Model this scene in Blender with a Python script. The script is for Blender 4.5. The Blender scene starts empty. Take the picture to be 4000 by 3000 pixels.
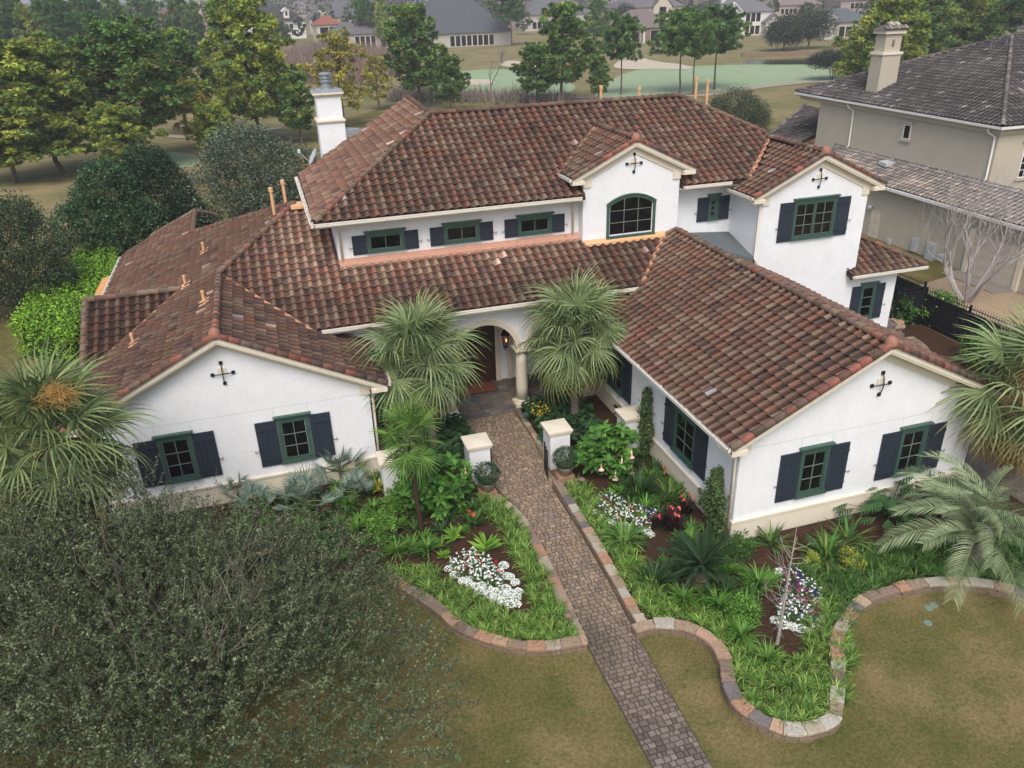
import bpy, bmesh, math, random
import numpy as np
from mathutils import Vector, Matrix
R = random.Random(7)
NR = np.random.default_rng(11)
SC = bpy.context.scene
COL = SC.collection
rad = math.radians

# ------------------------------------------------------------------ camera
FPX, YAW, PITCH, ROLL = 3103.0, .2882, .462, -.0309
CPOS = np.array([-11.319, -16.165, 14.846])
def cam_axes():
    cy, sy, cp, sp = math.cos(YAW), math.sin(YAW), math.cos(PITCH), math.sin(PITCH)
    f = np.array([sy*cp, cy*cp, -sp]); r = np.array([cy, -sy, 0.]); u = np.cross(r, f)
    cr, sr = math.cos(ROLL), math.sin(ROLL)
    return cr*r+sr*u, -sr*r+cr*u, f
AX, AY, AF = cam_axes()
cd = bpy.data.cameras.new('camera'); cam = bpy.data.objects.new('camera', cd); COL.objects.link(cam)
cd.sensor_width = 36; cd.lens = FPX/4000*36; cd.clip_start = .1; cd.clip_end = 6000
cam.matrix_world = Matrix(((AX[0], AY[0], -AF[0], CPOS[0]), (AX[1], AY[1], -AF[1], CPOS[1]), (AX[2], AY[2], -AF[2], CPOS[2]), (0, 0, 0, 1)))
SC.camera = cam
# ------------------------------------------------------------------ light
SUN_EL, SUN_AZ = 52, 200          # degrees; soft high sun behind thin cloud
w = bpy.data.worlds.new('World'); SC.world = w; w.use_nodes = True
nt = w.node_tree; nt.nodes.clear()
sky = nt.nodes.new('ShaderNodeTexSky'); sky.sky_type = 'NISHITA'; sky.sun_disc = False
sky.sun_elevation = rad(SUN_EL); sky.sun_rotation = rad(SUN_AZ)
sky.air_density = 1.0; sky.dust_density = 4.5; sky.ozone_density = 1.0; sky.altitude = 0
bg = nt.nodes.new('ShaderNodeBackground'); bg.inputs['Strength'].default_value = .14
wo = nt.nodes.new('ShaderNodeOutputWorld')
nt.links.new(sky.outputs[0], bg.inputs[0]); nt.links.new(bg.outputs[0], wo.inputs[0])
sl = bpy.data.lights.new('sun', 'SUN'); sl.energy = 1.1; sl.angle = rad(30); sl.color = (1, .97, .93)
so = bpy.data.objects.new('sun', sl); COL.objects.link(so)
az = rad(SUN_AZ); el = rad(SUN_EL)
sd = Vector((math.sin(az)*math.cos(el), math.cos(az)*math.cos(el), math.sin(el)))
so.rotation_euler = sd.to_track_quat('Z', 'Y').to_euler(); so.location = (0, 0, 60)
SC.view_settings.view_transform = 'Standard'; SC.view_settings.look = 'None'
SC.view_settings.exposure = 0.42; SC.view_settings.gamma = 1; SC.view_settings.use_curve_mapping = False
SC.cycles.max_bounces = 6; SC.cycles.diffuse_bounces = 3; SC.cycles.glossy_bounces = 2
SC.cycles.transparent_max_bounces = 6; SC.cycles.volume_bounces = 0
SC.cycles.use_denoising = True

# ------------------------------------------------------------------ helpers
def at(u, v, z=0.):
    """point of the horizontal plane z that lies under a survey pixel of the 4000 px photograph"""
    d = AX*((u-2000)/FPX)+AY*((1500-v)/FPX)+AF
    return CPOS+d*((z-CPOS[2])/d[2])
def aty(u, v, y):
    d = AX*((u-2000)/FPX)+AY*((1500-v)/FPX)+AF
    return CPOS+d*((y-CPOS[1])/d[1])
def pix(p):
    q = np.atleast_2d(np.asarray(p, float))-CPOS
    z = q@AF
    return np.stack([2000+FPX*(q@AX)/z, 1500-FPX*(q@AY)/z, z], 1)

MATS = {}
def mat(name, col=(.5, .5, .5), rough=.85, var=.25, scale=3., col2=None, bump=0., bscale=30., attr=False, spec=.3, metal=0., emit=None, fine=0., coords='pos', sheen=0):
    if name in MATS: return MATS[name]
    m = bpy.data.materials.new(name); m.use_nodes = True; MATS[name] = m
    t = m.node_tree; N = t.nodes; L = t.links
    b = N['Principled BSDF']; b.inputs['Roughness'].default_value = rough
    b.inputs['Specular IOR Level'].default_value = spec; b.inputs['Metallic'].default_value = metal
    g = N.new('ShaderNodeNewGeometry'); co = g.outputs['Position']
    if coords == 'obj': co = N.new('ShaderNodeTexCoord').outputs['Object']
    if attr:
        a = N.new('ShaderNodeAttribute'); a.attribute_name = 'Col'; base = a.outputs['Color']
    else:
        c = N.new('ShaderNodeRGB'); c.outputs[0].default_value = (*col, 1); base = c.outputs[0]
    def noise(s, det=4, ro=.6):
        n = N.new('ShaderNodeTexNoise'); n.inputs['Scale'].default_value = s; n.inputs['Detail'].default_value = det
        n.inputs['Roughness'].default_value = ro; L.new(co, n.inputs['Vector']); return n.outputs['Fac']
    if col2 is not None:
        mr = N.new('ShaderNodeMapRange'); mr.inputs[1].default_value = .38; mr.inputs[2].default_value = .62
        L.new(noise(scale), mr.inputs[0])
        mx = N.new('ShaderNodeMix'); mx.data_type = 'RGBA'; L.new(mr.outputs[0], mx.inputs[0]); L.new(base, mx.inputs[6]); mx.inputs[7].default_value = (*col2, 1)
        base = mx.outputs[2]
    def mul(base, fac, amount):
        mr = N.new('ShaderNodeMapRange'); mr.inputs[1].default_value = .25; mr.inputs[2].default_value = .75
        mr.inputs[3].default_value = 1-amount; mr.inputs[4].default_value = 1+amount; L.new(fac, mr.inputs[0])
        vm = N.new('ShaderNodeVectorMath'); vm.operation = 'SCALE'; L.new(base, vm.inputs[0]); L.new(mr.outputs[0], vm.inputs['Scale'])
        return vm.outputs[0]
    if var: base = mul(base, noise(scale*1.7+.31), var)
    if fine: base = mul(base, noise(bscale*1.3, 2), fine)
    L.new(base, b.inputs['Base Color'])
    if bump:
        bp = N.new('ShaderNodeBump'); bp.inputs['Strength'].default_value = bump; bp.inputs['Distance'].default_value = .02
        L.new(noise(bscale, 5), bp.inputs['Height']); L.new(bp.outputs[0], b.inputs['Normal'])
    if emit:
        b.inputs['Emission Color'].default_value = (*emit[:3], 1); b.inputs['Emission Strength'].default_value = emit[3]
    return m

class M:
    """mesh collector: every piece has its own vertices and colour"""
    def __init__(s): s.V = []; s.F = []; s.C = []; s.n = 0
    def add(s, v, f, c=(1, 1, 1)):
        v = np.asarray(v, np.float32).reshape(-1, 3); s.V.append(v)
        c = np.asarray(c, np.float32)
        if c.ndim == 1: c = np.repeat(c[None, :3], len(v), 0)
        s.C.append(c[:, :3])
        if isinstance(f, np.ndarray): s.F.append(f+s.n)
        else:
            by = {}
            for q in f: by.setdefault(len(q), []).append(q)
            for k in by: s.F.append(np.array(by[k], np.int64)+s.n)
        s.n += len(v); return s
    BF = [(0, 3, 2, 1), (4, 5, 6, 7), (0, 1, 5, 4), (1, 2, 6, 5), (2, 3, 7, 6), (3, 0, 4, 7)]
    def box(s, a, b, c=(1, 1, 1)):
        x0, y0, z0 = a; x1, y1, z1 = b
        return s.add([(x0, y0, z0), (x1, y0, z0), (x1, y1, z0), (x0, y1, z0), (x0, y0, z1), (x1, y0, z1), (x1, y1, z1), (x0, y1, z1)], M.BF, c)
    def hexa(s, v8, c=(1, 1, 1)): return s.add(v8, M.BF, c)
    def prism(s, poly, z0, z1, c=(1, 1, 1)):
        """poly: xy list; z0,z1 numbers or functions of xy"""
        f0 = z0 if callable(z0) else (lambda x, y: z0); f1 = z1 if callable(z1) else (lambda x, y: z1)
        n = len(poly); v = [(x, y, f0(x, y)) for x, y in poly]+[(x, y, f1(x, y)) for x, y in poly]
        F = [tuple(range(n-1, -1, -1)), tuple(range(n, 2*n))]+[(i, (i+1) % n, n+(i+1) % n, n+i) for i in range(n)]
        return s.add(v, F, c)
    def extr(s, pts, d, c=(1, 1, 1)):
        """planar polygon pts (3d) pushed along vector d"""
        p = np.array(pts, float); n = len(p); v = np.vstack([p, p+np.array(d, float)])
        F = [tuple(range(n-1, -1, -1)), tuple(range(n, 2*n))]+[(i, (i+1) % n, n+(i+1) % n, n+i) for i in range(n)]
        return s.add(v, F, c)
    def tube(s, pts, r, n=6, c=(1, 1, 1), cap=True):
        P = np.array(pts, float); k = len(P); rr = np.full(k, r, float) if np.isscalar(r) else np.array(r, float)
        T = np.gradient(P, axis=0); T /= np.linalg.norm(T, axis=1)[:, None]+1e-9
        up = np.array([0, 0, 1.]) if abs(T[0][2]) < .9 else np.array([1., 0, 0])
        a = np.cross(T, up); a /= np.linalg.norm(a, axis=1)[:, None]+1e-9; b = np.cross(a, T)
        th = np.linspace(0, 2*math.pi, n, endpoint=False)
        v = (P[:, None]+rr[:, None, None]*(np.cos(th)[None, :, None]*a[:, None]+np.sin(th)[None, :, None]*b[:, None])).reshape(-1, 3)
        F = [(i*n+j, i*n+(j+1) % n, (i+1)*n+(j+1) % n, (i+1)*n+j) for i in range(k-1) for j in range(n)]
        if cap: F += [tuple(range(n-1, -1, -1)), tuple(range((k-1)*n, k*n))]
        return s.add(v, F, c)
    def lathe(s, prof, center=(0, 0, 0), n=16, c=(1, 1, 1)):
        th = np.linspace(0, 2*math.pi, n, endpoint=False); k = len(prof)
        v = [(center[0]+r*math.cos(t), center[1]+r*math.sin(t), center[2]+z) for r, z in prof for t in th]
        F = [(i*n+j, i*n+(j+1) % n, (i+1)*n+(j+1) % n, (i+1)*n+j) for i in range(k-1) for j in range(n)]
        F += [tuple(range(n-1, -1, -1)), tuple(range((k-1)*n, k*n))]
        return s.add(v, F, c)
    def mesh(s, name, m, smooth=False):
        me = bpy.data.meshes.new(name)
        V = np.concatenate(s.V) if s.V else np.zeros((0, 3), np.float32)
        C = np.concatenate(s.C) if s.C else np.zeros((0, 3), np.float32)
        tot = np.concatenate([np.full(len(f), f.shape[1]) for f in s.F]) if s.F else np.zeros(0, int)
        idx = np.concatenate([f.ravel() for f in s.F]) if s.F else np.zeros(0, int)
        me.vertices.add(len(V)); me.vertices.foreach_set('co', V.ravel())
        me.loops.add(len(idx)); me.loops.foreach_set('vertex_index', idx.astype(np.int32))
        me.polygons.add(len(tot)); st = np.concatenate([[0], np.cumsum(tot)[:-1]]) if len(tot) else tot
        me.polygons.foreach_set('loop_start', st.astype(np.int32))
        me.polygons.foreach_set('use_smooth', np.full(len(tot), bool(smooth)))
        ca = me.color_attributes.new('Col', 'FLOAT_COLOR', 'POINT')
        ca.data.foreach_set('color', np.hstack([C, np.ones((len(C), 1), np.float32)]).ravel().astype(np.float32))
        me.update(calc_edges=True); me.materials.append(m)
        return me
    def build(s, name, m, parent=None, smooth=False, **k):
        return obj(name, s.mesh(name, m, smooth), parent, **k)

def obj(name, me, parent=None, loc=None, rot=None, scale=None, mw=None, **k):
    o = bpy.data.objects.new(name, me); COL.objects.link(o)
    if parent is not None: o.parent = parent
    if mw is not None: o.matrix_basis = mw
    if loc is not None: o.location = loc
    if rot is not None: o.rotation_euler = rot
    if scale is not None: o.scale = (scale,)*3 if np.isscalar(scale) else scale
    for a, b in k.items():
        if b is not None: o[a] = b
    return o
def thing(name, label, category, loc=(0, 0, 0), group=None, **k):
    return obj(name, None, loc=loc, label=label, category=category, group=group, **k)
def mnew(cols): return Matrix(cols).transposed().to_4x4()
def jit(c, a=.12):
    f = 1+R.uniform(-a, a); return tuple(max(0, x*f*(1+R.uniform(-a, a)*.12)) for x in c)
def poly_in(px, py, poly):
    """vectorised point in polygon"""
    px = np.asarray(px); py = np.asarray(py); ins = np.zeros(px.shape, bool); n = len(poly)
    for i in range(n):
        x0, y0 = poly[i]; x1, y1 = poly[(i+1) % n]
        c = ((y0 > py) != (y1 > py)) & (px < (x1-x0)*(py-y0)/((y1-y0) if y1 != y0 else 1e-9)+x0)
        ins ^= c
    return ins

# ------------------------------------------------------------------ materials
STUCCO = mat('white_stucco', (.79, .815, .835), .9, .05, .7, bump=.6, bscale=6, fine=.03)
CREAM = mat('cream_stucco', (.72, .665, .54), .85, .05, 1.2, bump=.1, bscale=12)
GUTTER = mat('cream_gutter', (.74, .70, .61), .55, .06, 3, spec=.4)
GREEN = mat('green_paint', (.045, .098, .076), .5, .25, 9, bump=.1, bscale=40, spec=.5)
NAVY = mat('navy_paint', (.024, .034, .050), .55, .2, 8, bump=.1, bscale=40, spec=.4)
GLASS = mat('window_glass', (.006, .006, .007), .06, 0, 1, spec=.5)
IRON = mat('black_iron', (.012, .012, .013), .5, .2, 20, spec=.4)
TILE = mat('clay_tile', attr=True, rough=.9, var=.22, scale=9, bump=.25, bscale=60, fine=.28, spec=.15)
ORANGE = mat('orange_mortar', (.50, .25, .15), .9, .25, 10, bump=.3, bscale=60)
PEACH = mat('peach_paint', (.68, .40, .21), .7, .12, 8)
CONC = mat('concrete', (.26, .235, .20), .95, .2, 4, bump=.3, bscale=40, fine=.1)
LEAD = mat('lead_flashing', (.30, .33, .36), .6, .15, 6, spec=.5)
MEMB = mat('grey_membrane', (.12, .145, .155), .8, .2, 3)
STONE = mat('flagstone', attr=True, rough=.9, var=.3, scale=9, bump=.5, bscale=35, fine=.15, spec=.2)
PAVER = mat('paver', attr=True, rough=.85, var=.2, scale=6, bump=.5, bscale=60, fine=.2, spec=.25)
BARK = mat('bark', attr=True, rough=.95, var=.3, scale=8, bump=.8, bscale=30, spec=.1)
LEAF = mat('leaf', attr=True, rough=.55, var=.2, scale=2.5, spec=.25)
NEEDLE = mat('needle', attr=True, rough=.8, var=.28, scale=.35, spec=.1)
FLOWER = mat('petal', attr=True, rough=.6, var=.1, scale=20)
PLAIN = mat('painted', attr=True, rough=.7, var=.08, scale=3)
WOODM = mat('door_wood', (.045, .018, .010), .45, .35, 14, bump=.15, bscale=40, spec=.5)
# ================================================================== roof tiles
TW, TL = .3333, .35
def tile_template(nseg=8):
    us = np.linspace(0, 1, nseg+1); h = []
    for u in us:
        if u < .45: h.append(.010*abs(u-.22)/.22)
        else: h.append(.012+.072*math.sin(math.pi*(u-.45)/.55)**.8 if 0 < math.sin(math.pi*(u-.45)/.55) else .010)
    h = np.array(h); V = []; n = nseg+1
    V += [(u*TW*1.01, -.005, hh+.048) for u, hh in zip(us, h)]      # lower edge top
    V += [(u*TW*1.01, TL+.02, hh+.004) for u, hh in zip(us, h)]      # upper edge
    V += [(u*TW*1.01, -.005, hh+.047) for u, hh in zip(us, h)]       # lip top
    V += [(u*TW*1.01, -.003, hh+.048-.032) for u, hh in zip(us, h)]  # lip bottom
    F = [(i, i+1, n+i+1, n+i) for i in range(nseg)]+[(3*n+i, 3*n+i+1, 2*n+i+1, 2*n+i) for i in range(nseg)]
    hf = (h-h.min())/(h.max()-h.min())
    shade = np.concatenate([.46+1.0*hf**.9, .34+.62*hf**.9, .30+.3*hf, .15+.15*hf])  # lip rows coloured darker: painted shadow line under each course
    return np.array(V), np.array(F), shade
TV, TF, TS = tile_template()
def tile_colors(n, tone, palette):
    P = np.array([p[1] for p in palette]); w = np.array([p[0] for p in palette]); w = w/w.sum()
    c = P[NR.choice(len(P), n, p=w)]*(1+NR.uniform(-.11, .11, (n, 1)))
    return c*tone[:, None]
PAL = [(.52, (.140, .086, .064)), (.22, (.165, .084, .058)), (.22, (.180, .124, .088)), (.05, (.088, .060, .050)), (.006, (.40, .27, .22)), (.003, (.28, .24, .23))]
PALG = [(.65, (.080, .073, .072)), (.31, (.115, .105, .10)), (.04, (.22, .20, .17))]
PALN = [(.5, (.24, .215, .19)), (.3, (.17, .155, .145)), (.2, (.34, .29, .24))]

class Roof:
    """a roof part: deck + tiles. plane: origin o (eave point), a = unit eave direction (xy), b = unit uphill direction (xy), m = slope"""
    def __init__(s, root, name, deckmat, pal): s.root = root; s.pal = pal; s.deck = M(); s.dm = deckmat; s.name = name; s.items = []; s.clipped = M()
    def plane(s, o, b, m, polys, tone=None, z0=.0, tiles=True, cw=TW, cl=TL):
        a = np.array([b[1], -b[0], 0.]); sl = math.hypot(1, m); ub = np.array([b[0], b[1], m])/sl
        nn = np.cross(a, ub)
        if nn[2] < 0: nn = -nn
        o = np.array(o, float); zf = lambda x, y: o[2]+m*((x-o[0])*b[0]+(y-o[1])*b[1])
        for p in polys: s.deck.prism(p, lambda x, y: zf(x, y)-.14, lambda x, y: zf(x, y)-.004, (.05, .035, .03))
        if not tiles: return
        if np.dot(np.cross(a, ub), nn) < 0: a_flip = True
        else: a_flip = False
        allp = np.array([q for p in polys for q in p]); loc = allp-o[:2]
        A = loc@a[:2]; B = (loc@np.array(b))*sl
        i0, i1 = math.floor(A.min()/cw), math.ceil(A.max()/cw); j0, j1 = math.floor(B.min()/cl), math.ceil(B.max()/cl)
        I, J = np.meshgrid(np.arange(i0, i1), np.arange(j0, j1)); I = I.ravel(); J = J.ravel()
        def world(aa, bb): return o[None]+aa[:, None]*a+bb[:, None]*ub
        cs = [world((I+du)*cw, (J+dv)*cl) for du, dv in ((.5, .5), (.04, .04), (.96, .04), (.96, .96), (.04, .96))]
        ins = [np.any([poly_in(c[:, 0], c[:, 1], p) for p in polys], 0) for c in cs]
        full = np.all(ins, 0); part = np.any(ins, 0) & ~full
        cols = tile_colors(len(I), tone(cs[0]) if tone else np.ones(len(I)), s.pal)
        for sel, kind in ((full, 0), (part, 1)):
            k = np.where(sel)[0]
            if not len(k): continue
            P = world(I[k]*cw, J[k]*cl)+NR.normal(0, .004, (len(k), 3))
            su, sv = cw/TW, cl/TL
            if a_flip: T = TV*np.array([su, sv, 1]); W = P[:, None]+T[None, :, 0:1]*a+T[None, :, 1:2]*ub+T[None, :, 2:3]*nn
            else: T = TV*np.array([su, sv, 1]); W = P[:, None]+T[None, :, 0:1]*a+T[None, :, 1:2]*ub+T[None, :, 2:3]*nn
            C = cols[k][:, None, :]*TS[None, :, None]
            # pans tend to purple black, humps to dusty tan
            if kind == 0:
                for q in range(len(k)): s.items.append((W[q], C[q], P[q], a, ub, nn, k[q], cols[k[q]], (su, sv)))
            else:
                bm = bmesh.new()
                nF = len(TF); V = W.reshape(-1, 3); CC = C.reshape(-1, 3)
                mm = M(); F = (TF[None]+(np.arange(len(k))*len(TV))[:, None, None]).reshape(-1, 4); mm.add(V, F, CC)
                me = mm.mesh('tmp', s.dm)
                for p in polys:
                    bm.free(); bm = bmesh.new(); bm.from_mesh(me)
                    cen = np.mean(p, 0); n = len(p)
                    for e in range(n):
                        p0 = np.array(p[e]); p1 = np.array(p[(e+1) % n]); d = p1-p0; no = np.array([d[1], -d[0]])
                        if no@(cen-p0) > 0: no = -no
                        sh = no/np.linalg.norm(no)*.002
                        bmesh.ops.bisect_plane(bm, geom=bm.verts[:]+bm.edges[:]+bm.faces[:], plane_co=(p0[0]+sh[0], p0[1]+sh[1], 0), plane_no=(no[0], no[1], 0), clear_outer=True)
                    if len(bm.faces):
                        bm.verts.index_update(); la = bm.verts.layers.float_color.get('Col')
                        s.clipped.add([v.co[:] for v in bm.verts], [[v.index for v in f.verts] for f in bm.faces], [v[la][:3] for v in bm.verts])
                bm.free(); bpy.data.meshes.remove(me)
    def finish(s, nind=300, smooth=True):
        part = s.deck.build(s.name, s.dm, s.root)
        s.part = part
        P = np.array([it[2] for it in s.items]); d = np.linalg.norm(P-CPOS, axis=1)
        px = pix(P); vis = (px[:, 0] > -60) & (px[:, 0] < 4060) & (px[:, 1] > -60) & (px[:, 1] < 3060)
        order = np.argsort(d+np.where(vis, 0, 1e4)); ind = set(order[:nind].tolist())
        variants = {}
        for i in order[:nind]:
            W, C, p, a, ub, nn, _, c, (su, sv) = s.items[i]
            key = (round(c[0]/.03), round(c[1]/.03), round(c[2]/.04), a[0] > .5, round(su, 2))
            if key not in variants:
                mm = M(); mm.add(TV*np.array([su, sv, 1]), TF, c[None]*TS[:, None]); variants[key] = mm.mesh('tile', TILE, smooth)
            obj('tile', variants[key], part, mw=Matrix(((a[0], ub[0], nn[0], p[0]), (a[1], ub[1], nn[1], p[1]), (a[2], ub[2], nn[2], p[2]), (0, 0, 0, 1))))
        rest = [i for i in range(len(s.items)) if i not in ind]
        mm = s.clipped
        if rest:
            V = np.concatenate([s.items[i][0] for i in rest]); C = np.concatenate([s.items[i][1] for i in rest])
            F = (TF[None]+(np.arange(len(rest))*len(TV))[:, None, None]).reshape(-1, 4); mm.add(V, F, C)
        mm.build('tile_field', TILE, part, smooth, kind='stuff')
        return part

# barrel tile used on ridges, hips and rakes
BARREL = {}
def barrel_mesh(col, r=.135, L=.42):
    key = tuple(round(c, 2) for c in col)+(r, L)
    if key in BARREL: return BARREL[key]
    m = M(); n = 9; th = np.linspace(-.12, math.pi+.12, n); V = []; C = []
    for y, rr, dz in ((0, r, .02), (L, r*.84, .0), (0, r-.022, .02)):
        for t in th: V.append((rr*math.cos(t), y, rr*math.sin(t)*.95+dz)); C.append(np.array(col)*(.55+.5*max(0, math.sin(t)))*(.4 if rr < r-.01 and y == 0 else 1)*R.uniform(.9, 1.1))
    F = [(i, i+1, n+i+1, n+i) for i in range(n-1)]+[(2*n+i, 2*n+i+1, i+1, i) for i in range(n-1)]
    m.add(V, F, np.array(C)); BARREL[key] = m.mesh('ridge_tile', TILE, True); return BARREL[key]
BCOL = [(.17, .12, .09), (.15, .11, .085), (.18, .11, .08), (.13, .095, .075), (.20, .15, .11), (.22, .11, .08)]
GCOL = [(.16, .145, .14), (.22, .20, .18), (.12, .11, .108)]
def barrels(part, p0, p1, name='ridge_tile', r=.135, step=.37, lift=.02, cols=None, red=.0, end=None):
    p0 = np.array(p0, float); p1 = np.array(p1, float); d = p1-p0; L = np.linalg.norm(d); d /= L
    n = max(1, round(L/step)); st = L/n
    x = np.cross(d, (0, 0, 1)); x /= np.linalg.norm(x); z = np.cross(x, d)
    cols = cols or BCOL
    for i in range(n):
        c = (.29, .12, .085) if R.random() < red else R.choice(cols); f_ = R.choice((.85, 1, 1.12)); c = tuple(round(q*f_, 2) for q in c)
        p = p0+d*st*i+z*lift
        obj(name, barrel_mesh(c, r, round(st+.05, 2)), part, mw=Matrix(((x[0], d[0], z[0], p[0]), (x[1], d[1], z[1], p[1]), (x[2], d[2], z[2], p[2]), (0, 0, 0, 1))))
    if end:   # rounded end closure
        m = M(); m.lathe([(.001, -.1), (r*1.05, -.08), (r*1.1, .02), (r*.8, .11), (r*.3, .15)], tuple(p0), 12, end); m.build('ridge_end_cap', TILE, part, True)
def flashing(part, p0, p1, w=.11, m=None, name='valley_flashing', h=.075):
    p0 = np.array(p0, float); p1 = np.array(p1, float); d = p1-p0; x = np.cross(d, (0, 0, 1)); x /= np.linalg.norm(x); L = np.linalg.norm(d); n = max(2, int(L/.25))
    mm = M(); V = []
    for i in range(n+1):
        c = p0+d*i/n; j = R.uniform(.75, 1.3); V += [c-x*w*j, c+np.array([0, 0, h*R.uniform(.85, 1.2)]), c+x*w*R.uniform(.75, 1.3)]
    F = []
    for i in range(n): a = 3*i; F += [(a, a+1, a+4, a+3), (a+1, a+2, a+5, a+4)]
    mm.add(V, F); mm.build(name, m or ORANGE, part)
# ================================================================== the villa
villa = thing('villa', 'large white stucco two-storey villa with brown clay tile roofs and dark blue shutters', 'house')
FX = (1, 0)   # a wall seen from the front: runs along +x, faces -y ; side wall facing -x runs along -y
class Wall:
    def __init__(s, o, u, n): s.o = np.array(o, float); s.u = np.array((*u, 0.)); s.n = np.array((*n, 0.))
    def p(s, a, z, d=0.): return s.o+s.u*a+np.array([0, 0, z])+s.n*d
    def box(s, mm, a0, a1, z0, z1, d0, d1, c=(1, 1, 1)):
        mm.hexa([s.p(a0, z0, d1), s.p(a1, z0, d1), s.p(a1, z0, d0), s.p(a0, z0, d0), s.p(a0, z1, d1), s.p(a1, z1, d1), s.p(a1, z1, d0), s.p(a0, z1, d0)], c); return mm
def front(x0, y): return Wall((x0, y, 0), (1, 0), (0, -1))
def left(y0, x): return Wall((x, y0, 0), (0, -1), (-1, 0))     # a grows toward -y from y0

def shutter(W, a0, a1, z0, z1, outer, root):
    n = 4 if a1-a0 > .55 else 3; pw = (a1-a0)/n
    for i in range(n):
        g = .004; m = M(); W.box(m, a0+i*pw+g, a0+(i+1)*pw-g, z0, z1, .025, .052+.004*(i % 2)); pl = m.build('plank', NAVY, None)
        if i == 0:
            sh = obj('shutter', None, root)
        pl.parent = sh
    bk = M(); W.box(bk, a0+.004, a1-.004, z0+.003, z1-.003, .004, .026); bk.build('backing', NAVY, sh)
    h = z1-z0
    for f in ((.16, .84) if h > 1 else (.2, .78)):
        m = M(); W.box(m, a0+.015, a1-.015, z0+h*f-.045, z0+h*f+.045, .057, .085); m.build('batten', NAVY, sh)
    # scroll hook holding the shutter open
    s = -1 if outer < 0 else 1; a = a0 if outer < 0 else a1; zc = z0+h*.36
    pts = [W.p(a-s*.06, zc+.10, .06), W.p(a-s*.0, zc+.04, .075), W.p(a+s*.05, zc, .07), W.p(a+s*.10, zc-.02, .07), W.p(a+s*.13, zc+.02, .07), W.p(a+s*.11, zc+.055, .07), W.p(a+s*.085, zc+.035, .07)]
    m = M(); m.tube(pts, .011, 5); m.build('shutter_hook', IRON, sh)
def window(W, a0, a1, z0, z1, cols, rows, root, double=False, arch=0., label=None):
    """a0..a1,z0..z1: outer edge of the green surround"""
    wn = obj('window', None, root)
    if label: wn['label'] = label
    fw = .10; fv = .06 if z1-z0 < .8 else .09; g0, g1, h0, h1 = a0+fw, a1-fw, z0+fv, z1-fv
    fr = M()
    if not arch:
        W.box(fr, a0, g0, z0, z1, .002, .062); W.box(fr, g1, a1, z0, z1, .002, .062)
        W.box(fr, g0, g1, h1, z1, .002, .060)
        for (b0, b1) in ((g0, g0+.035), (g1-.035, g1)): W.box(fr, b0, b1, h0, h1, .001, .04)
        W.box(fr, g0+.035, g1-.035, h1-.035, h1, .001, .04); W.box(fr, g0+.035, g1-.035, h0, h0+.035, .001, .04)
        hd = M()
        for k, (e, za, zb, d) in enumerate(((.02, z1+.0015, z1+.055, .075), (.05, z1+.056, z1+.10, .105), (.085, z1+.101, z1+.15, .145))): W.box(hd, a0-e, a1+e, za, zb, .003, d)
        hd.build('window_hood', GREEN, wn)
    else:
        w2 = (a1-a0)/2; zc = z1-arch; rr = (w2*w2+arch*arch)/(2*arch); t0 = math.asin(w2/rr); K = 14
        oc = lambda r, t: (a0+w2+r*math.sin(t), z1-rr+r*math.cos(t))
        W.box(fr, a0, g0, z0, zc, .002, .075); W.box(fr, g1, a1, z0, zc, .002, .075)
        for i in range(K):
            t, t2 = -t0+2*t0*i/K, -t0+2*t0*(i+1)/K
            for (ra, rb, d) in ((rr-.115, rr+.0, .062), (rr+.0, rr+.045, .10)):
                q = [oc(ra, t), oc(ra, t2), oc(rb, t2), oc(rb, t)]
                fr.hexa([W.p(x, z, .002) for x, z in q]+[W.p(x, z, d) for x, z in q])
    fr.build('window_frame', GREEN, wn)
    sl = M(); W.box(sl, a0-.05, a1+.05, z0-.045, z0-.001, .003, .12); W.box(sl, a0-.01, a1+.01, z0+.001, z0+.075, .003, .085); sl.build('window_sill', GREEN, wn)
    sections = [(g0+.035, g1-.035)]
    if double: mid = (g0+g1)/2; sections = [(g0+.035, mid-.05), (mid+.05, g1-.035)]; m = M(); W.box(m, mid-.05, mid+.05, h0, h1, .001, .045); m.build('mullion', GREEN, wn)
    for sa, sb in sections:
        for i in range(cols):
            for j in range(rows):
                pa, pb = sa+(sb-sa)*i/cols+.011, sa+(sb-sa)*(i+1)/cols-.011; qa, qb = h0+.035+(h1-h0-.07)*j/rows+.011, h0+.035+(h1-h0-.07)*(j+1)/rows-.011
                m = M()
                if arch and j == rows-1:
                    K = 4; f = lambda x: min(qb+.2, z1-rr+math.sqrt(max(.01, (rr-.12)**2-(x-a0-(a1-a0)/2)**2)))
                    xs = np.linspace(pa, pb, K+1); pts = [(pa, qa), (pb, qa)]+[(x, f(x)) for x in xs[::-1]]
                    m.extr([W.p(x, z, .012+R.uniform(0, .003)) for x, z in pts], W.n*.006)
                else:
                    e = R.uniform(-.002, .002); m.hexa([W.p(pa, qa, .012+e), W.p(pb, qa, .012-e), W.p(pb, qa, .004), W.p(pa, qa, .004), W.p(pa, qb, .012-e), W.p(pb, qb, .012+e), W.p(pb, qb, .004), W.p(pa, qb, .004)])
                m.build('pane', GLASS, wn)
        bars = M()
        for i in range(1, cols): x = sa+(sb-sa)*i/cols; W.box(bars, x-.011, x+.011, h0+.03, (h1-.03) if not arch else z1-.2, .003, .028)
        for j in range(1, rows): z = h0+.035+(h1-h0-.07)*j/rows; W.box(bars, sa, sb, z-.011, z+.011, .003, .0275)
        bars.build('glazing_bar', SASH, wn)
    return wn
SASH = mat('sash_green', (.17, .22, .18), .5, .1, 5)
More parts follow.
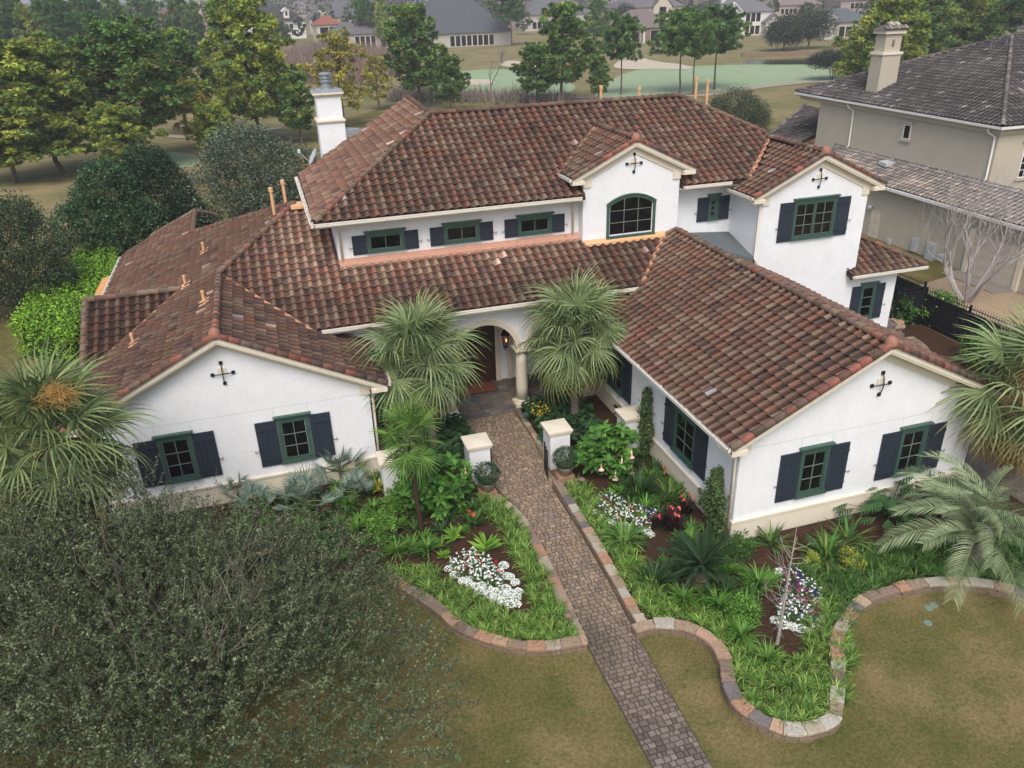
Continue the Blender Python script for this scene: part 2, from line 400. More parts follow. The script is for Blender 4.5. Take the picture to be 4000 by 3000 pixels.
def shuttered(W, a0, a1, z0, z1, sw, cols, rows, root=None, double=False):
    root = root or villa
    shutter(W, a0, a0+sw, z0, z1, -1, root); shutter(W, a1-sw, a1, z0, z1, 1, root)
    window(W, a0+sw+.01, a1-sw-.01, z0+.06, z1-.02, cols, rows, root, double)

def cross(W, a, z, root):
    t = obj('iron_cross', None, root)
    m = M()
    for s in (-1, 1):
        m.tube([W.p(a+s*.29, z-.02, .03), W.p(a+s*.22, z-.01, .09), W.p(a+s*.1, z, .11), W.p(a, z, .115)], .017, 5)
        m.tube([W.p(a, z+s*.33, .03), W.p(a, z+s*.25, .08), W.p(a, z+s*.1, .12), W.p(a, z, .125)], .017, 5)
        W.box(m, a+s*.30-.05, a+s*.30+.05, z-.07, z+.03, .004, .05); W.box(m, a-.05, a+.05, z+s*.34-.05, z+s*.34+.05, .004, .05)
    m.build('cross_bar', IRON, t)
    m = M(); W.box(m, a-.14, a+.12, z-.02, z+.17, .002, .035); m.build('vent_block', CREAM, t)

def gutter(p0, p1, out, root=None, h=.12, w=.13, m=None, brackets=True, name='gutter'):
    """open channel along p0-p1 (top outer edge level), 'out' = horizontal outward direction"""
    p0 = np.array(p0, float); p1 = np.array(p1, float); o = np.array((*out, 0.)); up = np.array([0, 0, 1.]); m = m or GUTTER
    g = M(); d = p1-p0
    def bar(i0, i1, z0, z1): g.hexa([p0+o*i0+up*z0, p1+o*i0+up*z0, p1+o*i1+up*z0, p0+o*i1+up*z0, p0+o*i0+up*z1, p1+o*i0+up*z1, p1+o*i1+up*z1, p0+o*i1+up*z1])
    bar(0, .015, -h, -.01); bar(w-.015, w, -h*.8, 0); bar(w-.03, w+.012, -.018, .004); bar(.015, w-.015, -h, -h+.012)
    u = d/np.linalg.norm(d)
    for q, s in ((p0, 1), (p1, -1)): g.hexa([q, q+u*s*.012, q+u*s*.012+o*w, q+o*w, q-up*h, q+u*s*.012-up*h, q+u*s*.012+o*w-up*h*.8, q+o*w-up*h*.8])
    go = g.build(name, m, root or villa)
    if brackets:
        L = np.linalg.norm(d); n = int(L/.75)
        for i in range(1, n):
            b = M(); c = p0+d*i/n; b.hexa([c-u*.012, c+u*.012, c+u*.012+o*w, c-u*.012+o*w, c-u*.012-up*.03, c+u*.012-up*.03, c+u*.012+o*w-up*.03, c-u*.012+o*w-up*.03]); b.build('bracket', m, go)
    return go
def downspout(pts, root=None, r=.05, m=None):
    k = M(); k.tube(pts, r, 6); k.build('downspout', m or CREAM, root or villa, True)

def gable_trim(cx, y, zf, half, m, of, name_root, ret=True):
    """rake boards, soffit, frieze and cornice returns of a front gable; wall plane y"""
    g = M()
    for s in (-1, 1):
        P = lambda t, dz: (cx+s*t, zf-m*t+dz)
        def strip(t0, t1, za, zb, ya, yb):
            q = [P(t0, za), P(t1, za), P(t1, zb), P(t0, zb)]
            g.hexa([(x, ya, z) for x, z in q]+[(x, yb, z) for x, z in q])
        strip(0, half, -.17, -.0, y-of, y-of+.03)          # fascia
        strip(0, half-.02, -.23, -.172, y-of+.025, y-.002)  # soffit
        strip(0, half-.42, -.50, -.232, y-.04, y-.001)     # frieze
        strip(0, half-.42, -.30, -.234, y-.075, y-.041)
        if ret:                                            # boxed return and corner block
            x0 = cx+s*(half-.50); x1 = cx+s*half; zt = zf-m*half
            g.box((min(x0, x1), y-of+.031, zt-.24), (max(x0, x1), y-.003, zt-.06)); g.box((min(x0, x1)-.0, y-of-.012, zt-.225), (max(x0, x1), y-of+.03, zt-.11))
            a = cx+s*(half-.53); b = cx+s*(half-.86); g.box((min(a, b), y-.055, zt-.40), (max(a, b), y-.002, zt+.10))
    g.build('rake_trim', CREAM, name_root)

# ---- walls ---------------------------------------------------------------
def gable_wall(name, x0, x1, y, cx, zf, m, zb, yb):
    """front gabled block: prism running back to yb"""
    g = M(); e = lambda x: zf-.10-m*abs(x-cx)
    g.extr([(x0, y, zb), (x1, y, zb), (x1, y, e(x1)), (cx, y, e(cx)), (x0, y, e(x0))], (0, yb-y, 0)); return g.build(name, STUCCO, villa)
gable_wall('right_wing_wall', 0, 8.2, 0, 4.10, 5.92, .495, .02, 12.0)
gable_wall('left_wing_wall', -17.7, -9.24, 7.16, -13.47, 6.02, .495, .02, 13.0)
def block(name, a, b, m=None): g = M(); g.box(a, b); return g.build(name, m or STUCCO, villa)
block('upper_wall', (-9.255, 12.668, 5.0), (6.985, 22.3, 7.66))
g = M(); e = lambda x: 9.49-.478*abs(x-2.21); g.extr([(.16, 12.19, 4.6), (4.26, 12.19, 4.6), (4.26, 12.19, e(4.26)), (2.21, 12.19, e(2.21)), (.16, 12.19, e(.16))], (0, 3.3, 0)); g.build('centre_gable_wall', STUCCO, villa)
g = M(); e = lambda x: 8.69-.478*abs(x-9.5); g.extr([(6.99, 10.55, 0), (11.98, 10.55, 0), (11.98, 10.55, e(11.98)), (9.5, 10.55, e(9.5)), (6.99, 10.55, e(6.99))], (0, 11, 0)); g.build('right_gable_wall', STUCCO, villa)
block('side_addition_wall', (11.981, 10.60, 0), (14.30, 17.0, 3.5))
block('rear_wing_wall', (-18.2, 13.02, 0), (-9.26, 26.0, 3.4))
block('entry_rear_wall', (-9.239, 13.0, .02), (-.001, 13.3, 5.2))
block('side_gable_wall', (-18.1, 10.3, 0), (-17.71, 17, 3.4))
# upper gable of the left cross wing
g = M(); g.extr([(-18.0, 10.9, 3.3), (-18.0, 16.8, 3.3), (-18.0, 13.86, 5.05)], (.25, 0, 0)); g.build('cross_gable_wall', STUCCO, villa)

# plinth bands
def band(W, a0, a1):
    W.box(pl, a0, a1, .16, .82, .002, .05); W.box(pl, a0-.02, a1+.02, .82, .885, .002, .085); W.box(pl, a0, a1, .79, .819, .002, .065)
fW2 = front(0, 0); lW2 = left(10.35, 0); fW1 = front(-17.7, 7.16)
W1r = Wall((-9.24, 7.16, 0), (0, 1), (1, 0))
for W, a, b in ((fW2, -.05, 8.2), (lW2, 0, 10.297), (fW1, 0, 8.51), (W1r, -.048, 3.2)):
    pl = M(); band(W, a, b); pl.build('plinth_band', CREAM, villa); cb = M(); W.box(cb, a+.01, b, -.1, .158, .003, .03); cb.build('concrete_footing', CONC, villa)
# cream corner strips and control joints
jn = M(); J = (.45, .45, .45)
for W, a0, a1 in ((fW2, .02, 8.1), (fW1, .2, 8.3)):
    W.box(jn, a0, a1, 3.255, 3.263, .0, .004)
for W, xs in ((fW2, (1.98, 3.02, 5.43, 6.47)), (fW1, (1.9, 2.95, 5.43, 6.48))):
    for x in xs: W.box(jn, x, x+.007, 2.98, 3.254, .0, .004)
jn.build('control_joint', mat('joint', (.42, .42, .42), .9, 0), villa)

# ---- windows -------------------------------------------------------------
z0, z1 = 1.226, 2.826
shuttered(fW2, 1.328, 3.628, z0, z1, .66, 2, 3); shuttered(fW2, 4.773, 7.069, z0, z1, .66, 2, 3)
shuttered(fW1, -12.904+17.7, -10.562+17.7, z0, z1, .66, 2, 3); shuttered(fW1, -16.46+17.7, -14.12+17.7, z0, z1, .66, 2, 3)
shuttered(lW2, 10.35-4.34, 10.35-1.65, z0, z1, .68, 2, 3); shuttered(lW2, 10.35-9.62, 10.35-6.95, z0, z1, .68, 2, 3)
fU = front(0, 12.668)
for x in (-8.708, -5.805, -2.885): shuttered(fU, x, x+2.46, 6.206, 6.925, .53, 2, 1)
shuttered(front(0, 12.668), 5.404, 6.88, 5.95, 6.95, .50, 1, 3)
fC = front(0, 12.19); window(fC, 1.157, 3.242, 5.86, 7.52, 3, 3, villa, arch=.34, label='arched green window in the centre gable')
fG = front(0, 10.55); shuttered(fG, 7.87, 11.15, 5.37, 6.96, .65, 2, 3, double=True)
fA = front(0, 10.60); shuttered(fA, 12.05, 13.75, 1.30, 2.92, .46, 1, 3)
cross(fW2, 4.32, 4.58, villa); cross(fW1, -13.5+17.7, 4.70, villa); cross(fC, 2.24, 8.72, villa); cross(fG, 9.52, 7.80, villa)
gable_trim(4.10, 0, 5.92, 4.66, .495, .42, villa); gable_trim(-13.47, 7.16, 6.02, 4.79, .495, .42, villa)
gable_trim(2.21, 12.19, 9.59, 2.59, .478, .26, villa); gable_trim(9.5, 10.55, 8.79, 3.02, .478, .28, villa)

# ---- roof ----------------------------------------------------------------
rf = Roof(villa, 'roof', TILE, PAL)
def nz(P, s=.5, seed=0):
    return .5+.5*np.sin(P[:, 0]*s*1.3+seed+np.sin(P[:, 1]*s*.9+seed*2)*1.7)*np.cos(P[:, 1]*s*1.1+seed+P[:, 0]*s*.4)
tL = lambda P: .66+.16*nz(P, .6, 1)
tW2 = lambda P: .92+.22*nz(P, .5, 2)
tF = lambda P: np.clip(.72+.28*nz(P, .5, 3)+.75*np.clip((P[:, 1]-10.6)/1.6, 0, 1)*(P[:, 0] < .4)*np.clip((P[:, 0]+13.2)/2.5, .1, 1)+.55*np.exp(-(P[:, 0]+9.8)**2*1.2)*(P[:, 1] > 12.6), .6, 1.85)
tM = lambda P: .92+.22*nz(P, .5, 4)
tML = lambda P: 1.05+.25*nz(P, .6, 5)
tG = lambda P: .85+.2*nz(P, .7, 6)
rf.plane((-.56, 0, 3.61), (1, 0), .495, [[(-.56, -.40), (4.1, -.40), (4.1, 9.67), (-.56, 9.67)], [(1.5, 9.67), (4.1, 9.67), (4.1, 12.18), (3.76, 12.18)], [(-.56, 9.67), (1.5, 9.67), (1.5, 10.4), (-.56, 10.4)]], tW2)
rf.plane((8.76, 0, 3.61), (-1, 0), .495, [[(8.76, -.40), (4.1, -.40), (4.1, 10.53), (8.76, 10.53)]], tW2)
zl = 6.02+.495*(-18.81+13.47)
rf.plane((-18.81, 0, zl), (1, 0), .495, [[(-18.81, 6.76), (-13.47, 6.76), (-13.47, 10.1), (-18.81, 10.1)], [(-18.76, 10.1), (-13.47, 10.1), (-13.47, 12.8), (-12.41, 13.86), (-15.0, 13.86)],
    [(-15, 13.86), (-12.41, 13.86), (-10.45, 16.1), (-17.24, 16.1)], [(-17.24, 16.1), (-10.45, 16.1), (-14.9, 21.74), (-18.78, 21.74), (-18.81, 17.6)], [(-18.78, 21.74), (-14.9, 21.74), (-15.0, 26.2), (-17.29, 26.74), (-18.78, 26.35)]], tL)
rf.plane((-8.68, 0, 6.02-.495*4.79), (-1, 0), .495, [[(-8.68, 6.76), (-13.47, 6.76), (-13.47, 9.67), (-8.68, 9.67)], [(-10.67, 9.67), (-13.47, 9.67), (-13.47, 12.8)], [(-8.68, 9.67), (-10.67, 9.67), (-10.67, 10.34), (-8.68, 10.34)]], tL)
rf.plane((0, 9.67, 4.634), (0, 1), .442, [[(-10.67, 9.67), (1.5, 9.67), (3.76, 12.18), (-12.92, 12.18)], [(-12.92, 12.18), (.15, 12.18), (.15, 12.66), (-13.35, 12.66)], [(-13.35, 12.66), (-9.26, 12.66), (-9.26, 16.1), (-10.45, 16.1), (-13.47, 12.8)]], tF)
rf.plane((0, 10.3, 5.26-.495*3.56), (0, 1), .495, [[(-18.15, 13.86), (-15.0, 13.86), (-18.15, 10.73)]], lambda P: .55+.1*nz(P, .6, 7))
rf.plane((0, 11.91, 7.694), (0, 1), .477, [[(-10, 11.91), (.15, 11.91), (.15, 13.8), (-8.11, 13.8)], [(-8.11, 13.8), (.16, 13.8), (2.21, 15.88), (-6.03, 15.88)], [(-6.03, 15.88), (8.29, 15.88), (6.81, 17.36), (-4.55, 17.36)],
    [(4.27, 11.91), (7.28, 11.91), (9.17, 13.8), (4.27, 13.8)], [(4.26, 13.8), (9.17, 13.8), (9.57, 14.2), (9.57, 14.6), (8.29, 15.88), (2.21, 15.88)]], tM)
rf.plane((-10, 0, 7.694), (1, 0), .477, [[(-10, 11.91), (-4.55, 17.36), (-4.4, 23.0), (-9.95, 20.5)]], tML)
rf.plane((-.38, 0, 8.352), (1, 0), .478, [[(-.38, 11.95), (2.21, 11.95), (2.21, 15.88), (-.38, 13.29)]], tG)
rf.plane((4.80, 0, 8.352), (-1, 0), .478, [[(4.8, 11.95), (2.21, 11.95), (2.21, 15.88), (4.8, 13.29)]], tG)
rf.plane((6.48, 0, 7.35), (1, 0), .478, [[(6.48, 10.29), (9.5, 10.29), (9.5, 14.4), (7.28, 12.1), (6.48, 12.1)]], tG)
rf.plane((12.52, 0, 7.35), (-1, 0), .478, [[(12.52, 10.29), (9.5, 10.29), (9.5, 14.5), (12.52, 17.4)]], tG)
rf.plane((0, 10.2, 3.56), (0, 1), .48, [[(11.55, 10.2), (12.0, 10.2), (12.0, 10.56), (11.55, 10.56)], [(12.0, 10.2), (15.4, 10.2), (12.0, 13.5)]], lambda P: .8+.2*nz(P, .8, 3))
# hidden rear slopes
rf.plane((0, 22.8, 7.694), (0, -1), .477, [[(-4.3, 17.36), (6.81, 17.36), (12.2, 22.8), (-4.3, 22.8)]], tM, tiles=False)
rf.plane((1.0, 0, 7.7), (-1, 0), .477, [[(-4.45, 17.4), (1, 17.4), (1, 23), (-4.45, 23)]], tM, tiles=False)
rf.plane((12.26, 0, 7.694), (-1, 0), .477, [[(6.81, 17.36), (9.57, 14.6), (12.2, 17.4), (12.2, 22.8)]], tM, tiles=False)
rf.plane((15.4, 0, 3.56), (-1, 0), .48, [[(15.4, 10.2), (12.0, 13.5), (12.0, 17), (15.4, 17)]], tM, tiles=False)
rf.plane((0, 17.5, 3.5), (0, -1), .495, [[(-18.15, 13.86), (-15.0, 13.86), (-18.15, 17.0)]], tM, tiles=False)
rp = rf.finish(300)
cp = .04
# ridges, hips and rakes
def ridge(*a, **k): barrels(rp, *a, **k)
ridge((4.1, -.40, 5.92+cp), (4.1, 11.9, 5.92+cp)); ridge((-13.47, 6.76, 6.02+cp), (-13.47, 12.8, 6.02+cp)); ridge((-13.47, 12.8, 6.02+cp), (-10.45, 16.1, 7.46+cp))
ridge((-10.45, 16.1, 7.46+cp), (-14.9, 21.74, 5.31+cp)); ridge((-14.9, 21.74, 5.31+cp), (-15.0, 26.2, 5.25+cp)); ridge((-15.0, 26.2, 5.25+cp), (-14.2, 27.6, 4.7)); ridge((-18.2, 13.86, 5.26+cp), (-15.0, 13.86, 5.26+cp))
ridge((-9.98, 11.95, 7.72), (-4.55, 17.36, 10.29+cp)); ridge((-4.55, 17.36, 10.29+cp), (-4.4, 23.0, 10.36+cp)); ridge((-4.55, 17.36, 10.29+cp), (6.81, 17.36, 10.29+cp)); ridge((9.5, 14.5, 8.95), (6.81, 17.36, 10.29+cp))
ridge((2.21, 11.95, 9.59+cp), (2.21, 15.88, 9.59+cp)); ridge((9.5, 10.29, 8.79+cp), (9.5, 14.5, 8.79+cp)); ridge((15.38, 10.22, 3.6), (12.0, 13.5, 5.18)); ridge((-15.0, 26.2, 5.25+cp), (-17.29, 26.74, 4.14))
def rake(cx, y, zf, half, m, **k):
    for s in (-1, 1): barrels(rp, (cx+s*half, y, zf-m*half-.01), (cx, y, zf+.0), 'rake_tile', .135, .355, -.015, red=.28, **k)
    m2 = M(); m2.lathe([(.001, -.13), (.15, -.12), (.175, .0), (.15, .12), (.07, .20)], (cx, y+.04, zf+.04), 12, (.34, .17, .12)); m2.build('ridge_end_cap', TILE, rp, True)
rake(4.1, -.36, 5.94, 4.66, .495); rake(-13.47, 6.80, 6.04, 4.79, .495); rake(2.21, 11.99, 9.61, 2.59, .478); rake(9.5, 10.33, 8.81, 3.02, .478)
barrels(rp, (-18.17, 10.7, 3.74), (-18.17, 13.86, 5.30), 'rake_tile', .12, .355, 0)
# valleys
flashing(rp, (-10.6, 9.6, 4.64), (-13.4, 12.74, 6.0)); flashing(rp, (-18.7, 10.2, 3.44), (-15.0, 13.86, 5.27)); flashing(rp, (1.56, 9.7, 4.68), (3.70, 12.12, 5.76))
flashing(rp, (-.36, 13.3, 8.37), (2.15, 15.83, 9.57)); flashing(rp, (7.25, 11.95, 7.75), (9.42, 14.1, 8.76))
# flashing along the foot of the upper wall, and painted band under the centre gable
fm = mat('terracotta_paint', (.52, .29, .21), .85, .15, 5, bump=.1)
m = M(); m.prism([(-9.26, 12.36), (.14, 12.36), (.14, 12.667), (-9.26, 12.667)], lambda x, y: 4.634+.442*(y-9.67)+.04, lambda x, y: 4.634+.442*(y-9.67)+.14); m.box((-9.25, 12.63, 5.9), (.14, 12.665, 6.10)); m.build('wall_flashing', fm, rp)
m = M(); m.prism([(.2, 11.93), (3.6, 11.93), (3.75, 12.18), (.2, 12.18)], lambda x, y: 4.634+.442*(y-9.67)+.04, lambda x, y: 4.634+.442*(y-9.67)+.145); m.box((.17, 12.14, 5.72), (3.9, 12.187, 5.86)); m.build('wall_flashing', PEACH, rp)
m = M(); m.prism([(-10.6, 15.55), (-9.3, 15.55), (-9.3, 16.25), (-10.6, 16.25)], lambda x, y: 7.42, lambda x, y: 7.62-.25*abs(y-16)); m.build('ridge_flashing', PEACH, rp)
m = M(); m.add([(4.25, 9.6, 5.86), (6.99, 10.54, 4.80), (6.99, 12.66, 5.38), (4.26, 12.66, 5.62), (4.25, 9.6, 5.3), (6.99, 10.54, 4.3), (6.99, 12.66, 4.3), (4.26, 12.66, 5.1)], M.BF); m.build('flat_roof_membrane', MEMB, rp)
# orange paint patches and tile vents
for (x, y, z, col) in ((-14.18, 17.19, 5.67, PEACH), (-13.93, 10.6, 5.80, PEACH), (-16.4, 10.81, 4.57, PEACH), (-14.76, 13.9, 5.40, PEACH)):
    v = M(); s = .495; q = lambda a, b, h: (x+a, y+b, z+a*s+h)
    pts = [(-.17, -.3), (-.12, -.1), (-.19, .12), (-.05, .3), (.16, .28), (.19, .05), (.13, -.12), (.17, -.27)]
    v.prism([(x+a, y+b) for a, b in pts], lambda X, Y: z+(X-x)*s+.02, lambda X, Y: z+(X-x)*s+.085)
    v.tube([q(0, 0, .05), q(0, 0, .36)], .05, 8); v.tube([q(0, 0, .34), q(0, 0, .42)], .062, 8); v.build('roof_vent', PEACH, rp)
for (x, y, z, h) in ((-11.24, 16.0, 7.05, 1.05), (-10.75, 16.5, 7.20, 1.05)):
    v = M(); v.tube([(x, y, z), (x, y, z+h)], .065, 10); v.lathe([(.09, 0), (.09, .16), (.05, .17)], (x, y, z+h-.02), 10); v.box((x-.2, y-.2, z-.05), (x+.2, y+.2, z+.05)); v.build('vent_pipe', PEACH, villa)
for (x, y, z, h) in ((3.13, 17.6, 10.2, .65), (7.75, 17.6, 9.7, 1.25), (8.1, 17.2, 9.6, 1.25), (5.0, 17.7, 10.25, .45)):
    v = M(); v.tube([(x, y, z), (x, y, z+h)], .06, 10); v.lathe([(.085, 0), (.085, .14), (.05, .15)], (x, y, z+h-.02), 10); v.build('vent_pipe', PEACH, villa)
# tin-stained black pieces and spare tiles omitted; corrugated orange roof at the far left
m = M()
for i in range(9): m.tube([(-19.4, 20.9+i*.33, 3.1), (-18.9, 20.9+i*.33, 3.2), (-17.9, 20.9+i*.33, 3.2)], .12, 6, (.55, .30, .12))
m.build('corrugated_lean_to_roof', PLAIN, villa)
# ---- gutters and spouts ---------------------------------------------------
gutter((-.57, -.40, 3.66), (-.57, 9.3, 3.66), (-1, 0)); gutter((-10.35, 9.66, 4.65), (1.75, 9.66, 4.65), (0, -1))
gutter((-10.0, 11.90, 7.70), (-.02, 11.90, 7.70), (0, -1)); gutter((4.28, 11.90, 7.70), (6.4, 11.90, 7.70), (0, -1)); gutter((-10.01, 11.79, 7.70), (-10.01, 20.4, 7.70), (-1, 0))
gutter((6.47, 10.29, 7.38), (6.47, 12.1, 7.38), (-1, 0)); gutter((-.39, 11.95, 8.37), (-.39, 13.2, 8.37), (-1, 0)); gutter((11.6, 10.19, 3.60), (15.4, 10.19, 3.60), (0, -1)); gutter((-18.82, 17.8, 3.40), (-18.82, 26.3, 3.40), (-1, 0))
gutter((-8.67, 6.78, 3.69), (-8.67, 9.4, 3.69), (1, 0))
sf = M()
sf.box((-9.95, 11.95, 7.50), (.1, 12.66, 7.56)); sf.box((-9.95, 11.93, 7.50), (.1, 11.96, 7.62)); sf.box((-9.97, 11.97, 7.50), (-9.26, 20.3, 7.56)); sf.box((4.3, 11.95, 7.50), (6.95, 12.66, 7.56)); sf.box((-.54, -.3, 3.44), (-.01, 10.3, 3.50)); sf.box((-10.6, 9.69, 4.42), (1.2, 10.33, 4.48))
sf.box((6.5, 10.3, 7.14), (6.98, 12.4, 7.19)); sf.box((11.6, 10.21, 3.42), (15.2, 10.59, 3.47)); sf.build('soffit', CREAM, villa)
downspout([(-9.15, 12.0, 7.56), (-9.15, 12.05, 7.42), (-9.12, 12.58, 7.20), (-9.12, 12.60, 6.05)]); downspout([(-.25, 11.95, 7.56), (-.22, 12.3, 7.36), (-.1, 12.58, 7.2), (-.1, 12.60, 6.05)])
downspout([(6.6, 10.5, 7.26), (6.65, 10.5, 7.12), (6.9, 10.49, 6.98), (6.92, 10.5, 4.85), (6.92, 10.3, 4.72)]); downspout([(-.64, .15, 3.55), (-.6, .1, 3.38), (-.12, .06, 3.25), (-.09, .05, .0)]); downspout([(-8.6, 7.35, 3.56), (-8.7, 7.4, 3.4), (-9.12, 7.3, 3.2), (-9.17, 7.2, .1)])
downspout([(12.4, 10.5, 7.26), (12.2, 10.6, 7.05), (12.04, 10.8, 6.9), (12.04, 10.8, 5.3)])
# ---- chimney ---------------------------------------------------------------
ch = obj('chimney', None, villa); cx, cy = -8.17, 21.5
m = M(); m.box((cx-.58, cy, 6.5), (cx+.58, cy+1.1, 9.78)); m.box((cx-.54, cy+.03, 9.78), (cx+.54, cy+1.07, 10.95)); m.build('shaft', STUCCO, ch)
m = M()
for a, z, h in ((.60, 9.70, .05), (.64, 9.75, .06), (.59, 9.81, .04), (.57, 10.80, .05), (.62, 10.85, .05), (.67, 10.90, .08)): m.box((cx-a, cy+.55-a, z), (cx+a, cy+.55+a, z+h))
m.build('moulding', CREAM, ch)
m = M(); m.box((cx-.66, cy-.11, 10.982), (cx+.66, cy+1.21, 11.02)); m.prism([(cx-.5, cy+.05), (cx+.5, cy+.05), (cx+.5, cy+1.05), (cx-.5, cy+1.05)], 11.02, 11.07); m.build('cap_sheet', LEAD, ch)
m = M(); m.lathe([(.20, 0), (.20, .32), (.27, .33), (.27, .37), (.2, .38), (.18, .46), (.27, .47), (.27, .51), (.18, .52), (.16, .62), (.28, .63), (.28, .67), (.1, .73)], (cx, cy+.5, 11.05), 20); m.build('flue', mat('galvanised_steel', (.36, .40, .43), .45, .2, 8, metal=.5), ch)
m = M(); m.prism([(cx+.57, cy-.1), (cx+1.3, cy+.2), (cx+.57, cy+1.0)], 9.05, 9.35); m.build('cricket', LEAD, ch)
# satellite dish on the back eave
ds = thing('satellite_dish', 'small grey satellite dish on the eave below the white chimney', 'satellite dish')
m = M(); c = np.array((-9.25, 20.9, 8.45)); K = 12
n0 = np.array([-.75, -.1, .45]); n0 /= np.linalg.norm(n0); a = np.cross(n0, (0, 0, 1)); a /= np.linalg.norm(a); b = np.cross(n0, a)
V = [c-n0*.08]+[c+(a*math.cos(t)*r+b*math.sin(t)*r*1.1)+n0*(r*r*.35-.08) for r in (.17, .35) for t in np.linspace(0, 2*math.pi, K, endpoint=False)]
F = [(0, 1+i, 1+(i+1) % K) for i in range(K)]+[(1+i, 1+K+i, 1+K+(i+1) % K, 1+(i+1) % K) for i in range(K)]
m.add(V, F, (.45, .47, .5)); m.build('reflector', PLAIN, ds, True)
m = M(); m.tube([c-n0*.05+(0, 0, -.1), c+np.array((0, 0, -.45)), (-9.2, 20.7, 7.9)], .02, 6, (.4, .42, .45)); m.tube([c+(0, 0, -.4), c+n0*.62+(0, 0, -.12)], .015, 5, (.4, .42, .45)); m.box(c+n0*.62+(-.05, -.03, -.14), c+n0*.62+(.05, .03, .02), (.7, .7, .7)); m.build('arm', PLAIN, ds)

# ---- entry arcade ----------------------------------------------------------
YF = 10.35
xs = [-8.86, -5.92, -2.99, -.06]; rA = 1.22; zsp = 2.48
ar = M()
for i in range(3):
    c = (xs[i]+xs[i+1])/2; K = 16
    P = [(c+rA*math.cos(t), zsp+rA*math.sin(t)) for t in np.linspace(math.pi, 0, K+1)]
    for k in range(K):
        (xa, za), (xb, zb) = P[k], P[k+1]
        ar.hexa([(xa, YF, za), (xb, YF, zb), (xb, YF+.45, zb), (xa, YF+.45, za), (xa, YF, 4.45), (xb, YF, 4.45), (xb, YF+.45, 4.45), (xa, YF+.45, 4.45)])
    for (u0, u1) in ((xs[i], c-rA), (c+rA, xs[i+1])): ar.box((u0, YF, zsp), (u1, YF+.45, 4.45))
ar.box((-10.6, YF, zsp), (-8.86, YF+.45, 4.6)); ar.box((-9.24, YF, .02), (-8.86, YF+.45, zsp))
ar.build('arcade_wall', STUCCO, villa)
m = M(); m.prism([(-9.2, YF), (0, YF), (0, 13.0), (-9.2, 13.0)], 4.30, 4.36); m.build('porch_ceiling', STUCCO, villa)
for i in range(3):
    c = (xs[i]+xs[i+1])/2; m = M(); K = 18
    for (r0, r1, d) in ((rA-.005, rA+.07, .05), (rA+.07, rA+.15, .08), (rA+.15, rA+.19, .05)):
        for k in range(K):
            t, t2 = math.pi*(1-k/K), math.pi*(1-(k+1)/K)
            q = [(c+r*math.cos(a), zsp+r*math.sin(a)) for r, a in ((r0, t), (r0, t2), (r1, t2), (r1, t))]
            m.hexa([(x, YF-.001, z) for x, z in q]+[(x, YF-d, z) for x, z in q])
    m.build('arch_moulding', CREAM, villa)
for x in xs[1:3]+[-.30]:
    cl = obj('column', None, villa); y = YF+.22
    m = M(); m.lathe([(.23, .30), (.235, .8), (.232, 1.3), (.215, 1.9), (.19, 2.28)], (x, y, 0), 24); m.build('shaft', CREAM, cl, True)
    m = M(); m.box((x-.33, y-.33, .02), (x+.33, y+.33, .14)); m.lathe([(.31, .14), (.32, .17), (.31, .21), (.27, .22), (.28, .26), (.25, .30)], (x, y, 0), 24); m.build('base', CREAM, cl)
    m = M(); m.lathe([(.19, 2.28), (.23, 2.30), (.23, 2.33), (.2, 2.35), (.27, 2.41)], (x, y, 0), 24); m.box((x-.31, y-.31, 2.41), (x+.31, y+.31, zsp-.002)); m.build('capital', CREAM, cl)
# front door with surround
dr = obj('front_door', None, villa); fD = front(0, 13.0)
for (a0, a1) in ((-5.38, -4.45), (-4.44, -3.5)):
    m = M(); fD.box(m, a0, a1, .06, 2.55, .0, .06)
    for (b0, b1) in ((.2, .95), (1.1, 1.7), (1.85, 2.35)): fD.box(m, a0+.14, a1-.14, b0, b1, .061, .09)
    m.build('leaf', WOODM, dr)
m = M(); fD.box(m, -5.5, -5.39, .03, 2.7, 0, .1); fD.box(m, -3.49, -3.38, .03, 2.7, 0, .1); fD.box(m, -5.5, -3.38, 2.7, 2.8, 0, .1); m.build('door_frame', WOODM, dr)
m = M(); m.tube([(-4.36, 12.9, 1.15), (-4.34, 12.86, 1.0), (-4.36, 12.9, .85)], .015, 6); m.build('handle', IRON, dr)
pm = M()
for a0, a1 in ((-3.375, -3.16), (-5.72, -5.505), (-2.85, -2.63), (-6.26, -6.04)):
    fD.box(pm, a0, a1, .02, 2.75, .0, .10); fD.box(pm, a0+.05, a1-.05, .2, 2.6, .1, .135)
for c in (-4.445,):
    for k in range(12):
        t, t2 = math.pi*(1-k/12), math.pi*(1-(k+1)/12); q = [(c+r*math.cos(a)*1.28, 2.81+r*math.sin(a)*.9) for r, a in ((.9, t), (.9, t2), (1.05, t2), (1.05, t))]
        pm.hexa([fD.p(x, z, .0) for x, z in q]+[fD.p(x, z, .11) for x, z in q])
pm.build('pilaster', CREAM, villa)
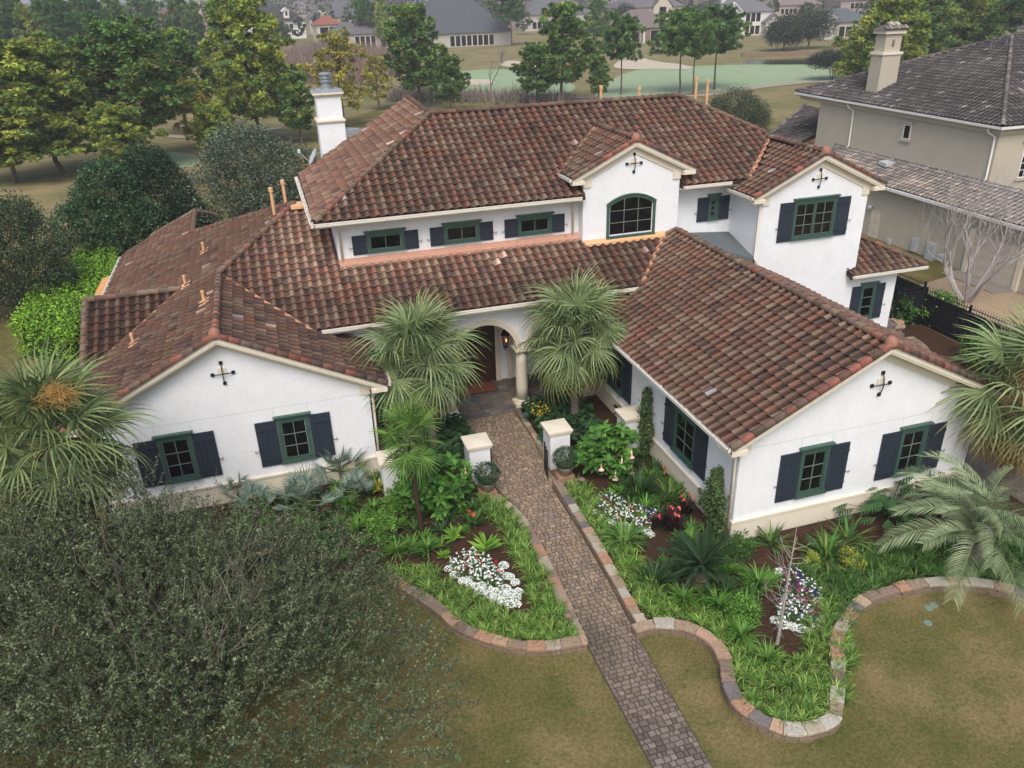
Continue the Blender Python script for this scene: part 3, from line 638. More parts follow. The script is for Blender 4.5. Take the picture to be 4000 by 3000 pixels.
# wall lantern, lit
ln = thing('wall_lantern', 'black iron wall lantern with small orange flame beside the front door', 'lantern')
lx, ly, lz = -2.98, 12.72, 1.62; m = M()
for sx, sy in ((-1, -1), (1, -1), (1, 1), (-1, 1)): m.tube([(lx+sx*.07, ly+sy*.07, lz), (lx+sx*.13, ly+sy*.13, lz+.52)], .012, 4)
m.box((lx-.08, ly-.08, lz-.03), (lx+.08, ly+.08, lz)); m.lathe([(.2, 0), (.21, .03), (.13, .12), (.10, .2), (.03, .25)], (lx, ly, lz+.52), 6)
m.tube([(lx, ly, lz-.03), (lx, ly+.02, lz-.16), (lx, ly+.14, lz-.2), (lx, ly+.26, lz-.05)], .012, 5); m.tube([(lx, ly+.0, lz+.72), (lx, ly+.28, lz+.72)], .018, 5); m.build('frame', IRON, ln)
m = M()
for sx, sy in ((0, -1), (1, 0), (0, 1), (-1, 0)):
    p = np.array((lx, ly, lz)); e = np.array((sx, sy, 0.)); f = np.array((-sy, sx, 0.)); m.add([p+e*.068-f*.06, p+e*.068+f*.06, p+e*.125+f*.115+(0, 0, .5), p+e*.125-f*.115+(0, 0, .5)], [(0, 1, 2, 3)])
gl = bpy.data.materials.new('lantern_glass'); gl.use_nodes = True; pb = gl.node_tree.nodes['Principled BSDF']; pb.inputs['Base Color'].default_value = (.25, .25, .25, 1); pb.inputs['Roughness'].default_value = .1; pb.inputs['Alpha'].default_value = .25
m.build('glass', gl, ln)
m = M(); m.lathe([(.005, 0), (.03, .05), (.02, .11), (.003, .16)], (lx+.03, ly-.02, lz+.2), 8); m.build('flame', mat('flame', (1, .35, .15), .5, 0, 1, emit=(1, .30, .12, 4)), ln)
m = M(); c = (.19, .065, .035)
m.box((-5.1, 12.0, .06), (-3.65, 12.85, .085), c); m.box((-5.16, 11.94, .058), (-3.59, 12.91, .075), (.09, .04, .03)); o = m.build('doormat', PLAIN); o['label'] = 'reddish brown doormat on the slate floor before the front door'; o['category'] = 'doormat'
# ================================================================== ground and setting
lawn = mat('lawn', (.118, .092, .034), .95, .22, .55, col2=(.066, .078, .024), bump=.9, bscale=42, fine=.42, spec=.08)
rough = mat('rough_grass', (.26, .21, .11), .95, .2, .12, col2=(.17, .165, .07), bump=.5, bscale=8, fine=.15, spec=.05)
turf = mat('fairway_turf', (.27, .36, .215), .95, .08, .05, col2=(.30, .37, .235), fine=.06, bscale=3, spec=.05)
sand = mat('sand', (.50, .44, .34), .95, .08, .3, spec=.1)
gmat = bpy.data.materials.new('ground_grass'); gmat.use_nodes = True
def mixed_ground():
    t = gmat.node_tree; N = t.nodes; L = t.links; b = N['Principled BSDF']; b.inputs['Roughness'].default_value = .95; b.inputs['Specular IOR Level'].default_value = .06
    g = N.new('ShaderNodeNewGeometry')
    def noise(s, d=5, r=.65):
        n = N.new('ShaderNodeTexNoise'); n.inputs['Scale'].default_value = s; n.inputs['Detail'].default_value = d; n.inputs['Roughness'].default_value = r; L.new(g.outputs['Position'], n.inputs['Vector']); return n.outputs['Fac']
    def ramp(f, stops):
        r = N.new('ShaderNodeValToRGB'); L.new(f, r.inputs[0]); e = r.color_ramp.elements
        while len(e) < len(stops): e.new(.5)
        for q, (p, c) in zip(e, stops): q.position = p; q.color = (*c, 1)
        return r.outputs[0]
    def mix(fac, a, c, bl='MIX'):
        m = N.new('ShaderNodeMix'); m.data_type = 'RGBA'; m.blend_type = bl
        if isinstance(fac, float): m.inputs[0].default_value = fac
        else: L.new(fac, m.inputs[0])
        L.new(a, m.inputs[6]); L.new(c, m.inputs[7]); return m.outputs[2]
    big = ramp(noise(.35, 4, .6), [(.33, (.105, .110, .036)), (.47, (.155, .135, .052)), (.62, (.23, .18, .085))])
    patch = ramp(noise(1.6, 5, .75), [(.52, (0, 0, 0)), (.66, (1, 1, 1))])
    gr = N.new('ShaderNodeRGB'); gr.outputs[0].default_value = (.060, .100, .022, 1)
    pm = N.new('ShaderNodeMath'); pm.operation = 'MULTIPLY'; pm.inputs[1].default_value = .55; L.new(patch, pm.inputs[0])
    near = mix(pm.outputs[0], big, gr.outputs[0])
    fine = ramp(noise(11, 8, .95), [(.36, (.40, .44, .38)), (.5, (.95, .97, .95)), (.62, (1.7, 1.6, 1.45))])
    near = mix(1.0, near, fine, 'MULTIPLY')
    L.new(near, b.inputs['Base Color'])
    bp = N.new('ShaderNodeBump'); bp.inputs['Strength'].default_value = .9; bp.inputs['Distance'].default_value = .03; L.new(noise(26, 6, .8), bp.inputs['Height']); L.new(bp.outputs[0], b.inputs['Normal'])
mixed_ground()
g = M(); g.add([(-700, -300, 0), (1800, -300, 0), (1800, 2600, 0), (-700, 2600, 0)], [(0, 1, 2, 3)]); g.build('ground', gmat, kind='structure')
def sheet(name, pts, z, m, px=True, smooth=2, **k):
    P = [at(*q, z)[:2] for q in pts] if px else [np.array(q, float) for q in pts]
    for _ in range(smooth):
        n = len(P); P = [w for i in range(n) for w in (P[i]*.75+P[(i+1) % n]*.25, P[i]*.25+P[(i+1) % n]*.75)]
    s = M(); s.add([(x, y, z) for x, y in P], [tuple(range(len(P)))]); return s.build(name, m, kind='structure', **k)
sheet('rough_ground', [(-260, 900), (300, 990), (1000, 560), (1500, 420), (2300, 400), (2900, 420), (3300, 560), (4300, 600), (4300, 60), (-260, 60)], .02, rough, smooth=0)
sheet('fairway', [(2260, 400), (2440, 275), (2620, 262), (2760, 256), (3000, 250), (3330, 247), (3700, 240), (3560, 300), (3330, 308), (2950, 345), (2600, 372)], .05, turf)
sheet('fairway', [(1640, 330), (1820, 268), (2130, 275), (2260, 330), (2220, 375), (1800, 362)], .05, turf)
sheet('putting_green', [(760, 310), (820, 272), (950, 262), (1010, 285), (960, 312), (860, 318)], .05, turf)
sheet('putting_green', [(590, 640), (640, 590), (760, 600), (800, 640), (700, 660)], .05, turf)
sheet('bunker', [(1690, 326), (1740, 305), (1860, 308), (1935, 312), (1925, 330), (1800, 334)], .09, sand)
sheet('bunker', [(1930, 255), (1990, 232), (2100, 250), (2180, 270), (2060, 268)], .09, sand)
sheet('bunker', [(2380, 262), (2440, 225), (2500, 222), (2560, 240), (2680, 252), (2720, 272), (2560, 268), (2460, 272)], .09, sand)
sheet('bunker', [(790, 330), (840, 345), (930, 350), (925, 375), (860, 392), (830, 365)], .09, mat('path_sand', (.42, .36, .27), .95, .1, .3))
sheet('pond', [(2900, 252), (2905, 232), (3190, 226), (3420, 222), (3420, 245), (3180, 252)], .07, mat('pond_water', (.05, .07, .04), .08, .1, .2, spec=.5))
pt = [(1650, 378), (1780, 367), (1950, 370), (2150, 380), (2480, 385), (2760, 372), (2980, 340), (3150, 322), (3400, 312)]
P = [at(*q, .1) for q in pt]; s = M(); V = [w for p in P for w in (p+(0, -.7, 0), p+(0, 1.5, 0))]
s.add(V, [(2*i, 2*i+2, 2*i+3, 2*i+1) for i in range(len(P)-1)]); s.build('cart_path', mat('cart_path_concrete', (.34, .29, .23), .9, .1, .5), kind='structure')
s = M(); P = [at(*q, .1) for q in [(560, 520), (690, 535), (800, 540), (1100, 500)]]; V = [w for p in P for w in (p+(0, -.7, 0), p+(0, 1.3, 0))]
s.add(V, [(2*i, 2*i+2, 2*i+3, 2*i+1) for i in range(len(P)-1)]); s.build('cart_path', mat('cart_path_concrete'), kind='structure')
s = M()
P = [at(*q, .02) for q in [(2900, 224), (3190, 218), (3420, 214)]]
for a, b in zip(P[:-1], P[1:]): d = b-a; s.hexa([a, b, b+(0, .6, 0), a+(0, .6, 0), a+(0, 0, .8), b+(0, 0, .8), b+(0, .6, .8), a+(0, .6, .8)], (.22, .16, .11))
o = s.build('retaining_wall', STONE); o['label'] = 'low brown retaining wall along the far edge of the pond'; o['category'] = 'wall'

# ---- walkway ----------------------------------------------------------------
LE = [(-5.48, -9.5), (-5.48, -6.0), (-5.46, -2.3), (-5.34, -.4), (-5.26, 1.0), (-5.28, 2.8), (-5.30, 3.7), (-5.5, 4.5), (-5.66, 5.1), (-5.66, 6.5), (-5.48, 7.5), (-5.48, 10.0)]
RE = [(-4.34, -9.5), (-4.28, -6.4), (-4.13, -2.3), (-3.99, -.3), (-3.92, 2.0), (-3.91, 4.5), (-3.62, 4.9), (-3.62, 6.6), (-3.50, 7.5), (-3.50, 10.0)]
lx = lambda y: float(np.interp(y, [p[1] for p in LE], [p[0] for p in LE])); rx = lambda y: float(np.interp(y, [p[1] for p in RE], [p[0] for p in RE]))
ys = np.linspace(-9.5, 10.0, 80); s = M(); V = [w for y in ys for w in ((lx(y)-.02, y, .006), (rx(y)+.02, y, .006))]
s.add(V, [(2*i, 2*i+1, 2*i+3, 2*i+2) for i in range(79)]); walk = s.build('path', mat('path_joint_sand', (.075, .06, .045), .95, .3, 20, bump=.3), kind='structure')
def paver_mesh(x0, x1, y0, y1, z, c, mm=None):
    b = .014; m = mm or M(); zt = z
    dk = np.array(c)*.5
    V = [(x0, y0, .004), (x1, y0, .004), (x1, y1, .004), (x0, y1, .004), (x0, y0, zt-b), (x1, y0, zt-b), (x1, y1, zt-b), (x0, y1, zt-b), (x0+b, y0+b, zt), (x1-b, y0+b, zt), (x1-b, y1-b, zt), (x0+b, y1-b, zt)]
    F = [(8, 9, 10, 11), (4, 5, 9, 8), (5, 6, 10, 9), (6, 7, 11, 10), (7, 4, 8, 11), (0, 1, 5, 4), (1, 2, 6, 5), (2, 3, 7, 6), (3, 0, 4, 7)]
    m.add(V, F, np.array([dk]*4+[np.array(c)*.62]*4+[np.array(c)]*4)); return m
pav = []; y = -9.5; row = 0
while y < 9.95:
    dh = R.choice((.125, .14, .155)); x = lx(y)+R.uniform(-.0, .01); xe = rx(y)
    if row % 2: x0 = x; x = x+R.uniform(.07, .11); pav.append((x0, x, y, dh))
    while x < xe-.04:
        wd = R.choice((.11, .15, .17, .2, .22)); x1 = min(x+wd, xe)
        if xe-x1 < .05: x1 = xe
        pav.append((x, x1, y, dh)); x = x1
    y += dh; row += 1
restm = M(); k = 0
for (x0, x1, y, dh) in pav:
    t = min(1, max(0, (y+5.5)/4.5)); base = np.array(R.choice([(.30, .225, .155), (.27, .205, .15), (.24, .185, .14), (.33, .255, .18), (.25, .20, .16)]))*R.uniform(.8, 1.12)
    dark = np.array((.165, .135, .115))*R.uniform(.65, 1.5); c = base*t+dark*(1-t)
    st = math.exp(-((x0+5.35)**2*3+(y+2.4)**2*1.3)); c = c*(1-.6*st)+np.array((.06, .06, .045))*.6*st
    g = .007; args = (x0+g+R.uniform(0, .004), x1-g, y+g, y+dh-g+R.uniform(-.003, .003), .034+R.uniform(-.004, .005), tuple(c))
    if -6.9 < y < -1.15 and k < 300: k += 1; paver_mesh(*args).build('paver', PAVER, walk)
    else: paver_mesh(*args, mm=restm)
restm.build('paver_field', PAVER, walk, kind='stuff')
# ---- porch floor of slate ----------------------------------------------------
s = M(); s.box((-9.2, 10.02, -.1), (0, 13, .012)); porch = s.build('porch_floor', mat('slate_grout', (.13, .115, .10), .95, .2, 10), kind='structure')
y = 10.03
while y < 12.95:
    h = R.choice((.3, .4, .45)); h = min(h, 12.99-y); x = -9.18+R.uniform(0, .2)
    while x < -.05:
        wd = R.choice((.3, .42, .5, .6)); x1 = min(x+wd, -.02)
        c = jit(R.choice([(.13, .115, .10), (.105, .11, .105), (.16, .125, .095), (.12, .12, .12), (.19, .165, .14)]), .15)
        m = M(); paver_mesh(x+.008, x1-.008, y+.008, y+h-.008, .034+R.uniform(-.002, .003), c, m); m.build('slate_slab', PAVER, porch); x = x1
    y += h
    if h < .1: break
# ---- stone edging --------------------------------------------------------------
SCOL = [(.34, .25, .175), (.38, .29, .20), (.37, .22, .145), (.18, .16, .155), (.29, .225, .17), (.43, .37, .28), (.46, .43, .36), (.25, .18, .14), (.42, .28, .19)]
def smooth_line(P, it=2):
    P = [np.array(p, float) for p in P]
    for _ in range(it):
        Q = [P[0]]
        for a, b in zip(P[:-1], P[1:]): Q += [a*.75+b*.25, a*.25+b*.75]
        P = Q+[P[-1]]
    return np.array(P)
def resample(P, n):
    d = np.concatenate([[0], np.cumsum(np.linalg.norm(np.diff(P, axis=0), axis=1))]); t = np.linspace(0, d[-1], n)
    return np.stack([np.interp(t, d, P[:, 0]), np.interp(t, d, P[:, 1])], 1), d[-1]
def edging(label, line, w, ztop, inner, courses=1, slen=.42, zbase=0., seed=1):
    t = thing('stone_edging', label, 'stone edging'); P = smooth_line(line); rr = random.Random(seed)
    Q, L = resample(P, 400)
    for c in range(courses+1):
        z1 = ztop-.085*c if c else ztop; hh = .075 if c == 0 else (z1-zbase)/max(1, (courses-c+1)); zb = z1-hh
        if c == courses: zb = zbase
        s = 0
        while s < L-.08:
            l = rr.uniform(.6, 1.3)*slen*(1 if c == 0 else .75); e = min(L, s+l)
            if L-e < .12: e = L
            def pt(q, off):
                i = min(398, int(q/L*399)); f = q/L*399-i; p = Q[i]*(1-f)+Q[i+1]*f; d = Q[i+1]-Q[i]; d /= np.linalg.norm(d)+1e-9; nrm = np.array([-d[1], d[0]])*inner; return p+nrm*off
            col = rr.choice(SCOL); f_ = rr.uniform(.75, 1.08); col = tuple(x*f_ for x in col)
            if c: col = tuple(x*.62 for x in (.33, .25, .18))
            o0 = rr.uniform(-.02, .02)+(.015 if c else 0); w1 = w+rr.uniform(-.04, .03)-(.02 if c else 0); g = .007
            dz = [rr.uniform(-.01, .012) for _ in range(4)]; n = 3
            V = []; m = M(); qs = np.linspace(s+g, e-g, n+1)
            for i, q in enumerate(qs):
                a = pt(q, o0+rr.uniform(-.008, .008)); b = pt(q, w1+rr.uniform(-.012, .012)); zt = z1+dz[0]+rr.uniform(-.003, .003)
                cc = .014; ia = a+(b-a)*cc/w; ib = b+(a-b)*cc/w
                V += [(*a, zb), (*a, zt-cc), (*ia, zt), (*ib, zt+dz[1]*.4), (*b, zt-cc), (*b, zb)]
            F = [(6*i+k, 6*i+k+1, 6*i+k+7, 6*i+k+6) for i in range(n) for k in range(5)]+[(0, 5, 4, 3, 2, 1), tuple(6*n+k for k in range(6))]
            m.add(V, F, col); m.build('stone', STONE, t); s = e
    return t
Lc = [(-9.9, 1.6), (-9.49, .89), (-8.86, -.09), (-8.61, -.85), (-8.14, -1.39), (-7.55, -1.89), (-6.95, -2.25), (-6.21, -2.42), (-5.52, -2.50)]
edging('curved low stone edging round the lower left flower bed beside the oak', Lc, .30, .27, 1, 2, .42, seed=3)
edging('flush flagstone border along the left side of the walkway', [(-5.42, -2.3), (-5.34, -.4), (-5.26, 1.0), (-5.28, 2.8), (-5.34, 3.7), (-5.7, 4.6), (-6.05, 5.1)], .32, .16, 1, 0, .5, seed=4)
edging('raised stone edging along the right side of the walkway', [(-4.10, -2.40), (-3.98, -.3), (-3.90, 2.0), (-3.89, 4.6)], .30, .27, -1, 2, .42, seed=5)
Rc = [(-4.22, -2.56), (-3.86, -2.52), (-3.6, -2.57), (-3.07, -2.81), (-2.8, -3.14), (-2.67, -3.6), (-2.78, -4.11), (-3.03, -4.63), (-3.16, -5.15), (-3.1, -5.55), (-2.92, -5.9), (-2.66, -6.21), (-2.36, -6.44), (-1.95, -6.52), (-1.5, -6.54), (-1.19, -6.49), (-.83, -6.15), (-.32, -5.55), (.09, -5.02), (.37, -4.56), (.67, -4.25), (1.12, -3.98), (1.81, -3.54), (2.95, -3.45), (3.93, -3.51), (4.97, -3.82), (5.6, -4.3), (6.4, -5.2)]
edging('winding stone edging round the right flower bed up to the feathery palm', Rc, .32, .29, 1, 2, .45, seed=6)
edging('low flagstone edging beside the gravel strip along the black fence', [(13.2, 5.0), (14.0, 6.6), (14.9, 8.2), (15.5, 9.4), (15.6, 10.3)], .35, .2, 1, 0, .6, seed=8)
edging('narrow stone kerb between the walkway and the round leafed plants at the right gate pillar', [(-3.47, 6.7), (-3.44, 10.0)], .18, .13, -1, 0, .5, seed=9)
# mulch beds
mulch = mat('mulch', (.062, .036, .024), .98, .35, 3, bump=1.0, bscale=34, fine=.5, spec=.05)
def bed(name, poly, z=.13):
    s = M(); s.prism([tuple(p) for p in poly], .003, z); return s.build(name, mulch, kind='structure')
LB = [(-5.72, -2.2), (-5.66, -.4), (-5.58, 1.0), (-5.6, 2.8), (-5.66, 3.7), (-6.0, 4.6), (-6.3, 5.4), (-6.1, 6.6), (-5.6, 7.4), (-5.55, 10.0), (-9.2, 10.0), (-9.2, 7.1), (-18.5, 7.1), (-18.5, 3.5), (-12, 2.6), (-9.6, 1.4), (-8.6, 0.0), (-8.35, -.75), (-7.9, -1.25), (-7.4, -1.65), (-6.85, -1.98), (-6.2, -2.14)]
RB = [(-3.75, -2.3), (-3.62, -.3), (-3.55, 2.0), (-3.5, 4.6), (-3.0, 5.2), (-3.2, 6.6), (-3.2, 10.0), (-.02, 10.0), (-.02, -.04), (8.3, -.04), (9.5, -.04), (9.5, -6.0), (6.7, -5.1), (5.6, -4.0), (4.97, -3.52), (3.93, -3.2), (2.95, -3.14), (1.9, -3.22), (1.3, -3.65), (.9, -4.0), (.62, -4.4), (.36, -4.9), (-.1, -5.4), (-.6, -5.95), (-1.05, -6.2), (-1.5, -6.24), (-1.95, -6.2), (-2.3, -6.12), (-2.5, -5.95), (-2.75, -5.6), (-2.85, -5.15), (-2.7, -4.6), (-2.46, -4.1), (-2.34, -3.6), (-2.5, -3.0), (-2.9, -2.55), (-3.5, -2.28)]
bed('flower_bed', LB); bed('flower_bed', RB)
# ---- gate pillars and iron fence -----------------------------------------------
for (px, lab) in ((-9.30, 'leftmost white gate pillar, against the corner of the left wing'), (-6.43, 'white pillar left of the garden gate beside the potted boxwood'), (-3.61, 'white pillar right of the garden gate'), (-.84, 'rightmost white gate pillar, against the side wall of the right wing')):
    t = thing('gate_pillar', lab, 'pillar', group='white gate pillars with cream caps'); x0, x1, y0, y1 = px+.04, px+.75, 5.64, 6.36
    m = M(); m.box((x0, y0, 0), (x1, y1, 1.34)); m.build('shaft', STUCCO, t)
    m = M(); m.box((x0-.03, y0-.03, 1.30), (x1+.03, y1+.03, 1.36)); m.box((x0-.06, y0-.06, 1.36), (x1+.06, y1+.06, 1.41))
    cx_, cy_ = (x0+x1)/2, (y0+y1)/2; m.add([(x0-.08, y0-.08, 1.411), (x1+.08, y0-.08, 1.411), (x1+.08, y1+.08, 1.411), (x0-.08, y1+.08, 1.411), (x0-.08, y0-.08, 1.47), (x1+.08, y0-.08, 1.47), (x1+.08, y1+.08, 1.47), (x0-.08, y1+.08, 1.47), (cx_, cy_, 1.53)], [(0, 1, 5, 4), (1, 2, 6, 5), (2, 3, 7, 6), (3, 0, 4, 7), (4, 5, 8), (5, 6, 8), (6, 7, 8), (7, 4, 8)]); m.build('cap', CREAM, t)
def iron_panel(name, label, cat_, p0, p1, h0=.12, h1=1.05, step=.11, loops=True, group=None):
    t = thing(name, label, cat_, group=group); p0 = np.array((*p0, 0.)); p1 = np.array((*p1, 0.)); L = np.linalg.norm(p1-p0); u = (p1-p0)/L
    for z in (h0, h1): m = M(); m.tube([p0+(0, 0, z), p1+(0, 0, z)], .014, 4); m.build('rail', IRON, t)
    n = int(L/step)
    for i in range(1, n):
        q = p0+u*L*i/n; m = M(); m.tube([q+(0, 0, h0), q+(0, 0, h1)], .009, 4)
        if loops and i % 2: q2 = p0+u*L*(i+1)/n; m.tube([q+(0, 0, h1), q+u*.01+(0, 0, h1+.09), (q+q2)/2+(0, 0, h1+.13), q2-u*.01+(0, 0, h1+.09), q2+(0, 0, h1)], .008, 4)
        m.build('bar', IRON, t)
    for q in (p0+u*.02, p1-u*.02): m = M(); m.tube([q, q+(0, 0, h1+.1)], .018, 6); m.build('post', IRON, t)
    return t
iron_panel('iron_fence', 'black iron fence panel between the two left gate pillars', 'fence', (-8.5, 6.03), (-6.5, 6.03)); iron_panel('iron_fence', 'black iron fence panel behind the flowering trumpet shrub, between the two right pillars', 'fence', (-2.9, 6.03), (-.98, 6.03))
iron_panel('iron_gate', 'open black iron gate leaf at the left gate pillar', 'gate', (-5.62, 5.75), (-5.50, 6.85)); iron_panel('iron_gate', 'open black iron gate leaf at the right gate pillar', 'gate', (-3.76, 5.72), (-3.88, 5.05))
# ---- black side fence ------------------------------------------------------------
def picket_run(label, p0, p1, h=1.85, step=.14, cat_='fence', name='picket_fence'):
    t = thing(name, label, cat_); p0 = np.array((*p0, 0.)); p1 = np.array((*p1, 0.)); L = np.linalg.norm(p1-p0); u = (p1-p0)/L; nrm = np.array([-u[1], u[0], 0])
    n = int(L/step)
    for i in range(n):
        q = p0+u*(i+.5)*L/n; m = M(); w = L/n*.43; a = q-u*w; b = q+u*w; d = nrm*.012; m.hexa([a-d+(0, 0, .06), b-d+(0, 0, .06), b+d+(0, 0, .06), a+d+(0, 0, .06), a-d+(0, 0, h-.28), b-d+(0, 0, h-.28), b+d+(0, 0, h-.28), a+d+(0, 0, h-.28)])
        m.tube([q+(0, 0, h-.29), q+(0, 0, h-.04), q+(0, 0, h+.05)], [.014, .014, .002], 4); m.build('picket', FENCE, t)
    for z in (.25, h-.32, h-.12): m = M(); a = p0+nrm*.02; b = p1+nrm*.02; m.tube([a+(0, 0, z), b+(0, 0, z)], .022, 4); m.build('rail', FENCE, t)
    k = max(2, int(L/2.2)+1)
    for i in range(k): q = p0+u*L*i/(k-1); m = M(); m.box(q-(.045, .045, 0), q+(.045, .045, h+.02)); m.build('post', FENCE, t)
    return t
FENCE = mat('fence_black', (.012, .013, .018), .6, .2, 6, spec=.3)
picket_run('long black picket fence between the gravel strip and the neighbouring driveway', (17.35, 1.5), (17.25, 11.7))
picket_run('black picket fence with open pickets behind the side gate', (17.2, 11.8), (17.2, 18.5), 2.1)
picket_run('tall black boarded side gate between the villa and the side fence', (15.6, 11.75), (17.15, 11.75), 2.0, .13, 'gate', 'side_gate')
m = M(); m.prism([(14.35, 11.9), (15.5, 11.9), (15.5, 12.0), (14.35, 12.0)], 0, 1.9); o = m.build('fence_infill', FENCE); o['label'] = 'short dark ribbed fence section between the villa corner and the side gate'; o['category'] = 'fence'
gv = mat('gravel', (.17, .135, .105), .95, .3, 6, bump=.6, bscale=30, fine=.35)
s = M(); s.add([(9.5, -3, .008), (13.0, 3.0, .008), (15.0, 8.4, .008), (15.5, 10.0, .008), (14.3, 10.58, .008), (12.0, 10.58, .008), (8.3, 3, .008)], [tuple(range(7))]); s.build('gravel_path', gv, kind='structure')
s = M(); s.add([(13.3, 4.0, .012), (17.2, 4.0, .012), (17.2, 11.7, .012), (14.4, 11.7, .012), (15.7, 10.4, .012), (15.3, 8.4, .012)], [tuple(range(6))]); s.build('flower_bed', mulch, kind='structure')
peb = mat('pebble_paving', (.36, .27, .18), .95, .15, 2, bump=.6, bscale=45, fine=.4)
s = M(); s.add([(17.5, -6, .01), (24.9, -6, .01), (24.9, 17, .01), (17.5, 15.2, .01)], [(0, 1, 2, 3)]); s.build('driveway', peb, kind='structure')
s = M(); s.box((23.6, 13.6, 0), (24.95, 17.2, .06)); s.build('driveway_apron', CONC, kind='structure')
# stack of flagstones by the corner
t = thing('flagstone_stack', 'rough stack of brown flagstones behind the villa side corner', 'stones')
for k in range(5):
    for j in range(2): m = M(); x = 14.75+j*.55+R.uniform(-.05, .05); y = 11.1+R.uniform(-.1, .1); m.prism([(x-.3, y-.25), (x+.22, y-.3), (x+.3, y+.2), (x-.2, y+.28)], k*.15, k*.15+.13, R.choice(SCOL)); m.build('stone', STONE, t)
# ================================================================== plant builders
def rotz(a): c, s = math.cos(a), math.sin(a); return np.array([[c, -s, 0], [s, c, 0], [0, 0, 1.]])
def blades(n, L, w, droop, cols, seed, seg=4, r0=.03, el=(25, 85), wid=(.5, 1., .8, .05), z0=0.):
    """a tuft of strap leaves arching out of one base"""
    rs = np.random.default_rng(seed); az = rs.uniform(0, 2*math.pi, n); e = np.radians(rs.uniform(el[0], el[1], n)); Ls = L*rs.uniform(.65, 1.1, n)
    t = np.linspace(0, 1, seg+1); wv = np.interp(t, np.linspace(0, 1, len(wid)), wid)
    V = []; C = []; d = np.stack([np.cos(az), np.sin(az)], 1)
    for i in range(n):
        ang = e[i]-droop*t**1.5*(.6+.8*rs.random()); st = Ls[i]/seg
        h = np.concatenate([[0], np.cumsum(np.cos(ang[:-1])*st)]); z = np.concatenate([[0], np.cumsum(np.sin(ang[:-1])*st)])
        r = r0*rs.uniform(.3, 1); P = np.stack([d[i, 0]*(h+r), d[i, 1]*(h+r), z+z0], 1); side = np.array([-d[i, 1], d[i, 0], 0])+np.array([0, 0, rs.uniform(-.4, .4)])
        V.append(np.stack([P-side*wv[:, None]*w/2, P+side*wv[:, None]*w/2], 1).reshape(-1, 3))
        c = np.array(cols[rs.integers(len(cols))])*rs.uniform(.75, 1.25); C.append(np.repeat(c[None], 2*(seg+1), 0))
    F = np.array([(2*k, 2*k+2, 2*k+3, 2*k+1) for k in range(seg)]); F = (F[None]+(np.arange(n)*2*(seg+1))[:, None, None]).reshape(-1, 4)
    return np.concatenate(V), F, np.concatenate(C)
def leaves(P, size, cols, seed, up=.4, asp=.5, ctone=None, curl=.15):
    """one small four-cornered leaf at each point of P"""
    rs = np.random.default_rng(seed); n = len(P); nrm = rs.normal(size=(n, 3)); nrm[:, 2] = np.abs(nrm[:, 2])+up; nrm /= np.linalg.norm(nrm, axis=1)[:, None]
    a = np.cross(nrm, rs.normal(size=(n, 3))); a /= np.linalg.norm(a, axis=1)[:, None]; b = np.cross(nrm, a); s = size*rs.uniform(.6, 1.25, (n, 1))
    V = np.stack([P-a*s*.5, P-b*s*asp*.5+nrm*s*curl*.3, P+a*s*.5-nrm*s*curl*.4, P+b*s*asp*.5+nrm*s*curl*.3], 1).reshape(-1, 3)
    c = np.array(cols)[rs.integers(len(cols), size=n)]*rs.uniform(.7, 1.3, (n, 1))
    if ctone is not None: c = c*ctone[:, None]
    return V, np.arange(4*n).reshape(n, 4), np.repeat(c, 4, 0)
def clump_points(centres, k, r, seed):
    rs = np.random.default_rng(seed); c = np.repeat(centres, k, 0); return c+rs.normal(0, r, c.shape)
def blob_surface(blobs, n, seed, inner=.45, squash=1.):
    """random points in the outer shell of overlapping ellipsoids (x,y,z,r[,rz])"""
    rs = np.random.default_rng(seed); B = np.array([(b+(b[3],))[:5] if len(b) == 4 else b[:5] for b in blobs], float); wgt = B[:, 3]**2; bi = rs.choice(len(B), n, p=wgt/wgt.sum())
    d = rs.normal(size=(n, 3)); d /= np.linalg.norm(d, axis=1)[:, None]; rr = inner+(1-inner)*rs.random((n, 1))**.5
    return B[bi, :3]+d*rr*np.stack([B[bi, 3], B[bi, 3], B[bi, 4]], 1)
def bush_mesh(name, blobs, nclu, k, lr, size, cols, seed, asp=.5, inner=.4, tone=.35, up=.5):
    c = blob_surface(blobs, nclu, seed, inner); rs = np.random.default_rng(seed+1); tn = np.repeat(1+rs.uniform(-tone, tone, nclu), k)
    V, F, C = leaves(clump_points(c, k, lr, seed+2), size, cols, seed+3, up, asp, tn); V[:, 2] = np.maximum(V[:, 2], .01); m = M(); m.add(V, F, C); return m.mesh(name, LEAF)
def inst(m, tv, tf, tc, pts, smin=.8, smax=1.2, z=None):
    for p in pts:
        a = R.uniform(0, 6.28); s = R.uniform(smin, smax); m.add((tv*s)@rotz(a).T+np.array(p), tf, tc*R.uniform(.8, 1.2))
def scatter(poly, spacing, z, keep=None, seed=0, tries=None):
    rs = np.random.default_rng(seed); P = np.array(poly); lo, hi = P.min(0), P.max(0); out = []; n = tries or int((hi-lo).prod()/spacing**2*9)
    q = rs.uniform(lo, hi, (n, 2)); q = q[poly_in(q[:, 0], q[:, 1], poly)]
    for a in q:
        if keep is not None and not keep(*a): continue
        if all((a[0]-b[0])**2+(a[1]-b[1])**2 > spacing**2 for b in out): out.append(a)
    return [(x, y, z) for x, y in out]
def dline(x, y, P):
    P = np.array(P); d = 1e9
    for a, b in zip(P[:-1], P[1:]):
        ab = b-a; t = max(0, min(1, ((x-a[0])*ab[0]+(y-a[1])*ab[1])/(ab@ab))); q = a+ab*t; d = min(d, math.hypot(x-q[0], y-q[1]))
    return d
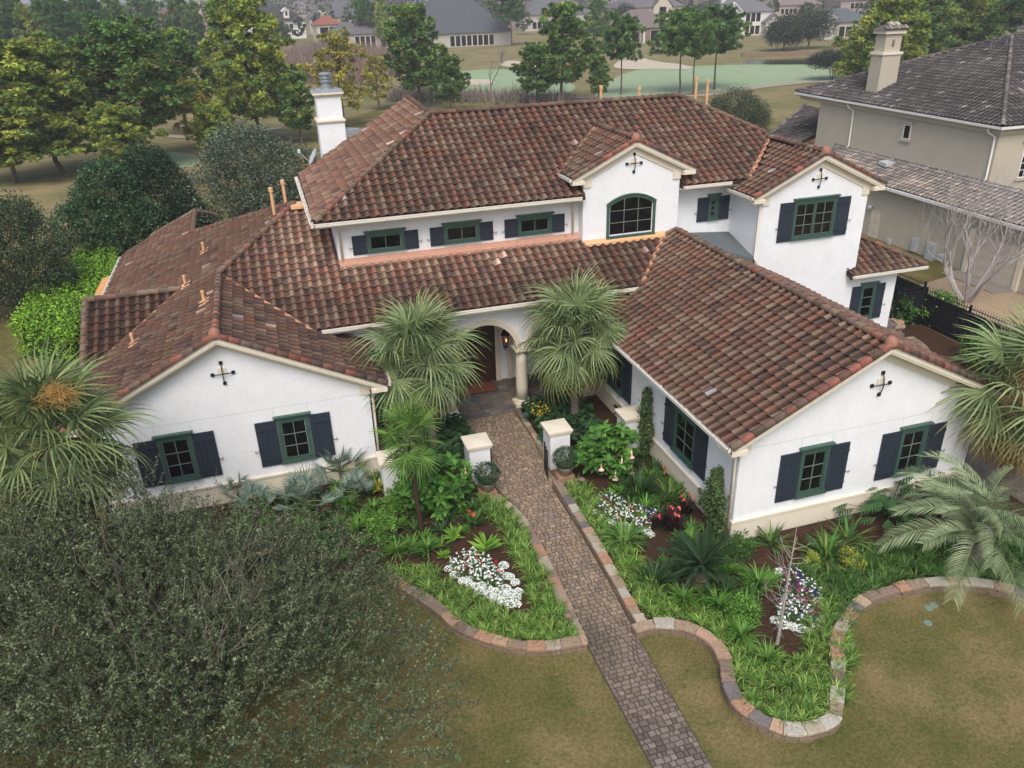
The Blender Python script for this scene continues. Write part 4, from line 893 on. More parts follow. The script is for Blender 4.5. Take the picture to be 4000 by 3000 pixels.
# ---- liriope ground cover -----------------------------------------------------
LIR = [(.10, .215, .035), (.065, .16, .026), (.16, .29, .05), (.28, .36, .09)]
tufts = [blades(46, .40, .022, 1.7, LIR, 50+i, seg=4, el=(35, 85)) for i in range(4)]
tuftd = [blades(46, .42, .024, 1.6, [(.055, .13, .025), (.04, .10, .022), (.09, .18, .035)], 60+i, seg=4, el=(35, 85)) for i in range(3)]
def ground_cover(label, pts, kinds):
    m = M()
    for p in pts: v, f, c = R.choice(kinds); inst(m, v, f, c, [p], .8, 1.2)
    o = m.build('ground_cover', LEAF, kind='stuff'); o['label'] = label; o['category'] = 'ground cover'
lpath = [(-5.72, -2.3), (-5.66, -.4), (-5.58, 1.0), (-5.6, 2.8), (-5.9, 4.3)]
lcur = [(-9.6, 1.2), (-8.6, -.1), (-8.35, -.8), (-7.9, -1.3), (-7.4, -1.7), (-6.85, -2.0), (-6.2, -2.15), (-5.7, -2.2)]
pL = scatter(LB, .21, .12, lambda x, y: y < 4.6 and x > -9.9 and (dline(x, y, lpath) < .12+.75*min(1, .6+max(0, -y)*.4) or (dline(x, y, lcur) < .95)), 3)
ground_cover('variegated grassy liriope border filling the rim of the left flower bed', pL, tufts)
rcurve = Rc[:22]
pR = scatter(RB, .21, .12, lambda x, y: (x < -2.9+.0*y and -2.4 < y < 4.4 and dline(x, y, [(-3.7, -2.3), (-3.6, -.3), (-3.5, 2), (-3.5, 4.4)]) < .62+.45*max(0, .6-y)) or (y < -2.0 and -3.3 < x < 1.3 and (dline(x, y, rcurve) < .95 or y < -4.4) and not (x > -2.0 and y < -2.2 and (x+.95)**2+(y+3.9)**2 < .36)), 4)
ground_cover('variegated liriope clumps filling the rounded tip of the right flower bed', pR, tufts)
pR2 = scatter(RB, .23, .12, lambda x, y: x > .9 and y < -1.7+.0*x and x < 8, 5)
ground_cover('darker liriope strip inside the stone edging below the right wing', pR2, tuftd)
und = [blades(40, .42, .05, 1.2, G_, 66+i, seg=4, r0=.12, el=(25, 80), wid=(.4, 1, .8, .05)) for i, G_ in enumerate(([(.045, .12, .022), (.07, .16, .03)], [(.03, .075, .022), (.045, .10, .03)], [(.09, .21, .03), (.06, .15, .025)]))]
ground_cover('mixed low leafy plants growing through the mulch of the left flower bed', scatter([(-11.5, 3.0), (-9.0, 2.2), (-7.6, 2.6), (-6.4, 3.2), (-6.2, 5.3), (-9.2, 6.9), (-13.5, 6.9), (-14, 4.5)], .50, .12, None, 31), und)
ground_cover('mixed low leafy plants growing through the mulch of the right flower bed', scatter([(-3.1, 2.6), (-.3, 5.4), (-.25, 3.4), (-.3, 1.6), (-.5, -1.0), (.6, -2.2), (-1.0, -2.6), (-2.6, -2.2), (-3.0, -.6), (-1.5, -.2), (-1.3, 1.0)], .46, .12, None, 32), und)
# ---- single plants ----------------------------------------------------------------
def plant(name, label, cat_, mesh, u, v, z=.13, s=1., group=None, rot=None):
    p = at(u, v, z); return obj(name, mesh, loc=tuple(p), rot=(0, 0, R.uniform(0, 6.28) if rot is None else rot), scale=s, label=label, category=cat_, group=group)
def mk(name, parts, smooth=False):
    m = M()
    for v, f, c in parts: m.add(v, f, c)
    return m.mesh(name, LEAF, smooth)
G1 = [(.05, .13, .022), (.035, .095, .018), (.075, .17, .03)]; G2 = [(.10, .24, .03), (.07, .18, .025), (.14, .28, .05)]; G3 = [(.022, .055, .018), (.03, .075, .022), (.045, .10, .03)]
strapA = [mk('strap', [blades(95, .74, .036, 1.5, G2, 70+i, 5, el=(40, 88))]) for i in range(3)]
strapD = [mk('strap', [blades(90, .95, .05, 1.0, G3, 80+i, 5, r0=.15, el=(35, 88), wid=(.8, 1, .9, .05))]) for i in range(2)]
agap = mk('strap', [blades(120, .75, .05, 1.7, [(.085, .19, .04), (.06, .15, .03), (.15, .27, .06)], 90, 5, r0=.2, el=(20, 85), wid=(.8, 1, .95, .2))])
brom = mk('strap', [blades(46, 1.15, .085, 1.1, [(.06, .14, .03), (.045, .11, .028), (.13, .17, .035)], 91, 6, r0=.12, el=(20, 80), wid=(.8, 1, 1, .5, .02))])
for i, (u, v, s, lab) in enumerate([(1672, 2158, .85, 'fresh green strap-leaved lily clump between the slim palm and the white flowers'), (1552, 2166, .8, 'grassy lily clump at the edge of the grey-green oak'), (1372, 1985, .8, 'lily clump below the yellow ginger by the left wing'), (1462, 2000, .75, 'lily clump in front of the leftmost gate pillar'), (1400, 2080, .85, 'lily clump half hidden by the oak twigs under the ginger'),
        (2666, 2358, .95, 'lily clump left of the sago palm trunk'), (2805, 2385, 1.0, 'lily clump in front of the sago palm to its right'), (2893, 2500, 1.0, 'largest pale lily clump left of the bare sapling'), (2994, 2592, .9, 'lily clump at the foot of the bare sapling'), (2960, 2300, 1.1, 'lily clump between sago palm and the ring of flowers'), (2925, 2420, .8, 'lily clump beside the small light green shrub'), (2700, 2130, .9, 'lily clump behind the sago palm near the house corner'), (2830, 2250, 1.0, 'lily clump right behind the sago palm fronds'), (3230, 2150, .9, 'lily clump by the plinth of the right wing')]):
    plant('lily_clump', lab, 'plant', strapA[i % 3], u, v, s=s, group='strap-leaved lily clumps')
plant('iris_clump', 'big dark green iris clump below the side window of the right wing', 'plant', strapD[0], 2500, 1935, s=1.1); plant('iris_clump', 'dark low spiky clump between walkway edging and sago palm', 'plant', strapD[1], 2553, 2284, s=.8)
plant('iris_clump', 'broad-leaved green clump beside the wall under the side window', 'plant', brom, 2615, 1955, s=.75); plant('agapanthus', 'rounded bright agapanthus clump in front of the alyssum beside the walkway', 'plant', agap, 2436, 2125, s=1.05)
plant('bromeliad', 'large rosette of broad arching leaves beside the bare sapling', 'plant', brom, 3225, 2185, s=1.0); plant('bromeliad', 'rosette of arching leaves against the plinth left of the sapling', 'plant', brom, 3010, 2130, s=.7); plant('bromeliad', 'rosette of arching leaves behind the big one near the mulch', 'plant', brom, 3310, 2120, s=.8); plant('bromeliad', 'small rosette under the ginger at the walkway bed', 'plant', brom, 1640, 2020, s=.45)
# shrubs
shA = [bush_mesh('leafy', [(0, 0, .35, .38, .36)], 150, 16, .045, .055, G2, 100, .7), bush_mesh('leafy', [(0, 0, .4, .45, .42), (.25, .1, .3, .3)], 170, 16, .05, .06, G1, 103, .7)]
yel = bush_mesh('leafy', [(0, 0, .25, .35, .25), (.3, 0, .2, .25)], 110, 16, .05, .05, [(.30, .34, .04), (.22, .30, .04), (.38, .40, .07)], 105, .5)
plant('small_shrub', 'small round light green shrub below the leftmost gate pillar', 'shrub', shA[0], 1552, 1995, s=1.15); plant('small_shrub', 'light green shrub at the oak edge below the gate pillar shrub', 'shrub', shA[0], 1500, 2110, s=1.3); plant('small_shrub', 'small light green shrub in front of the sago palm', 'shrub', shA[0], 2895, 2430, s=1.1)
plant('small_shrub', 'green rounded bush at the far side corner of the villa', 'shrub', shA[1], 3480, 1275, z=0, s=2.0); plant('small_shrub', 'shrub with light new leaves growing against the black side fence', 'shrub', shA[0], 3660, 1270, z=0, s=2.3); plant('small_shrub', 'dark shrub against the black side fence nearer the palm', 'shrub', shA[1], 3830, 1420, z=0, s=1.9)
plant('small_shrub', 'dark green shrub filling the corner below the vine at the house corner', 'shrub', shA[1], 2890, 2170, s=.9)
plant('golden_shrub', 'low yellow-green feathery shrub beside the large rosette', 'shrub', yel, 3322, 2215, s=1.0); plant('golden_shrub', 'low yellow-green feathery shrub at the foot of the large rosette', 'shrub', yel, 3170, 2215, s=.75)
# yellow variegated ginger
ging = [blades(34, .62, .10, .9, [(.42, .40, .06), (.28, .33, .05), (.52, .48, .12), (.13, .22, .04)], 110+i, 4, r0=.1, el=(30, 88), wid=(.2, 1, .8, .05), z0=.1) for i in range(2)]
gm = [mk('ginger', [g]) for g in ging]
for (u, v, s, lab) in ((1395, 1890, 1.25, 'tallest yellow variegated ginger against the left wing plinth'), (1478, 1925, .95, 'yellow variegated ginger just left of the leftmost gate pillar'), (1548, 1905, 1.0, 'yellow variegated ginger just right of the leftmost gate pillar')): plant('variegated_ginger', lab, 'plant', gm[0], u, v, s=s)
# foxtail ferns
def foxtail(seed):
    rs = np.random.default_rng(seed); m = M()
    for i in range(34):
        az = rs.uniform(0, 6.28); e = math.radians(rs.uniform(25, 85)); L = rs.uniform(.42, .62); n = 9; t = np.linspace(0, 1, n); ang = e-t*.5
        h = np.concatenate([[0], np.cumsum(np.cos(ang[:-1])*L/n)]); z = np.concatenate([[0], np.cumsum(np.sin(ang[:-1])*L/n)]); P = np.stack([np.cos(az)*h, np.sin(az)*h, z], 1)
        r = .034*np.interp(t, [0, .2, .75, 1], [.25, 1, .9, .1])*rs.uniform(.85, 1.15, n); m.tube(P, r, 6, np.array(R.choice([(.15, .30, .035), (.11, .24, .03), (.20, .36, .05)]))*rs.uniform(.8, 1.2))
    return m.mesh('fern', LEAF)
fx = [foxtail(1), foxtail(2)]
for (u, v, s, k, lab) in ((1772, 2105, .95, 0, 'left foxtail fern of the pair above the white flowers'), (1900, 2150, 1.2, 1, 'largest foxtail fern, right of the pair above the white flowers'), (1735, 2178, .6, 0, 'small foxtail fern tucked behind the lily clump')): plant('foxtail_fern', lab, 'fern', fx[k], u, v, s=s)
# red cannas
def canna(leafc, flc, n, seed, H=.9):
    m = M(); v, f, c = blades(n, .55, .15, .7, leafc, seed, 4, r0=.12, el=(40, 85), wid=(.2, 1, .85, .05), z0=.15); m.add(v, f, c); v, f, c = blades(n, .5, .15, .7, leafc, seed+5, 4, r0=.1, el=(30, 80), wid=(.2, 1, .85, .05), z0=.45*H); m.add(v, f, c); rs = np.random.default_rng(seed)
    me = m
    for i in range(3):
        x, y = rs.uniform(-.25, .25, 2); me.tube([(x*.5, y*.5, .1), (x, y, H)], .01, 4, leafc[0])
        for q in range(5): p = np.array((x, y, H))+rs.normal(0, .035, 3); v, f, c = leaves(p[None]+rs.normal(0, .015, (3, 3)), .07, flc, int(rs.integers(999)), .2, .8); me.add(v, f, c)
    return me.mesh('canna', LEAF)
REDF = [(.75, .04, .03), (.80, .10, .06)]
plant('canna', 'green canna with a scarlet flower spike in the left bed', 'plant', canna(G1, REDF, 9, 3, .8), 1858, 2062, s=.75)
dk = [(.032, .014, .016), (.022, .011, .014), (.045, .02, .018)]
for (u, v, s, lab) in ((2625, 2085, 1.0, 'dark purple canna with coral flowers in front of the wall vine'), (2680, 2020, .85, 'dark purple canna behind, against the plinth of the side wall'), (2560, 2065, .6, 'smallest dark purple canna beside the pansies')): plant('canna', lab, 'plant', canna(dk, [(.80, .10, .09), (.85, .2, .15)], 16, 7, .85), u, v, s=s)
plant('canna', 'dark leafed plant clump behind the iron fence below the far side window', 'plant', canna([(.012, .012, .018), (.016, .014, .022)], dk, 14, 8, .5), 2440, 1640, s=1.2)
plant('red_flower', 'single red flower stem in front of the side window sill', 'flower', canna(G1, REDF, 4, 13, .75), 2590, 1880, s=.6); plant('red_flower', 'red flowers in dark foliage beside the blue palms', 'flower', canna(G3, REDF, 10, 14, .5), 1285, 2020, s=.7)
# angel's trumpet shrubs
def trumpet(seed, flowers):
    rs = np.random.default_rng(seed); m = M(); B = [(0, 0, .95, .75, .62), (.45, .1, .8, .5, .45), (-.45, .05, .75, .55, .5), (.05, -.35, .55, .5, .4)]
    for i in range(7): a = rs.uniform(0, 6.28); m.tube([(rs.uniform(-.1, .1), rs.uniform(-.1, .1), 0), (math.cos(a)*.25, math.sin(a)*.25, .5), (math.cos(a)*.6, math.sin(a)*.55, 1.1)], [.03, .022, .01], 5, (.2, .16, .1))
    for p in blob_surface(B, 150, seed, .55):
        cc = np.array(R.choice([(.075, .19, .030), (.055, .15, .028), (.10, .24, .04)]))*rs.uniform(.75, 1.2)
        v, f, c = blades(9, .27, .125, .9, [tuple(cc)], int(rs.integers(1e6)), 3, r0=.02, el=(-15, 55), wid=(.15, 1, .75, .05)); m.add(v+p, f, c)
    o = m.mesh('foliage', LEAF); fs = []
    for p in flowers:
        q = M(); q.lathe([(.015, 0), (.02, -.08), (.03, -.16), (.075, -.21), (.09, -.205)], (0, 0, 0), 7, (.85, .62, .48)); q.lathe([(.02, .06), (.018, 0)], (0, 0, 0), 5, (.2, .35, .1)); fs.append((p, q.mesh('flower', FLOWER, True)))
    return o, fs
def trumpet_thing(label, u, v, s, seed, flowers):
    p = at(u, v, .13); t = thing('trumpet_shrub', label, 'shrub', loc=tuple(p)); t.scale = (s, s, s); o, fs = trumpet(seed, flowers); obj('foliage', o, t)
    for q, me in fs: obj('flower', me, t, loc=q, scale=1.25)
trumpet_thing('large-leaved angel trumpet shrub with pale trumpets in front of the right iron fence', 2375, 1850, 1.12, 21, [(-.1, -.75, .55), (.55, -.4, .95), (.35, -.6, .75), (-.45, -.5, .8), (.1, -.72, .95), (.5, -.55, .5)])
trumpet_thing('dark green angel trumpet shrub with two pink trumpets left of the gate', 1715, 1985, 1.2, 22, [(.62, -.25, 1.05), (.75, -.1, 1.15)])
# boxwoods in stone pots
for (u, v, lab) in ((1905, 1912, 'clipped boxwood ball in a stone pot left of the gate'), (2208, 1850, 'clipped boxwood ball in a stone pot right of the gate')):
    p = at(u, v, .3); t = thing('potted_boxwood', lab, 'potted plant', loc=tuple(p)); m = M(); m.lathe([(.17, 0), (.2, .05), (.26, .2), (.30, .28), (.31, .33), (.26, .33), (.25, .26)], (0, 0, 0), 18, (.20, .17, .13)); m.build('pot', STONE, t, True)
    obj('foliage', bush_mesh('foliage', [(0, 0, .62, .42, .36)], 260, 16, .035, .04, [(.03, .075, .028), (.022, .055, .024), (.05, .10, .04)], 130+u % 7, .7, inner=.75), t)
    t2 = thing('stone_plinth', 'low stacked stone plinth under the '+('left' if u < 2000 else 'right')+' potted boxwood', 'stones'); x, y = p[:2]
    for k, (dx, dy, w, d, z0, z1) in enumerate([(0, 0, .62, .5, 0, .14), (-.02, .0, .58, .46, .145, .29), (.1, -.5, .5, .34, 0, .12), (.12, -.48, .44, .32, .125, .24)]):
        m = M(); m.prism([(x+dx-w/2, y+dy-d/2), (x+dx+w/2, y+dy-d/2+.03), (x+dx+w/2-.03, y+dy+d/2), (x+dx-w/2+.02, y+dy+d/2)], z0, z1, jit(SCOL[k+1])); m.build('stone', STONE, t2)
# climbing vines on the side wall
def vine(label, y0, w, h, seed):
    t = thing('wall_vine', label, 'vine'); m = M(); rs = np.random.default_rng(seed)
    for k in range(3): yy = y0+(k-1)*.1; m.tube([(-.2, yy, .1), (-.12, yy+.03, h*.5), (-.1, yy, h*.9)], .012, 4, (.1, .08, .06))
    m.build('stem', BARK, t); n = 330; z = rs.uniform(.25, h, n); ww = w*1.5*(.6+.4*np.sin(z*2.3+seed))*np.interp(z, [0, .3, h*.8, h], [1.2, .9, .9, .35]); c = np.stack([-.10-rs.uniform(0, .22, n), y0+rs.normal(0, .35, n)*ww, z], 1)
    v, f, cc = leaves(clump_points(c, 12, .05, seed), .085, [(.045, .105, .03), (.035, .08, .025), (.08, .14, .04), (.15, .15, .05)], seed, .1, .8); v[:, 0] = np.minimum(v[:, 0], -.01); m = M(); m.add(v, f, cc); m.build('foliage', LEAF, t)
vine('climbing vine on a narrow trellis between the two side windows', 5.35, .55, 2.65, 5); vine('climbing vine with a few red blooms near the front corner of the right wing', .72, .8, 2.25, 6)
# round-leafed ligularia and yellow daisies
def ligularia(pts, seed):
    m = M(); rs = np.random.default_rng(seed)
    for p in pts:
        for k in range(9):
            a = rs.uniform(0, 6.28); r = rs.uniform(.05, .3); z = .22+rs.uniform(0, .2); c = np.array(p)+(math.cos(a)*r, math.sin(a)*r, z); K = 8; s = rs.uniform(.10, .16); tl = rs.normal(0, .28, 2); V = [c-(0, 0, .02)]
            for j in range(K): t = j*6.283/K+a; d = np.array((math.cos(t)*s*(1 if j else .5), math.sin(t)*s*(1 if j else .5), 0)); d[2] = d[0]*tl[0]+d[1]*tl[1]+.012; V.append(c+d)
            m.add(V, [(0, j+1, (j+1) % K+1) for j in range(K)], np.array((.028, .075, .028))*rs.uniform(.6, 1.5)); m.tube([p, c-(0, 0, .02)], .006, 3, (.06, .09, .03))
    return m
o = ligularia(scatter([(-3.2, 6.7), (-1.2, 6.8), (-1.0, 9.9), (-3.2, 9.9)], .27, .13, None, 8), 1).build('ligularia_bed', LEAF, kind='stuff'); o['label'] = 'glossy round ligularia leaves carpeting the bed right of the porch steps'; o['category'] = 'ground cover'
o = ligularia(scatter([(-8.4, 6.6), (-6.0, 6.5), (-5.8, 9.6), (-8.6, 9.6)], .27, .13, None, 9), 2).build('ligularia_bed', LEAF, kind='stuff'); o['label'] = 'glossy round ligularia leaves carpeting the bed behind the left gate pillar'; o['category'] = 'ground cover'
m = M(); rs = np.random.default_rng(4); c = np.stack([rs.uniform(-3.25, -2.5, 46), rs.uniform(8.4, 9.4, 46), rs.uniform(.5, .66, 46)], 1)
for k in range(6): v, f, cc = leaves(c+rs.normal(0, .012, c.shape), .055, [(.75, .55, .03), (.85, .65, .05)], k, 1.5, .6); m.add(v, f, cc)
o = m.build('yellow_daisies', FLOWER, kind='stuff'); o['label'] = 'patch of small yellow daisies beside the porch column base'; o['category'] = 'flowers'
# ---- flower patches -------------------------------------------------------------------
def aly_mesh(seed):
    m = M(); rs = np.random.default_rng(seed); d = rs.normal(size=(260, 3)); d[:, 2] = np.abs(d[:, 2]); d /= np.linalg.norm(d, axis=1)[:, None]; P = d*np.array([.155, .155, .11])*(.9+.16*rs.random((260, 1)))
    wh = rs.random(260) < .82; v, f, c = leaves(P[wh], .042, [(.88, .91, .88), (.75, .84, .74)], seed, .8, .9); m.add(v, f, c); v, f, c = leaves(P[~wh]*.93, .045, [(.10, .22, .06), (.2, .34, .15)], seed+1, .6, .6); m.add(v, f, c); return m.mesh('alyssum', FLOWER)
AL = [aly_mesh(i) for i in range(3)]
def r14(u, v): return (1400+u*.7874, 2000+v*.7874)
def r20(u, v): return (2000+u*.6304, 1550+v*.6304)
def r27(u, v): return (2700+u*.8403, 2100+v*.8403)
grp = [('left bed', 'white alyssum mounds of the left flower bed', [r14(*q) for q in [(445, 275), (480, 305), (518, 335), (548, 325), (552, 350), (578, 362), (610, 355), (605, 385), (640, 375), (645, 405), (682, 385), (677, 420), (708, 437), (722, 402), (748, 418), (750, 452), (787, 450), (785, 415), (760, 395), (792, 388), (778, 342), (752, 315), (720, 260), (738, 312), (730, 375), (700, 290)]]),
    ('bed beside the walkway', 'white alyssum mounds beside the walkway', [r20(*q) for q in [(492, 642), (500, 675), (520, 712), (552, 742), (585, 760), (615, 775), (540, 630), (650, 785), (700, 792), (840, 830), (860, 845), (800, 815)]]),
    ('ring around the sapling bed', 'white alyssum mounds ringing the sapling bed', [r27(*q) for q in [(428, 398), (472, 408), (512, 418), (550, 428), (580, 408), (600, 390), (607, 358), (612, 322), (604, 290), (600, 262), (582, 238), (392, 378), (560, 212), (415, 155), (440, 168), (595, 370)]])]
for where, gname, pts in grp:
    for k, (u, v) in enumerate(pts):
        p = at(u, v, .2); obj('alyssum_mound', AL[k % 3], loc=(p[0], p[1], .14), rot=(0, 0, R.uniform(0, 6)), scale=R.uniform(.75, 1.0), label='white alyssum mound at the rim of the pansy patch, '+where, category='flowers', group=gname)
def pansies(label, poly, cols, seed, n=150):
    P = [at(*q, .2)[:2] for q in poly]; m = M(); rs = np.random.default_rng(seed); lo, hi = np.min(P, 0), np.max(P, 0); q = rs.uniform(lo, hi, (n*9, 2)); q = q[poly_in(q[:, 0], q[:, 1], P)]; z = .2+rs.uniform(0, .12, len(q)); c = np.column_stack([q, z])
    cl = clump_points(c[:n], 26, .05, seed); cl[:, 2] = np.clip(cl[:, 2]-.05, .14, .35); v, f, cc = leaves(cl, .055, [(.05, .12, .03), (.08, .19, .04), (.035, .09, .03)], seed, .5, .6); m.add(v, f, cc)
    for k, p in enumerate(c[:int(n*1.5)]):
        s = np.array([.7, .3]); t = (p[0]-lo[0])/(hi[0]-lo[0]); bi = int(rs.integers(len(cols))) if rs.random() < .45 else int((math.sin(p[0]*4.1+seed)+1)/2*len(cols)*.999)
        col = cols[bi]; v, f, cc = leaves(np.repeat(p[None]+(0, 0, .05), 3, 0)+rs.normal(0, .012, (3, 3)), .062, [col], int(rs.integers(1e6)), 1.6, .85); m.add(v, f, cc)
    o = m.build('pansy_patch', FLOWER, kind='stuff'); o['label'] = label; o['category'] = 'flowers'
WH, PU, RD, VI = (.85, .87, .85), (.05, .03, .22), (.45, .02, .04), (.25, .02, .10)
pansies('mixed red, white and purple pansies in the left flower bed', [r14(*q) for q in [(440, 260), (500, 205), (570, 195), (650, 230), (690, 270), (720, 330), (730, 400), (650, 370), (560, 330), (480, 300)]], [WH, WH, RD, WH], 3, 190)
pansies('purple, white and red pansies between walkway and dark canna', [r20(*q) for q in [(540, 620), (620, 610), (700, 655), (800, 690), (900, 710), (905, 790), (850, 830), (760, 810), (650, 780), (580, 740), (520, 690)]], [PU, WH, WH, RD, WH], 5, 230)
pansies('crimson, purple and white pansies around the bare sapling', [r27(*q) for q in [(420, 145), (480, 155), (540, 195), (600, 250), (605, 330), (580, 395), (510, 405), (430, 390), (385, 370), (400, 300), (430, 240)]], [WH, WH, PU, WH, VI], 6, 230)
# valve covers and path lights
for k, (u, v) in enumerate(((3647, 2362), (3628, 2374), (3624, 2432))):
    p = at(u, v, .02); m = M(); m.lathe([(.11, 0), (.11, .02), (.09, .03)], (p[0], p[1], .0), 14, (.16, .22, .16)); o = m.build('valve_cover', PLAIN); o['label'] = ['right one of the two touching round green valve covers in the lawn', 'left one of the two touching round green valve covers in the lawn', 'lone round green valve cover nearest the camera'][k]; o['category'] = 'valve cover'
for (u, v, lab) in ((2220, 2440, 'small brown mushroom path light at the tip of the left bed'), (2272, 1905, 'small brown mushroom path light near the right potted boxwood')):
    p = at(u, v, .14); t = thing('path_light', lab, 'lamp', loc=tuple(p)); m = M(); m.tube([(0, 0, 0), (0, 0, .34)], .012, 6, (.10, .07, .05)); m.build('stem', PLAIN, t); m = M(); m.lathe([(.11, 0), (.10, .02), (.02, .06), (.005, .07)], (0, 0, .33), 14, (.20, .15, .11)); m.build('shade', PLAIN, t)
# philodendron: lobed leaves
def philo(seed, n=60):
    m = M(); rs = np.random.default_rng(seed)
    for i in range(n):
        a = rs.uniform(0, 6.28); r = rs.uniform(.1, 1.25); p = np.array((math.cos(a)*r*1.3, math.sin(a)*r*.7, rs.uniform(.35, .9)*(1.15-r*.35))); az = a+rs.normal(0, .4); d = np.array((math.cos(az), math.sin(az), -.25)); s = np.array((-math.sin(az), math.cos(az), 0)); cc = np.array((.032, .088, .026))*rs.uniform(.6, 1.5); L = .42
        m.tube([(0, 0, .05), p], .008, 3, cc)
        for k in range(6):
            q = p+d*L*k/6; w = L*.42*math.sin(math.pi*(k+1.2)/7.5)
            for sg in (-1, 1): e = q+s*sg*w+d*.07-(0, 0, .04); m.add([q-d*.025, q+d*.03, e+d*.02, e-d*.012], [(0, 1, 2, 3)], cc)
        m.add([p+d*L*.8-s*.03, p+d*L*.8+s*.03, p+d*L*1.05], [(0, 1, 2)], cc)
    return m.mesh('philodendron', LEAF)
ph = philo(1); plant('philodendron', 'dark split-leaf philodendron below the right front window', 'plant', ph, 3470, 2010, s=1.05, rot=.2); plant('philodendron', 'dark split-leaf philodendron further right beside the palm', 'plant', ph, 3640, 1960, s=1.25, rot=2.2)
# ================================================================== palms
def fan_frond(seed, pet=.75, Rl=.85, n=34, droop=1.0, cols=((.165, .225, .095), (.115, .165, .068), (.22, .285, .125)), dead=.15, w=.034, span=150, tipc=(.33, .25, .07)):
    rs = np.random.default_rng(seed); m = M(); t = np.linspace(0, 1, 6); P = np.stack([t*pet, 0*t, .16*t-.22*t**2], 1); m.tube(P, np.linspace(.018, .010, 6), 5, (.16, .22, .08), cap=False); hub = P[-1]
    base = math.radians(span)
    for i in range(n):
        a = -base+2*base*i/(n-1); L = Rl*(1-.22*abs(a)/base)*rs.uniform(.88, 1.06); d = np.array((math.cos(a), math.sin(a), 0.)); up0 = .35*(abs(math.sin(a)))
        s = np.array((-math.sin(a), math.cos(a), 0.)); c = np.array(cols[rs.integers(len(cols))])*rs.uniform(.8, 1.2); tt = np.linspace(0, 1, 6); wv = np.array([.35, .95, 1, .8, .45, .05])*w
        z = up0*tt*L*.6-droop*L*(.12*tt**1.2+.55*np.clip(tt-.45, 0, 1)**1.35*rs.uniform(.6, 1.7)); hor = L*(tt-.25*droop*np.clip(tt-.5, 0, 1)**1.6)
        Q = hub+d*hor[:, None]+np.stack([0*z, 0*z, z], 1); tw = rs.uniform(-.7, .7); sv = s*math.cos(tw)+np.array((0, 0, math.sin(tw)))
        C = np.repeat(np.repeat(c[None], 6, 0), 2, 0)
        if rs.random() < dead: C[8:] = C[8:]*.35+np.array(tipc)*.65
        m.add(np.stack([Q-sv*wv[:, None]/2, Q+sv*wv[:, None]/2], 1).reshape(-1, 3), np.array([(2*k, 2*k+2, 2*k+3, 2*k+1) for k in range(5)]), C)
    return m.mesh('frond', LEAF)
def put_frond(t, me, az, elv, c=(0, 0, 0), s=1., roll=0.):
    mw = Matrix.Translation(c)@Matrix.Rotation(az, 4, 'Z')@Matrix.Rotation(-elv, 4, 'Y')@Matrix.Rotation(roll, 4, 'X')@Matrix.Scale(s, 4); obj('frond', me, t, mw=mw)
FR = [fan_frond(200+i, pet=.8, Rl=.95, n=36, w=.04, droop=1.0+.35*i, dead=.3, tipc=(.26, .26, .07)) for i in range(4)]; FRY = [fan_frond(210+i, pet=.8, Rl=.95, w=.04, droop=1.8, dead=.85, cols=((.16, .20, .06), (.11, .16, .05))) for i in range(2)]; FRS = [fan_frond(220+i, pet=.45, Rl=.55, n=30, droop=.5, w=.03, cols=((.10, .20, .035), (.07, .15, .03), (.15, .26, .045)), dead=.1) for i in range(3)]
FRB = [fan_frond(230+i, pet=.4, Rl=.42, n=22, droop=.15, w=.028, span=110, cols=((.17, .24, .19), (.13, .20, .16), (.22, .29, .23)), dead=0) for i in range(2)]
FRO = [fan_frond(240+i, droop=1.7, dead=.95, cols=((.30, .24, .09), (.22, .20, .08), (.36, .27, .12)), tipc=(.32, .16, .05)) for i in range(2)]
FRW = [fan_frond(250+i, pet=.95, Rl=1.05, n=30, droop=1.25, w=.045, cols=((.15, .20, .075), (.10, .15, .06), (.19, .24, .09)), dead=.25, tipc=(.22, .22, .06)) for i in range(3)]
def trunk(t, p0, p1, r0, r1, c=(.17, .145, .12), rings=26, name='trunk', n=10, rough=.06):
    p0 = np.array(p0, float); p1 = np.array(p1, float); P = [p0+(p1-p0)*i/rings+np.array([math.sin(i*.4)*.012, math.cos(i*.3)*.012, 0]) for i in range(rings+1)]
    r = [np.interp(i/rings, [0, .08, 1], [r0*1.35, r0, r1])*(1+R.uniform(-rough, rough)) for i in range(rings+1)]; m = M(); m.tube(P, r, n, c); return m.build(name, BARK, t)
def fan_palm(label, base, top, fr, n, s=1., yellow=(), ylist=None, e0=-50, e1=85, r0=.16, r1=.12, tc=(.17, .145, .12), seed=0):
    b = np.array(base, float); tp = np.array(top, float)-b; t = thing('fan_palm', label, 'palm', loc=tuple(b)); trunk(t, (0, 0, -.1), tp, r0, r1, tc); rr = random.Random(seed)
    for i in range(n):
        f = i/(n-1); el = math.radians(e1+(e0-e1)*f**.9)+rr.uniform(-.12, .12); az = i*2.3999+rr.uniform(-.25, .25); me = rr.choice(ylist) if (ylist and f > .8) else rr.choice(fr)
        put_frond(t, me, az, el, tuple(tp+np.array((0, 0, .25*(1-f)))), s*rr.uniform(.85, 1.1), rr.uniform(-.5, .5))
    return t
fan_palm('tall fan palm right of the entry arch, its grey trunk behind the right gate pillar', (-1.66, 8.26, .1), (-1.72, 8.26, 3.55), FR, 38, 1.46, ylist=FRY, seed=1, e0=-62)
fan_palm('tall fan palm left of the entry arch, in front of the left porch column', (-7.1, 8.0, .1), (-7.35, 8.0, 3.75), FR, 34, 1.48, ylist=FRY, seed=2, e0=-62)
fan_palm('small slim fan palm with dark fibrous trunk in the left flower bed', (-8.51, 3.5, .1), (-8.60, 3.5, 3.35), FRS, 24, 1.3, ylist=FRS, seed=3, e0=-65, r0=.075, r1=.085, tc=(.065, .045, .032))
